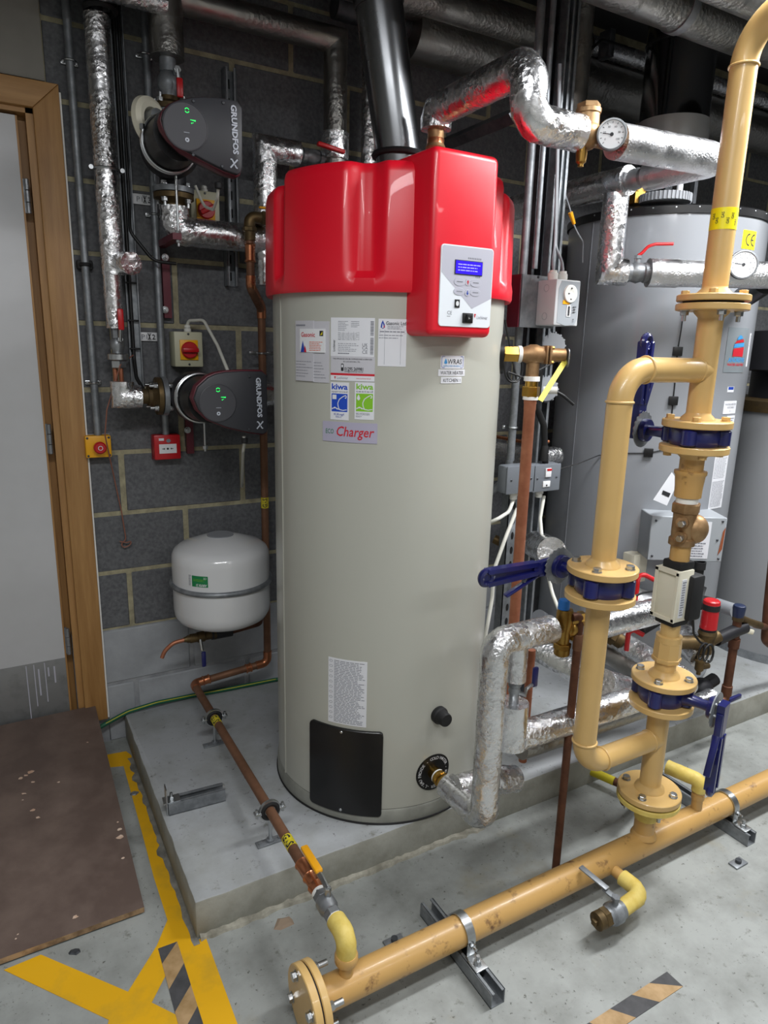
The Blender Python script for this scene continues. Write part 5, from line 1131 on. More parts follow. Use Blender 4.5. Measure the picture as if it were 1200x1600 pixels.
# ---- top pipe
tp=thing('gas_pipe','yellow gas pipe rising from the top flange and bending to the viewer','pipe',(RX,HY,1.65))
zt=2.27; b=B(); b.tube([(RX,HY,1.66),(RX,HY,zt),(RX,HY-.5,zt+.0)],RR,.1,32,nb=12); weld(b,(RX,HY,zt-.1),(0,0,1),RR); weld(b,(RX,HY-.1,zt),(0,1,0),RR); b.make('pipework','gas',tp,50)
flange(tp,(RX,HY,1.6555),(0,0,1),.086,.016,4,.066,RR,'gas',BOLTY,.6)
b=B(); b.lathe((RX,HY,1.642),(0,0,1),[(0,.07),(.0055,.07)],40); b.make('gasket','rubber',tp)
zta=at(1124,360,Y=HY).z; ztb=at(1127,326,Y=HY).z
o,T_=tapeband(tp,(RX,HY,zta),(0,0,1),ztb-zta,RR,'gasyellow','GAS',.01)
for k,(u,v) in enumerate(((-.03,-.01),(-.02,.004),(-.009,-.007),(.003,.006),(.015,-.006),(.024,.004))):
    text(T_,'GAS',-u+.003,v-.006,.0065,'ink',o,rot=math.pi/2,wid=.014,w=.0004,bold=.02)
# ---- butterfly valves
def butterfly(label,x,z0,z1,stem,lever,lug=4,flip=1):
    zc=(z0+z1)/2; h=z1-z0; st=V(stem).normalized(); lv=V(lever).normalized(); c=V((x,HY,zc))
    t_=thing('butterfly_valve',label,'valve',(x,HY,z0))
    b=B(); b.lathe((x,HY,z0),(0,0,1),[(0,.05),(0,.06),(h*.2,.066),(h*.8,.066),(h,.06),(h,.05)],40)
    for k in range(lug):
        a=.4+2*math.pi*k/lug; q=c+V((math.cos(a),math.sin(a),0))*.066
        b.lathe(q-V((0,0,h*.45)),(0,0,1),[(0,.014),(.004,.019),(h*.9-.004,.019),(h*.9,.014)],16)
    b.make('body','valveblue',t_)
    b=B(); b.lathe(c+st*.055,st,[(0,.024),(.03,.016),(.055,.014),(.075,.015),(.075,.03),(.079,.032),(.09,.032),(.09,0)],22)
    b.make('neck','valveblue',t_)
    for a in (.6,2.2,3.8,5.3):
        x_,y_,z_=frame(st); inst('bolt',NUT,t_,c+st*.145+(x_*math.cos(a)+y_*math.sin(a))*.022,st,sc=.55)
    # notch plate
    sd=st.cross(lv)*flip; pc=c+st*.148; n=40; poly=[]
    for i in range(n):
        a=2*math.pi*i/n; r=.048+(.0045 if (i%2 and math.cos(a)>-.3) else 0); poly.append((math.cos(a)*r,math.sin(a)*r))
    b=B(); b.prism(poly,pc-st*.0015*flip,lv,sd,.003); b.make('notch_plate','galv',t_)
    # handle: fixed bar with open loop end + trigger
    hb=c+st*.165; ey=st
    b=B(); out=[(-.022,-.016),(.05,-.019),(.2,-.02),(.235,-.019),(.245,-.01),(.245,.01),(.235,.019),(.2,.02),(.05,.019),(-.022,.016)]
    lo=[]; 
    def bar(L0,L1,w0,w1,off0,off1,th):
        b.prism([(L0,off0-w0/2),(L1,off1-w1/2),(L1+w1*.3,off1),(L1,off1+w1/2),(L0,off0+w0/2)],hb-st*th/2*flip,lv,sd,th,.0015,1)
    bar(-.024,.075,.044,.03,0,0,.02); bar(.07,.235,.013,.012,.012,.017,.026); bar(.07,.235,.013,.012,-.012,-.017,.026); bar(.07,.24,.026,.036,0,0,.008); b.torus(hb+lv*.235,st,.0175,.009,20,8); h_=b.make('handle','valveblue',t_)
    b=B(); e=hb+lv*.06-sd*.02; f=hb+lv*.17-sd*.062; m_=(f-e).normalized(); b.box((e+f)/2,(.018,.009,(f-e).length),(st,st.cross(m_),m_),.003); b.box(hb+lv*.035-sd*.016,(.018,.02,.07),(st,sd,lv),.003); b.make('trigger','valveblue',t_)
    b=B(); s0_=hb+lv*.1-sd*.016; s1_=hb+lv*.11-sd*.034; pts=[]
    for i in range(40):
        k=i/39; q=s0_.lerp(s1_,k); a=k*math.pi*8; pts.append(q+st*math.cos(a)*.006+lv*math.sin(a)*.006)
    b.tube(pts,.0013,0,6); b.make('spring','galv',t_)
    return t_
butterfly('blue butterfly valve with lever reaching left on the bypass leg',BX,.928,.981,(0,1,0),(-1,0,-.02))
butterfly('blue butterfly valve with upright lever on the upper riser',RX,1.289,1.336,(-.2,1,0),(0,0,1),4,-1)
butterfly('blue butterfly valve with lever hanging down above the header flange',RX,.555,.613,(.3,-1,0),(.0,0,-1),4,1)
flange(ls,(RX,HY,.2435+.3785+.0),(0,0,1),.088,.018,4,.066,RR,'gas',BOLT,.45) if 0 else None
mt_z=.622
ms=thing('meter_union','yellow flanged union below the gas meter','fitting',(RX,HY,.613))
flange(ms,(RX,HY,mt_z),(0,0,1),.088,.018,4,.066,RR,'gas',BOLT,.45)
b=B(); b.cyl((RX,HY,.63),(RX,HY,.68),.029,26); b.lathe((RX,HY,.676),(0,0,1),[(0,.03),(0,.038),(.004,.04),(.012,.04),(.013,.037),(.03,.037),(.06,.036),(.062,.03)],8); b.lathe((RX,HY,.735),(0,0,1),[(0,.032),(.0,.035),(.018,.035),(.02,.027)],26); b.cyl((RX,HY,.75),(RX,HY,.795),.0265,26); b.make('union','gas',ms)
# gas meter
gm=thing('gas_meter','white and black inline gas meter between the brass valve and union','meter',(RX,HY,.79))
b=B(); b.box((RX,HY,.803),(.064,.064,.026),None,.006); b.make('end_block','rubber',gm); b=B(); b.box((RX,HY,.96),(.06,.06,.03),None,.006); b.make('end_block','rubber',gm)
b=B(); b.box((RX-.006,HY+.002,.88),(.06,.074,.146),None,.003); bd=b.make('body','ivory',gm)
# recessed frame on the left (-X) face and printed strip
xf=RX-.0365; b=B()
b.span((xf-.006,HY-.036,.81),(xf,HY-.028,.95)); b.span((xf-.006,HY+.03,.81),(xf,HY+.039,.95)); b.span((xf-.006,HY-.036,.942),(xf,HY+.039,.952)); b.span((xf-.006,HY-.036,.808),(xf,HY+.039,.818)); b.make('front_frame','ivory',gm)
sfm=Flat((xf-.0005,0,0),(0,-1,0),(0,0,1)); text(sfm,'ELSTER',-HY+.006,.83,.012,'cream',gm,rot=math.pi/2,wid=.06,w=.001) if 0 else None
b=B(); b.box((RX+.03,HY-.012,.873),(.05,.078,.13),None,.008); b.box((RX+.05,HY-.02,.87),(.02,.05,.1),None,.006); b.make('pulse_housing','rubber',gm)
sfs=Flat((RX-.01,HY-.0355,0),(1,0,0),(0,0,1)); b=B(); patch(b,sfs,-.014,.82,.004,.93,.001); st_=b.make('data_strip','paper',gm); lines(sfs,-.012,.825,.003,.925,14,'ink_grey',st_,.5,.3)
b=B(); pts=[(RX+.03,HY-.045,.81),(RX+.034,HY-.05,.77)]
for i in range(30):
    a=i/29*math.pi*5.2; pts.append((RX+.052+.016*math.sin(a)+.0005*i,HY-.06-.001*i,.715-.05*(1-math.cos(a))*.5+.03+.0))
b.tube(pts,.0032,0,8); b.make('cable_coil','cableblack',gm)
# strainer / check valve
bv=thing('brass_valve','bronze check valve above the gas meter with two side plugs','valve',(RX,HY,.973))
b=B(); b.cyl((RX,HY,.97),(RX,HY,1.03),.0262,26); n_=b.make('pipe_nipple','gas_worn',bv)
b=B(); b.lathe((RX,HY,1.018),(0,0,1),[(0,.027),(0,.034),(.016,.034),(.02,.03)],24); b.hexa((RX,HY,1.106),(RX,HY,1.134),.038); b.lathe((RX,HY,1.03),(0,0,1),[(0,.028),(.02,.03),(.05,.03),(.078,.03)],24)
b.sphere((RX+.026,HY-.016,1.062),.035,(1,1,1.15)); b.tube([(RX-.03,HY-.015,1.085),(RX,HY-.005,1.075)],.016,0,14); b.tube([(RX-.036,HY-.018,1.045),(RX,HY-.005,1.045)],.016,0,14); b.make('valve_body','bronze',bv)
for z in (1.045,1.085): b=B(); b.hexa((RX-.034,HY-.022,z),(RX-.05,HY-.026,z),.009); b.make('plug','zinc',bv)
uu=thing('pipe_union','yellow threaded union below the upper butterfly valve','fitting',(RX,HY,1.135))
b=B(); b.cyl((RX,HY,1.134),(RX,HY,1.15),.028,22); b.make('thread_tape','ptfe',uu)
b=B(); b.lathe((RX,HY,1.148),(0,0,1),[(0,.031),(.002,.034),(.03,.035),(.06,.038),(.064,.041),(.072,.041),(.074,.032)],26); b.cyl((RX,HY,1.21),(RX,HY,1.275),.0305,28); b.make('socket','gas_worn',uu)
flange(uu,(RX,HY,1.2795),(0,0,-1),.086,.018,4,.066,RR,'gas',BOLTY,.6)
# ================================================================= COLD FEED
IY=-1.325; IX=.802; IZ=.25
fi=thing('inlet_fitting','brass union screwed into the cold water inlet of the heater','fitting',CWP)
b=B(); dn=V((0,-1,0)); b.lathe(CWP,dn,[(0,.02),(.012,.02),(.012,.0215),(.03,.0215),(.03,.024),(.042,.024),(.044,.021),(.055,.025),(.068,.025),(.072,.021),(.1,.02)],20); b.make('union','brass_bright',fi)
b=B(); b.cyl(CWP+dn*.024,CWP+dn*.031,.0228,20); b.make('thread_tape','ptfe',fi)
iz=CWP.z
zt=at(775,1003,Y=IY).z; xe=at(862,985,Y=IY).x
foilpipe('lagged_pipe','foil-lagged cold feed looping from the inlet up to the brass mixing valve',[(CWP.x,CWP.y-.075,iz),(IX,IY,iz),(IX,IY,zt),(xe,IY,zt)],.0375,.04,amp=.004,crump=1.4)
foilpipe('lagged_pipe','foil-lagged branch running right at low level behind the cold feed',[(IX-.01,-1.2,iz+.02),(IX+.13,-1.2,iz+.005),(1.02,-1.2,iz-.02)],.04,.02,amp=.006)
# TMV
tv=thing('mixing_valve','brass mixing valve with blue cap at the end of the foil-lagged feed','valve',(at(888,985,Y=IY).x,IY,zt-.06))
xa=xe; xv_=at(884,985,Y=IY).x
b=B(); b.cyl((xa-.01,IY,zt),(xv_+.05,IY,zt),.018,16); zz=lambda py: at(882,py,Y=IY).z
b.lathe((xv_-.008,IY,zz(1022)),(0,0,1),[(0,.018),(.004,.022),(.02,.022),(.024,.017),(zz(985)-zz(1022),.019),(zz(972)-zz(1022),.024),(zz(958)-zz(1022),.024),(zz(952)-zz(1022),.02)],20)
b.tube([(xv_,IY-.005,zz(968)),(xv_+.055,IY-.02,zz(968))],.016,0,14); b.hexa((xv_+.03,IY-.012,zz(968)),(xv_+.048,IY-.018,zz(968)),.021); b.hexa((xv_-.045,IY,zt),(xv_-.028,IY,zt),.022); b.sphere((xv_+.018,IY,zt-.01),.027); b.lathe((xv_+.034,IY-.004,zz(1003)),(0,0,1),[(0,.014),(.006,.02),(.03,.02),(.032,.016),(.06,.018),(.062,.022),(.075,.022),(.078,.014)],18); b.hexa((xv_-.008,IY,zz(1022)+.02),(xv_-.008,IY,zz(1022)+.036),.025); b.tube([(xv_-.01,IY,zz(995)),(xv_+.036,IY,zz(990))],.013,0,12); b.make('valve_body','brass',tv)
zc=at(876,952,Y=IY).z; b=B(); b.lathe((xv_-.016,IY,zc),(0,0,1),[(0,.0165),(.022,.0155),(.026,.014),(.026,0)],22); b.make('cap','bluecap',tv)
q0=at(893,965,Y=IY-.02); cx=at(903,1000,Y=IY-.02).x; q1=at(875,1362,Y=IY-.02)
dp=thing('drain_pipe','dark copper drain pipe dropping from the mixing valve to the floor','pipe',(cx,IY-.02,FZ))
b=B(); b.tube([q0,(cx,IY-.02,q0.z),(cx,IY-.02,FZ+.0)],.0115,.035,16); b.make('copper_tube','copper_brown',dp)
zk=at(902,1000,Y=IY-.02).z; b=B(); b.lathe((cx,IY-.02,zk-.03),(0,0,1),[(0,.0115),(.003,.0135),(.045,.0135),(.048,.0115)],18); b.make('elbow_fitting','copper_dull',dp)
xw=at(918,915,Y=-1.1); b=B(); b.lathe((xw.x,-1.1,xw.z-.15),(0,0,1),[(0,.02),(.12,.02),(.12,.04),(.18,.04),(.182,.03)],24); b.make('round_valve','cablegrey',label='pale grey round valve head behind the bypass leg',category='valve')
# drop with lockshield
xd=at(806,1050,Y=IY).x; zd=lambda py: at(806,py,Y=IY).z
foilpipe('lagged_pipe','short foil-lagged stub hanging below the cold feed arm',[(xd,IY,zt-.01),(xd,IY,zd(1062))],.028,0,amp=.005,freq=40)
vd=thing('drain_valve','small plated drain valve with blue lever between two foil stubs','valve',(xd,IY,zd(1100)))
b=B(); b.lathe((xd,IY,zd(1060)),(0,0,-1),[(0,.014),(.01,.014),(.01,.018),(.02,.018),(.024,.014),(.036,.017),(.048,.013),(zd(1060)-zd(1100),.013)],18); b.make('valve_body','steel',vd)
l=at(822,1082,Y=IY-.02); b=B(); b.tube([(xd,IY,l.z),(xd+.012,IY-.03,l.z),l+V((.0,0,.01)),at(831,1070,Y=IY)],.005,0,8); lv=b.make('lever','zinc',vd)
a=at(834,1073,Y=IY+.02); e=at(838,1042,Y=IY+.02); b=B(); b.box((a+e)/2,(.017,.011,(e-a).length),None,.004); b.make('grip','valveblue',lv)
zf=at(812,1150,Y=IY).z
fp2=foilpipe('lagged_pipe','thick foil-lagged stub turning right into the long low foil pipe',[(xd,IY,zd(1096)),(xd,IY,zf-.02)],.042,0,amp=.004)
foilpipe('lagged_pipe','long foil-lagged pipe running right behind the yellow bypass at knee height',[(xd+.02,IY,zf),(1.62,IY,zf-.005)],.04,.02,amp=.0035)
foilpipe('lagged_pipe','foil-lagged pipe just below the knee-height foil pipe',[(xd+.09,IY+.06,zf-.085),(1.6,IY+.06,zf-.09)],.037,.02,amp=.003,m='foil_dull')
xq=at(827,1060,Y=-1.2).x; b=B(); b.cyl((xq,-1.2,at(827,1040,Y=-1.2).z+.05),(xq,-1.2,FZ+.3),.0125,14); b.make('copper_pipe','copper',label='bright vertical copper pipe behind the small blue drain lever',category='pipe')
# ---------------------------------------------------------------- relief valve on the side port
rv=thing('relief_valve','bronze pressure relief valve on the right side of the heater','valve',SP)
ax=V((.905,-.425,0)).normalized()
KR=.7
def AL(k): return SP+SN*.01+ax*(k*KR)
b=B(); b.hexa(AL(-.01),AL(.055),.025); b.make('adaptor','brass_bright',rv)
b=B(); b.cyl(AL(.055),AL(.07),.0245,24); b.make('thread_tape','ptfe',rv)
b=B(); b.lathe(AL(.068),ax,[(0,.02),(.012,.023),(.03,.03),(.047,.03),(.06,.025),(.075,.024)],26); b.cyl(AL(.125),AL(.125)-V((0,0,.066)),.02,20); b.box(AL(.174),(.008,.055,.055),(ax,V((0,0,1)).cross(ax),V((0,0,1))),.006); b.box(AL(.19),(.008,.055,.055),(ax,V((0,0,1)).cross(ax),V((0,0,1))),.006); b.make('valve_body','bronze',rv)
b=B(); b.lathe(AL(.192),ax,[(0,.021),(.048,.02),(.05,.017),(.05,.01),(.062,.01),(.062,0)],26); b.make('bonnet','bronze',rv)
sd=V((0,0,1)).cross(ax)
for s in (-1,1):
    for k in (-1,1): b=B(); b.hexa(AL(.192)+sd*s*.021+V((0,0,k*.021)),AL(.204)+sd*s*.021+V((0,0,k*.021)),.005); b.make('bolt','brass',rv)
b=B(); b.prism(rrect(-.024,-.035,.016,.02,.012),AL(.268)-sd*.0,ax*.3+V((0,0,-.1))+sd*.9 if 0 else sd,V((0,0,1)),.003); b.make('test_lever','steel',rv)
t0=AL(.275)+V((0,0,-.005)); e0=at(844,626,Y=t0.y-.03); x_=(e0-t0).normalized(); n_=x_.cross(sd).normalized(); b=B(); wv=x_.cross((t0-CAM).normalized()).normalized(); wv=(wv+(t0-CAM).normalized()*.35).normalized(); b.box((t0+e0)/2,(.017,.001,(e0-t0).length),(wv,x_.cross(wv),x_),0); b.make('tag_strip','tagyellow',rv)
rp=AL(.125)
cp=thing('discharge_pipe','bright copper discharge pipe dropping from the relief valve','pipe',(rp.x,rp.y,.2))
b=B(); b.cyl(rp-V((0,0,.078)),rp-V((0,0,.064)),.024,22); b.cyl(rp-V((0,0,.134)),rp-V((0,0,.124)),.0235,22); b.make('thread_tape','ptfe',cp)
b=B(); b.lathe(rp-V((0,0,.078)),(0,0,-1),[(0,.02),(.018,.02)],22); b.hexa(rp-V((0,0,.094)),rp-V((0,0,.125)),.027); b.make('adaptor','brass_bright',cp)
b=B(); b.lathe(rp-V((0,0,.134)),(0,0,-1),[(0,.0195),(.012,.0195),(.012,.0185),(.03,.0185),(.033,.0175),(rp.z-.134-.3,.0175)],22); b.make('copper_tube','copper',cp)
# cable loop near port
b=B(); pts=[]; 
for i in range(26):
    a=i/25*math.pi*2.6; pts.append(at(800+13*math.cos(a+1)+i*.2,575+22*math.sin(a+1),Y=-.82))
b.tube([at(789,500,Y=-.8)]+pts+[at(818,590,Y=-.82),at(866,566,Y=-.8)],.0035,.01,8); b.make('probe_cable','cableblack',label='black probe cable looped beside the relief valve',category='cable')
# ================================================================= SERVICE FRAME BETWEEN HEATERS
YS=-.72
def vchan(px,py,Y,z0,z1,wd,label,name='strut_channel',m='galv',slot=False,up=(-.5,-.86,0)):
    p=at(px,py,Y=Y); t_=thing(name,label,'channel',(p.x,Y,z0)); b=B(); channel(b,(p.x,Y,(z0+z1)/2),(0,0,1),z1-z0,wd,.04,.003,up=(0,1,0) if slot else (0,-1,0)); b.make('channel',m,t_)
    if slot:
        n=int((z1-z0)/.056); b=B()
        for i in range(n): b.prism(ell(0,0,.0068,.0145,14),V((p.x+slot,Y-.0202,z0+.03+i*.056)),(1,0,0),(0,0,1),.0006)
        b.make('slots','black',t_)
    return p
vchan(788,930,YS,.1,1.05,.05,'slotted galvanised post at low level behind the copper discharge pipe',slot=.0006)
vchan(822,930,YS+.02,.1,2.95,.046,'tall galvanised channel post behind the copper discharge pipe',m='galv')
vchan(880,100,YS,1.4,2.95,.035,'narrow galvanised channel post beside the grey timer box',m='galv')
vchan(849,200,YS+.03,1.5,2.95,.05,'dark galvanised channel post behind the foil-lagged drop',m='galv_dark')
cn,_x=conduit('galvanised conduit behind the right side of the heater',(852,-60),(796,720),YS-.01,.0135,())
b=B(); zz_=at(796,720,Y=YS-.01); b.tube([zz_+V((0,0,.002)),zz_+V((0,0,-.06)),zz_+V((-.06,.08,-.16)),zz_+V((-.07,.1,-.4))],.0135,.05,16); b.make('bend','galv',cn)
zc_=at(798,668,Y=YS-.01).z; saddle(cn,V((_x,YS-.01,zc_)),.06)
conduit('thin galvanised conduit beside the timer box plate',(870,-60),(835,420),YS-.04,.009,())
# grey mounting plate + timer
p0=at(813,428,Y=-.80); p1=at(853,513,Y=-.80)
mp_=thing('mounting_plate','flat grey steel plate carrying the timer box','plate',((p0.x+p1.x)/2,-.8,p1.z))
B().span((p0.x+.008,-.803,p1.z),(p1.x+.03,-.799,p0.z),.0).make('plate','galv',mp_); B().span((p0.x,-.803,p1.z),(p0.x+.004,-.745,p0.z)).make('side_flange','burgundy',mp_)
b=B(); q=at(841,433,Y=-.803); b.cyl((q.x,-.8028,q.z),(q.x,-.8038,q.z),.0045,14); b.make('hole','black',mp_)
Yt=-.89; a=at(869,436,Y=Yt); e=at(905,510,Y=Yt); a2=at(866,508,Y=Yt)
xl_,xr_=(a.x+a2.x)/2,(at(905,438,Y=Yt).x+e.x)/2; zt_,zb_=(a.z+at(905,438,Y=Yt).z)/2,(a2.z+e.z)/2
tm=thing('timer_box','grey plastic time switch box with round dial and two white glands','timer',((xl_+xr_)/2,-.8,zb_))
B().span((xl_,Yt,zb_),(xr_,-.803,zt_),.004).make('enclosure','timergrey',tm)
sft=Flat((0,Yt-.0002,0),(1,0,0),(0,0,1)); W=xr_-xl_; Hh=zt_-zb_
b=B(); b.prism([(xl_+W*.12,zb_+Hh*.06),(xl_+W*.45,zb_+Hh*.0),(xl_+W*.85,zb_+Hh*.02),(xl_+W*.95,zb_+Hh*.15),(xl_+W*.97,zt_-Hh*.03),(xl_+W*.2,zt_-Hh*.03),(xl_+W*.1,zt_-Hh*.2)],(0,Yt+.0008,0),(1,0,0),(0,0,1),.0016); ff=b.make('front_cover','timerface',tm)
cx_,cz_=xl_+W*.57,zb_+Hh*.7
b=B(); b.lathe((cx_,Yt-.0005,cz_),(0,-1,0),[(0,W*.27),(.006,W*.26),(.008,W*.2),(.006,W*.12),(.006,0)],30); dl=b.make('dial','whiteplastic',ff)
b=B()
for u,v in ((0,W*.16),(0,-W*.16),(-W*.1,0)): b.box((cx_+u,Yt-.0075,cz_+v),(.006,.002,.0035))
b.make('pins','ink',ff)
b=B(); patch(b,sft,xl_+W*.3,zb_+Hh*.47,xl_+W*.58,zb_+Hh*.55,.0022); b.make('warning_label','valvey',ff)
b=B(); patch(b,sft,xl_+W*.48,zb_+Hh*.2,xl_+W*.64,zb_+Hh*.45,.0022); sw=b.make('slide_frame','white',ff); b=B(); patch(b,sft,xl_+W*.52,zb_+Hh*.22,xl_+W*.6,zb_+Hh*.43,.003); b.make('slide','ink',ff)
text(sft,'CE',xl_+W*.8,zb_+Hh*.08,.007,'ink',ff,rot=math.pi/2,w=.003); lines(sft,xl_+W*.72,zb_+Hh*.28,xl_+W*.86,zb_+Hh*.45,3,'ink',ff,.4,.2,.003)
for x_ in (.22,.62):
    gx=xl_+W*x_; b=B(); b.lathe((gx,-.845,zt_),(0,0,1),[(0,.015),(.006,.0165),(.02,.0165),(.024,.013),(.03,.013)],12); b.make('cable_gland','whiteplastic',tm)
    b=B(); b.tube([(gx,-.845,zt_+.03),(gx-.002,-.84,zt_+.06),at(866+3*x_,385,Y=-.8),at(868+4*x_,300,Y=-.79),at(873+4*x_,100,Y=-.78)],.0045,.06,10); b.make('cable','cablegrey',tm)
for z_ in (.2,.82):
    b=B(); b.torus((xl_-.0003,-.845,zb_+Hh*z_),(-1,0,0),.011,.0008,24,6); b.make('knockout_ring','timerface',tm)
# sockets
def spur(px0,py0,px1,py1,Y,label,kind):
    a=at(px0,py0,Y=Y); e=at(px1,py1,Y=Y); c=(a+e)/2; W=e.x-a.x; H=a.z-e.z
    t_=thing('fused_spur',label,'switch',(c.x,Y+.05,c.z-H/2)); B().span((a.x,Y+.002,e.z),(e.x,Y+.05,a.z),.008).make('back_box','socketgrey',t_); f=B().span((a.x,Y-.006,e.z),(e.x,Y+.0015,a.z),.003).make('face_plate','socketgrey',t_)
    for s in (-1,1): inst('screw',SCREWD,f,(c.x+s*W*.35,Y-.006,c.z),(0,-1,0))
    b=B(); b.lathe((c.x-.004,Y+.025,e.z),(0,0,-1),[(0,.016),(.012,.016),(.014,.013),(.026,.013),(.028,.009)],14); b.make('cable_gland','whiteplastic',t_)
    if kind:
        B().box((c.x+.002,Y-.008,c.z+H*.2),(W*.2,.006,H*.32),None,.001).make('rocker','white',t_); B().box((c.x+.004,Y-.0114,c.z+H*.31),(W*.17,.002,H*.08),None,.0005).make('neon','red',t_); f2=B().box((c.x-.002,Y-.0075,c.z-H*.22),(W*.26,.004,H*.22),None,.001).make('fuse_cover','white',t_)
        b=B(); b.cyl((c.x-.002,Y-.0096,c.z-H*.27),(c.x-.002,Y-.0102,c.z-H*.27),.0035,12); b.make('fuse_slot','ink',t_)
    return c,W,H
spur(792,729,833,768,-.80,'grey metal outlet box half hidden behind the copper discharge pipe',0)
cs,Ws,Hs=spur(833,727,872,765,-.80,'grey metal fused spur with a red neon beside the grey tank',1)
b=B(); b.tube([at(846,560,Y=-.77),at(838,635,Y=-.77),at(850,665,Y=-.78),at(852,725,Y=-.78)],.0115,.06,12); b.lathe(at(851,696,Y=-.78),(0,0,-1),[(0,.012),(.02,.016),(.055,.018)],14); b.make('black_cable','cableblack',label='thick black cable entering the fused spur from above',category='cable')
b=B(); b.tube([at(850,775,Y=-.775),at(844,810,Y=-.8),at(848,855,Y=-.85),at(862,925,Y=-.9),at(874,955,Y=-1.0)],.0065,.06,10); b.make('white_cable','cablewhite',label='white cable hanging from the fused spur with the neon',category='cable')
b=B(); b.tube([at(802,782,Y=-.775),at(795,800,Y=-.8),at(768,817,Y=-.85),at(755,816,Y=-.7)],.0065,.06,10); b.make('white_cable','cablewhite',label='white cable curving from the outlet box behind the heater',category='cable')
b=B(); b.tube([at(808,795,Y=-.83),at(790,840,Y=-.86),at(772,890,Y=-.87),at(769,935,Y=-.88),at(762,975,Y=-.9),at(755,1010,Y=-.9)],.0065,.08,10); b.make('white_cable','cablewhite',label='long white cable hanging between heater and slotted post',category='cable')
# dark items in the gap: valves, foil bits
b=B(); p=at(772,842,Y=-.6); b.cyl(p,p+V((.05,-.06,-.03)),.018,14); b.lathe(p+V((.05,-.06,-.03)),(.6,-.7,-.3),[(0,.02),(.012,.02),(.014,.013),(.02,.013)],12); b.make('drain_plug','oldbrass',label='dull brass plug fitting in the gap right of the heater',category='fitting')
foilpipe('lagged_pipe','short foil-lagged pipe in the dark gap above the sockets',[(at(828,715,Y=-.45).x,-.02,at(828,715,Y=-.45).z),at(828,715,Y=-.45),at(870,712,Y=-.45)],.04,0,amp=.003)
b=B(); b.tube([V((at(825,692,Y=-.6).x,-.002,at(825,692,Y=-.6).z)),at(825,692,Y=-.6),at(857,690,Y=-.6)],.007,.03,10); b.make('copper_pipe','copper_new',label='short thin copper pipe crossing the gap above the fused spur',category='pipe')
foilpipe('lagged_pipe','foil-lagged pipe in the dark gap under the red hood',[(at(785,466,Y=-.4).x,-.02,at(785,466,Y=-.4).z),at(785,466,Y=-.4),at(800,468,Y=-.4)],.035,0,amp=.002)
def wheelcap(px,py,Y,label):
    p=at(px,py,Y=Y); t_=thing('temperature_probe',label,'sensor',p); d=V((-.45,-.88,.1)).normalized(); x,y,z=frame(d)
    b=B(); b.lathe(p,d,[(-.06,.035),(-.02,.042),(0,.044),(.012,.042),(.014,0)],26)
    for i in range(14):
        a=2*math.pi*i/14; b.box(p+(x*math.cos(a)+y*math.sin(a))*.043-d*.015,(.007,.012,.035),(x*-math.sin(a)+y*math.cos(a),x*math.cos(a)+y*math.sin(a),d),.002)
    b.make('ribbed_cap','cablegrey',t_); return p,d
p,d=wheelcap(863,540,-.74,'grey ribbed round cap behind the end of the relief valve')
p,d=wheelcap(852,608,-.74,'grey ribbed round cap with a black cable, below the relief valve')
b=B(); q=at(862,610,Y=-.8); b.cyl(q-V((.02,-.02,0)),q+V((.014,-.014,0)),.013,14); b.make('cable_gland','whiteplastic',label='white gland on the lower grey ribbed cap',category='fitting')
b=B(); b.tube([at(866,610,Y=-.81),at(880,618,Y=-.83),at(896,632,Y=-.84)],.0055,.03,10); b.make('cable_stub','cableblack',label='short black cable stub pointing right by the grey tank',category='cable')
# foil pipe and notch by V1
b=B(); foilpipe('lagged_pipe','foil-lagged pipe end seen behind the notch plate of the bypass valve',[at(862,862,Y=-.95),at(835,850,Y=-.75)],.05,0,amp=.003)
# ================================================================= GREY TANK
TC=(2.255,-.507); TR=.39
tk=thing('storage_heater','large grey water heater with black rimmed lid at the right','water heater',(TC[0],TC[1],.1))
TZ=2.03
b=B(); b.lathe((*TC,.1),(0,0,1),[(0,TR),(TZ-.1,TR),(TZ-.1,TR-.05)],96); b.make('casing','tank2',tk)
b=B(); b.lathe((*TC,TZ-.008),(0,0,1),[(0,TR),(0,TR+.008),(.026,TR+.01),(.032,TR),(.034,TR-.04),(.036,0)],96); lid=b.make('lid_rim','black',tk)
for i in range(20):
    a=-1.6+i*.2; p=V((TC[0]+(TR+.009)*math.sin(a),TC[1]-(TR+.009)*math.cos(a),TZ+.012)); inst('screw',SCREW,lid,p,(math.sin(a),-math.cos(a),0),sc=.8)
b=B(); b.torus((*TC,.12),(0,0,1),TR,.006,80,8); b.make('base_trim','galv',tk)
p=at(1045,312,Y=TC[1]-.25); pc=V((at(1040,305,Y=TC[1]-.2).x,TC[1]-.2,at(1040,318,Y=TC[1]-.2).z)); b=B(); b.lathe(pc,(0,0,1),[(0,.09),(.028,.09),(.03,.08),(.03,0)],40)
for i in range(40):
    a=2*math.pi*i/40; b.box(pc+V((math.cos(a)*.09,math.sin(a)*.09,.014)),(.006,.006,.028))
b.make('anode_cover','cablegrey',tk)
b=B(); b.cyl(pc+V((-.0,-.06,.03)),pc+V((.0,-.06,.2)),.011,12); b.make('support_stem','white',tk)
p=at(996,305,Y=-.62); b=B(); b.hexa((p.x,-.62,TZ+.04),(p.x,-.62,TZ+.085),.036); b.cyl((p.x,-.62,TZ+.08),(p.x,-.62,TZ+.12),.032,20); b.make('top_port','brass',tk)
def tsurf(px,py): a,z=cylhit(px,py,TC,TR); return Cyl(TC,TR,a,z)
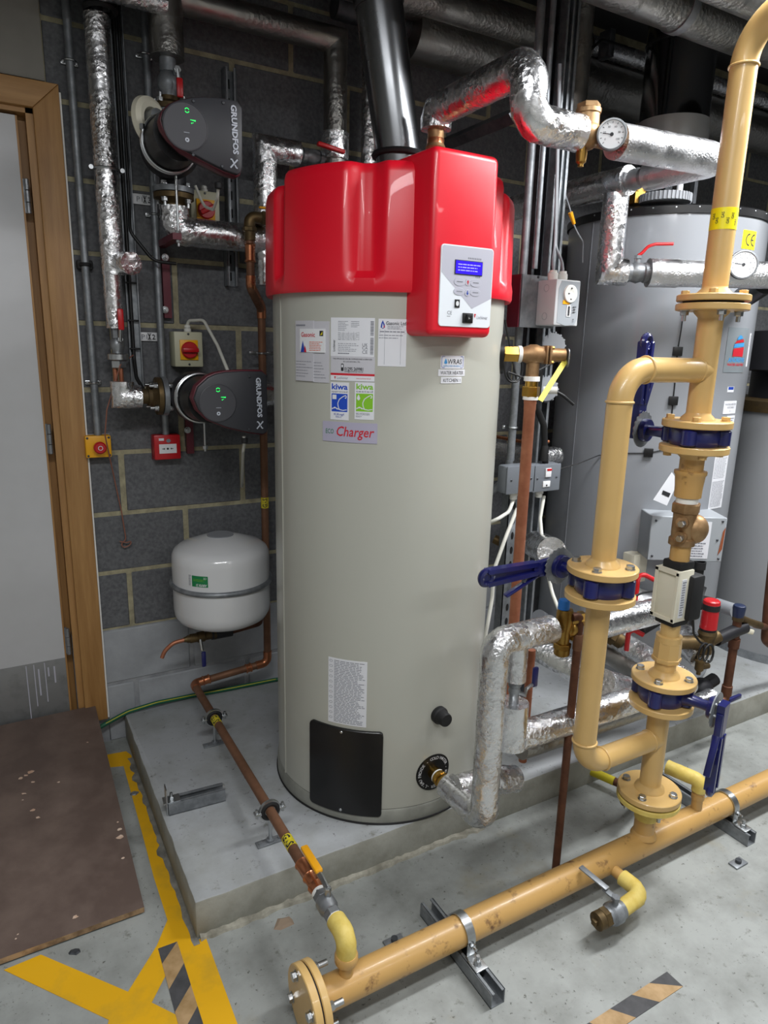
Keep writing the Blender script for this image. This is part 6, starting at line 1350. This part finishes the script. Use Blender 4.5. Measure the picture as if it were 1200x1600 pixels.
def tstick(px0,py0,px1,py1,m,w=.001,name='sticker'):
    s=tsurf(px0,py0); t=tsurf(px1,py1); W=(t.a0-s.a0)*TR; H=t.z0-s.z0
    b=B(); patch(b,s,0,0,W,H,w); return s,W,H,b.make(name,m,tk)
a_=cylhit(905,600,TC,TR)[0]; sq_=Cyl(TC,TR,a_,0); b=B(); patch(b,sq_,-.002,.12,.002,2.02,.002,1); b.make('side_seam','tank2',tk)
s,W,H,o=tstick(1158,388,1182,362,'gasyellow'); 
b=B()
def arc(cx,cy,r,a0,a1,wd): 
    pts=[(cx+r*math.cos(math.radians(a0+(a1-a0)*i/14)),cy+r*math.sin(math.radians(a0+(a1-a0)*i/14))) for i in range(15)]; stroke(b,s,pts,wd,.0014)
r=H*.3; arc(W*.5,H*.5,r,90,270,H*.09) ; arc(W*.88,H*.5,r,90,270,H*.09); stroke(b,s,[(W*.6,H*.5),(W*.82,H*.5)],H*.08,.0014); b.make('mark','ink',o)
s,W,H,o=tstick(1129,582,1170,513,'plateglass',.0015,'logo_plate')
b=B()
poly_on(b,s,[(W*.28,H*.36),(W*.78,H*.36),(W*.79,H*.57),(W*.28,H*.535)],.0036); poly_on(b,s,[(W*.31,H*.645),(W*.76,H*.69),(W*.7,H*.75),(W*.37,H*.705)],.0036); b.make('emblem_red','ink_red',o)
b=B(); poly_on(b,s,[(W*.28,H*.55),(W*.79,H*.585),(W*.775,H*.675),(W*.3,H*.63)],.0036); poly_on(b,s,[(W*.39,H*.722),(W*.68,H*.765),(W*.6,H*.825),(W*.5,H*.83),(W*.43,H*.79)],.0036); b.make('emblem_blue','sky',o)
text(s,'ANDREWS',W*.14,H*.24,H*.1,'sky',o,wid=W*.82,bold=.05,w=.002); text(s,'WATER HEATERS',W*.12,H*.15,H*.055,'ink_red',o,wid=W*.8,bold=.03,w=.002)
s,W,H,o=tstick(1165,573,1174,521,'paper'); lines(s,W*.1,H*.6,W*.9,H*.95,6,'ink_grey',o)
s,W,H,o=tstick(1136,613,1147,604,'paper'); b=B(); patch(b,s,W*.1,H*.45,W*.9,H*.95,.0014,2); b.make('emblem','ink_blue',o)
s,W,H,o=tstick(1129,647,1151,626,'paper'); text(s,'WATER HEATER',W*.08,H*.66,H*.15,'ink_grey',o,wid=W*.84); text(s,'KITCHEN',W*.25,H*.42,H*.15,'ink_grey',o,wid=W*.5); text(s,'2',W*.45,H*.16,H*.15,'ink_grey',o)
s,W,H,o=tstick(1133,672,1148,649,'paper'); lines(s,W*.1,H*.1,W*.9,H*.9,5,'ink_grey',o)
s,W,H,o=tstick(1106,796,1140,698,'paper'); lines(s,W*.04,H*.5,W*.94,H*.84,14,'ink_grey',o,.3,.2); lines(s,W*.04,H*.03,W*.94,H*.46,22,'ink_grey',o,.4,.15,seed=4)
# hanging tag
a=tsurf(1048,748); b=B(); sfq=Flat(a.f(0,0,.012),(math.cos(a.a0),math.sin(a.a0),0),(0,0,1)); 
k=[(at(x,y,Y=-.93)) for x,y in ((1050,738),(1060,752),(1042,790),(1021,781))]; t=b.bm; f=t.faces.new([t.verts.new(p) for p in k]); g=bmesh.ops.extrude_face_region(t,geom=[f]); bmesh.ops.translate(t,vec=(0,.0015,0),verts=[v for v in g['geom'] if isinstance(v,bmesh.types.BMVert)]); tg=b.make('paper_tag','paper',label='white printed tag hanging behind the yellow union',category='tag')
b=B(); y=-.9312; t=b.bm; 
for (q) in (((1036,766),(1048,771),(1045,777),(1034,772)),): b.bm.faces.new([b.bm.verts.new(at(x,yy,Y=y)) for x,yy in q])
b.make('bar_mark','ink',tg)
# black sensor wire with clips
wpts=[at(872,733,Y=-.76)]
sw_=thing('sensor_wire','thin black sensor wire pinned across the front of the grey tank','cable',tsurf(1013,707).f(0,0,0))
def on(px,py,w=.004): s=tsurf(px,py); return s.f(0,0,w)
b=B(); b.tube([at(873,733,Y=-.78),at(905,724,Y=-.8),on(937,711),on(980,708),on(1010,708),on(1040,702),on(1046,690),on(1050,640),on(1055,590),on(1058,550),on(1064,515),on(1070,470)],.0022,.02,8); b.make('wire','cableblack',sw_)
for px,py in ((1013,707),(1051,626),(1058,549)):
    s=tsurf(px,py); b=B(); x_=V((math.cos(s.a0),math.sin(s.a0),0)); b.box(s.f(0,0,.008),(.034,.012,.034),(x_,V((math.sin(s.a0),-math.cos(s.a0),0)),(0,0,1)),.002); b.make('cable_clip','black',sw_)
# control box on the tank
an=math.radians(31); nx=V((-math.sin(an),-math.cos(an),0)); tx_=V((math.cos(an),-math.sin(an),0))
qd=cylhit(1076,838,TC,TR); S0=Cyl(TC,TR,qd[0],qd[1]).f(0,0,0)
cl=lambda px,py,o_: (lambda d:CAM+d*((V(o_)-CAM).dot(nx)/d.dot(nx)))(ray(px,py))
o_=S0+nx*.12; A=cl(1019,806,o_); Bq=cl(1138,804,o_); C_=cl(1013,875,o_)
W=(Bq-A).length; H=A.z-C_.z; ctr=A+tx_*W/2-V((0,0,H/2))
cb=thing('control_housing','grey sheet metal control housing on the front of the grey tank','control box',ctr-nx*.1)
b=B(); b.box(ctr-nx*.09,(W,.18,H),(tx_,V((0,0,1)).cross(tx_),V((0,0,1))),.003,1); b.make('housing','greybox',cb)
b=B(); b.box(A-nx*.16-tx_*.035-V((0,0,H/2-.01)),(.05,.006,H*1.0),(tx_,V((0,0,1)).cross(tx_),V((0,0,1))),.001); fl_=b.make('side_flange','greybox',cb)
for s in (-.36,.36): inst('screw',SCREWD,fl_,A-nx*.156-tx_*.035+V((0,0,-H/2+s*H)),nx,sc=1.2)
sfb=Flat(A+nx*.0005,tx_,(0,0,1))
b=B(); patch(b,sfb,W*.5,-H*.93,W*.8,-H*.1,.0008); lb=b.make('data_label','paper',cb); lines(sfb,W*.52,-H*.9,W*.76,-H*.55,6,'ink_grey',cb,.4,.2,.0018)
for u,v in ((.06,-.1),(.94,-.08),(.9,-.5),(.06,-.9),(.95,-.92)): inst('screw',SCREWD,cb,A+tx_*W*u+V((0,0,v*H))+nx*.0005,nx,sc=1.2)
b=B(); poly_on(b,sfb,[(W*.93,-H*.85),(W*.96,-H*.3),(W*.99,-H*.2),(W*.98,-H*.7)],.0012); b.make('rust_run','rust',cb)
b=B(); q=ctr-V((0,0,H/2))+tx_*W*.22; b.cyl(q,q-V((0,0,.03)),.022,14); b.tube([q,q-V((0,0,.12)),q-V((.0,-.02,.3))],.017,.03,12); b.make('conduit_gland','rubber',cb)
b=B(); q=A-tx_*.01-V((0,0,H)); b.box(q-V((0,0,.06))-nx*.1,(.08,.06,.12),None,.004); b.make('insulation_block','ivory',cb)
# ---- draught diverter flue
FC=(TC[0]-.02,TC[1]); fz0=at(1045,205,Y=FC[1]).z
f2=thing('boiler_flue','wide mirror-bright steel flue rising above the grey tank','flue',(FC[0],FC[1],TZ+.05))
FR2=.5*104*mpp((FC[0],FC[1],2.6))
b=B(); b.cyl((*FC,fz0),(*FC,2.95),FR2,64); b.make('flue_pipe','flue_mirror',f2)
zr=at(1050,70,Y=FC[1]).z; b=B(); b.lathe((*FC,zr),(0,0,1),[(0,FR2),(0,FR2+.005),(.012,FR2+.005),(.012,FR2)],64); b.make('joint_band','flue_dark',f2)
b=B(); b.lathe((*FC,fz0-.03),(0,0,1),[(-.05,FR2-.01),(-.05,FR2+.006),(.06,FR2+.006),(.06,FR2)],64); b.make('base_collar','collar',f2)
b=B(); b.lathe((*FC,fz0-.12),(0,0,1),[(0,FR2-.02),(.06,FR2-.012)],48)
for a in (.6,2.2,3.8,5.3): b.box((FC[0]+math.cos(a)*FR2*.8,FC[1]+math.sin(a)*FR2*.8,(TZ+.05+fz0-.06)/2),(.02,.02,fz0-.06-TZ-.05))
b.make('diverter_legs','galv_dark',f2)
# third tank
T3=(3.1,-.76); R3=.33
t3=thing('storage_cylinder','plain grey cylinder standing beyond the grey tank at the right edge','water heater',(T3[0],T3[1],.1))
z3=at(1150,640,X=T3[0]-.3).z
b=B(); b.lathe((*T3,.1),(0,0,1),[(0,R3),(z3-.1,R3),(z3-.1,0)],80); b.make('casing','tank3',t3)
b=B(); b.lathe((*T3,.1),(0,0,1),[(0,R3+.004),(.04,R3+.004),(.04,R3)],80); b.make('base_band','galv',t3)
b=B(); b.lathe((*T3,z3),(0,0,1),[(0,R3+.01),(.05,R3+.012),(.06,R3-.02),(.06,0)],80); b.make('lid_rim','oldbrass',t3)
b=B(); b.lathe((*T3,z3+.06),(0,0,1),[(0,R3-.06),(.12,R3-.06),(.13,R3+.02),(.3,R3+.02),(.32,.1)],60); b.make('top_cover','cast',t3)
# ================================================================= LOWER RIGHT PIPEWORK
YR=-1.16
P=lambda x,y,Y=YR: at(x,y,Y=Y)
foilpipe('lagged_pipe','foil-lagged pipe running right behind the yellow bypass flange',[P(905,985,-1.12),P(1062,945,-1.12)],.046,0,amp=.003)
foilpipe('lagged_pipe','wide dull foil-lagged pipe up against the tank base behind the bypass',[P(950,925,-.75),P(1055,965,-1.0)],.06,0,amp=.003,m='foil_weave')
foilpipe('lagged_pipe','foil-lagged pipe slanting forward low between the two heaters',[at(835,1012,Y=-.78),at(1000,1105,Y=-1.22)],.045,0,amp=.0025)
foilpipe('lagged_pipe','foil-lagged pipe after the union with the red lever',[at(972,1005,Y=-.95),at(1065,1062,Y=-1.2)],.045,0,amp=.003)
foilpipe('lagged_pipe','dull foil-lagged pipe beneath the union with the red lever',[at(945,1018,Y=-.9),at(1060,1085,Y=-1.2)],.04,0,amp=.003,m='foil_dull')
foilpipe('lagged_pipe','crumpled foil-lagged joint left of the lower blue butterfly valve',[at(940,1068,Y=-1.2),at(985,1085,Y=-1.2),at(1000,1100,Y=-1.25)],.05,.03,amp=.008,freq=30)
foilpipe('lagged_pipe','short foil-lagged pipe end below the red relief valve',[P(1060,985,-.95),P(1080,1010,-1.1),P(1096,1024,-1.15)],.05,0,amp=.004)
b=B(); a=at(950,988,Y=-.93); e=at(972,1004,Y=-.97); b.cyl(a,e,.028,16); b.hexa(a.lerp(e,.2),a.lerp(e,.55),.036); un=b.make('pipe_union','oldbrass',label='dull union behind the yellow bypass leg',category='fitting')
def rodlever(pts,r,label):
    b=B(); b.tube(pts,r,.02,10); return b.make('valve_lever','redlever',label=label,category='lever')
rodlever([P(998,893,-1.0)+V((0,0,-.11)),P(998,893,-1.0),P(1022,906,-1.03)],.009,'red lever handle just right of the bypass flange')
rodlever([P(983,980,-1.05)+V((0,0,-.09)),P(983,980,-1.05),P(1005,992,-1.08)],.009,'red lever handle above the foil pipe union')
b=B(); pts=[P(1003,985,-1.02).lerp(P(1034,968,-1.02),i/60) for i in range(61)]
for i in range(30):
    q=P(1003,985,-1.02).lerp(P(1040,963,-1.02),i/29); b.torus(q,(P(1040,963,-1.02)-P(1003,985,-1.02)),.014,.004,14,6)
b.tube([P(1003,985,-1.02),P(1040,963,-1.02)],.013,0,12); b.make('flexible_conduit','rubber',label='black ribbed flexible conduit behind the gas meter',category='conduit')
b=B(); b.tube([P(990,932,-1.06),P(1005,926,-1.06),P(1032,922,-1.06)],.004,.02,8); b.make('thin_cable','cableblack',label='thin black cable lying on the foil pipe behind the meter',category='cable')
# red relief valve
rr=thing('relief_valve','small brass relief valve with red and black cap beside the gas meter','valve',P(1108,1030))
zt=lambda py: at(1108,py,Y=YR).z
xr=P(1108,970).x
b=B(); b.lathe((xr,YR,zt(981)),(0,0,1),[(0,.03),(zt(950)-zt(981),.029),(zt(950)-zt(981),.0)],26); b.make('red_sleeve','red',rr)
b=B(); b.lathe((xr,YR,zt(953)),(0,0,1),[(0,.0305),(.022,.0305),(.024,.028)],20); b.make('black_band','rubber',rr); b=B(); b.lathe((xr,YR,zt(985)),(0,0,1),[(0,.028),(.012,.031)],20); b.make('black_band','rubber',rr)
b=B(); b.lathe((xr,YR,zt(953)+.022),(0,0,1),[(0,.03),(.012,.029),(.016,.024),(.016,0)],24); b.make('cap','red',rr)
b=B(); b.lathe((xr-.0,YR,zt(984)),(0,0,-1),[(0,.03),(.012,.034),(.03,.026),(.055,.03),(.075,.024),(.09,.024)],18); b.tube([(xr-.1,YR+.06,zt(1004)),(xr,YR,zt(1002)),(xr+.05,YR-.01,zt(994))],.025,0,16); b.make('valve_body','oldbrass',rr)
b=B(); q=P(1092,1046); b.lathe(q+V((0,0,.06)),(0,0,-1),[(0,.012),(.02,.012),(.02,.02),(.026,.02),(.028,.016),(.06,.016),(.07,.008),(.08,.008)],16); b.tube([q+V((0,0,.01)),q+V((.05,-.0,.005))],.012,0,12); b.make('drain_cock','oldbrass',rr)
# brown pipework
bp=thing('pipe_assembly','dark brown copper pipework with tee and blue cap in front of the far cylinder','pipe',P(1145,1090))
b=B(); q=P(1150,985); b.tube([P(1118,1000),P(1150,985),P(1163,980)],.024,.03,16); b.make('dark_tee','cast',bp)
b=B(); z0=P(1143,1090); zt_=P(1150,962); b.tube([V((q.x,YR,zt_.z)),V((q.x,YR,z0.z)),P(1105,1108)],.016,.03,16); b.lathe((q.x,YR,P(1148,1012).z),(0,0,1),[(0,.016),(.002,.02),(.04,.021)],18); b.lathe((q.x,YR,P(1145,1082).z),(0,0,1),[(0,.016),(.002,.02),(.04,.0195),(.042,.016)],18); b.make('copper_tube','copper_brown',bp)
b=B(); b.lathe((q.x,YR,P(1150,970).z),(0,0,1),[(0,.02),(.03,.02),(.035,.015),(.04,.015)],18); b.tube([P(1155,965),P(1172,972),P(1188,977)],.014,.02,14); b.make('small_valve','oldbrass',bp)
c=P(1155,952); b=B(); b.lathe(c-V((0,0,.03)),(0,0,1),[(0,.02),(.035,.023),(.045,.022),(.048,.018),(.048,0)],12); b.make('cap','navycap',bp)
b=B(); b.tube([P(1120,945,-1.0),P(1150,955,-1.1)],.028,0,16); b.make('grey_thread','cablegrey',bp)
b=B(); b.tube([P(1090,940,-.95),P(1112,945,-1.0)],.03,0,18); b.lathe(P(1092,938,-.93),(.5,-.8,-.2),[(0,.062),(.01,.062),(.012,.03)],28); b.make('rubber_collar','rubber',bp)
b=B(); b.box(P(1165,985),(.07,.02,.02),((1,-.2,-.3),(0,1,0),(.3,0,1)),.004); b.make('lever','ivory',bp)
xr2=at(1197,950,Y=-1.1).x; b=B(); b.tube([at(1212,840,Y=-1.1),(at(1200,950,Y=-1.1).x,-1.1,at(1198,950,Y=-1.1).z),at(1196,1000,Y=-1.1),at(1203,1006,Y=-1.1),at(1230,1012,Y=-1.1)],.0185,.04,18); b.tube([at(1180,976,Y=-1.13),at(1198,980,Y=-1.1)],.014,0,12); b.make('copper_pipe','copper_brown',label='copper pipe elbow cut by the right edge of the picture',category='pipe')
# pump-like dark valve under relief valve
b=B(); q=at(1095,1075,Y=-1.12); b.sphere(q,.05,(1,.8,.8)); b.tube([q,q+V((.08,0,.02))],.025,0,12); b.make('cast_valve','cast',label='dark cast valve body in shadow behind the lower blue lever',category='valve')
b=B(); a=at(1138,1095,Y=-1.15); e=at(1157,1087,Y=-1.15); b.box((a+e)/2,(.02,.014,(e-a).length),((0,0,1),(0,1,0),(e-a)),.005); b.make('valve_lever','valveblue',label='small blue lever sticking out over the plinth edge',category='lever')
foilpipe('lagged_pipe','small foil-lagged stub above the hanging blue lever',[at(1090,1100,Y=-1.2),at(1112,1090,Y=-1.2)],.035,0,amp=.005)
# grey pipe + panel dark behind
b=B(); b.cyl(at(840,965,Y=-.4),at(900,1000,Y=-.4),.04,16); b.make('grey_pipe','cablegrey',label='grey pipe in the shadow behind the slotted post',category='pipe')
# ================================================================= OVERHEAD PIPES
def xrun(px,py,Y,r,label,m='foil_dull',x0=-2.2,x1=4.7,amp=.002,name='overhead_pipe',bands=()):
    p=at(px,py,Y=Y); b=B(); b.tube([(x0,Y,p.z),(x1,Y,p.z)],r,0,28,.03 if amp else None,amp,14); o=b.make(name,m,None,60,label=label,category='pipe')
    for bx in bands: b=B(); b.lathe((bx,Y,p.z),(1,0,0),[(0,r),(0,r+.004),(.03,r+.004),(.03,r)],36); b.make('joint_band','galv',o)
    return p
xrun(1100,27,-1.0,.064,'big dull silver pipe crossing overhead in front of the wide flue',m='foil_dull',x0=.98,bands=(1.6,))
xrun(1170,-8,-1.22,.05,'silver pipe crossing overhead at the top right corner',x0=1.3,m='foil_dull')
xrun(900,125,-.13,.095,'large foil-lagged pipe high on the wall behind the wide flue',m='foil_dull',x0=1.2)
xrun(930,72,-.2,.035,'thin foil-lagged pipe high on the wall behind the wide flue',m='foil',x0=1.5)
xrun(760,30,-.2,.07,'foil-lagged pipe high on the wall right of the leaning flue',m='foil_dull',x0=.9,x1=2.0)
xrun(760,78,-.12,.04,'bare dark pipe high on the wall right of the leaning flue',m='galv_dark',x0=.9,x1=2.0,amp=0)
xrun(200,-8,-.2,.03,'foil-lagged pipe along the ceiling at the top left',x0=-.05,x1=.3,m='foil')
foilpipe('lagged_pipe','vertical foil-lagged pipe beside the tall channel posts at the top',[(at(905,60,Y=-.55).x,-.55,2.3),(at(905,60,Y=-.55).x,-.55,2.94)],.045,0,amp=.002,m='foil_dull')
b=B(); a=at(690,228,Y=-.3); e=at(805,180,Y=-.75); b.tube([a,e],.024,0,4); b.make('support_arm','galv_dark',label='dark steel support arm behind the foil-lagged arch',category='bracket')
b=B(); b.tube([at(990,78,Y=-.3),at(940,62,Y=-.35),at(915,85,Y=-.4),at(890,120,Y=-.45)],.006,.05,8); b.make('black_cable','cableblack',label='thin black cable sagging between the overhead pipes',category='cable')
b=B(); b.box(at(948,70,Y=-.3),(.03,.06,.1),None,.003); b.make('pipe_hanger','galv_dark',label='dark pipe hanger on the thin overhead pipe',category='bracket')
b=B(); b.tube([at(884,306,Y=-.7),at(888,318,Y=-.75),at(893,335,Y=-.78)],.0025,.02,6); b.tube([at(896,350,Y=-.78),at(903,365,Y=-.78),at(911,378,Y=-.74),at(910,410,Y=-.72)],.0025,.02,6); w_=b.make('thin_wire','cablegrey',label='thin grey wire with a yellow connector by the foil drop pipe',category='wire')
b=B(); b.tube([at(891,332,Y=-.78),at(897,350,Y=-.78)],.008,0,8,taper=lambda k:1-.3*k); b.make('connector','valvey',w_)

# ================================================================= GROUPS OF LOOK-ALIKES
GROUPS={'lagged_pipe':'foil-lagged pipes','overhead_pipe':'pipes running overhead','butterfly_valve':'blue butterfly valves on the gas riser','circulator_pump':'circulator pumps on the left wall','isolator_switch':'pump isolators','pipe_stand':'pipe stands on the plinth','dial_gauge':'dial thermometers','conduit':'galvanised conduits','strut_channel':'strut channels','wall_bracket':'red wall brackets','wall_label':'pump name labels','white_cable':'white cables in the gap','pump_cable':'pump cables','fused_spur':'electrical outlet boxes','temperature_probe':'ribbed probe caps','pipe_support':'header supports','floor_stripe':'yellow floor stripes','hazard_tape':'hazard tapes','gas_spool':'yellow gas spools','ball_valve':'ball valves','taped_elbow':'taped elbows','threaded_rod':'threaded rods','boiler_flue':'boiler flues','foot_plate':'floor anchor plates','valve_lever':'loose levers'}
for o in list(S.objects):
    k=o.name.split('.')[0]
    if k in GROUPS and o.parent is None and 'label' in o.keys(): o['group']=GROUPS[k]
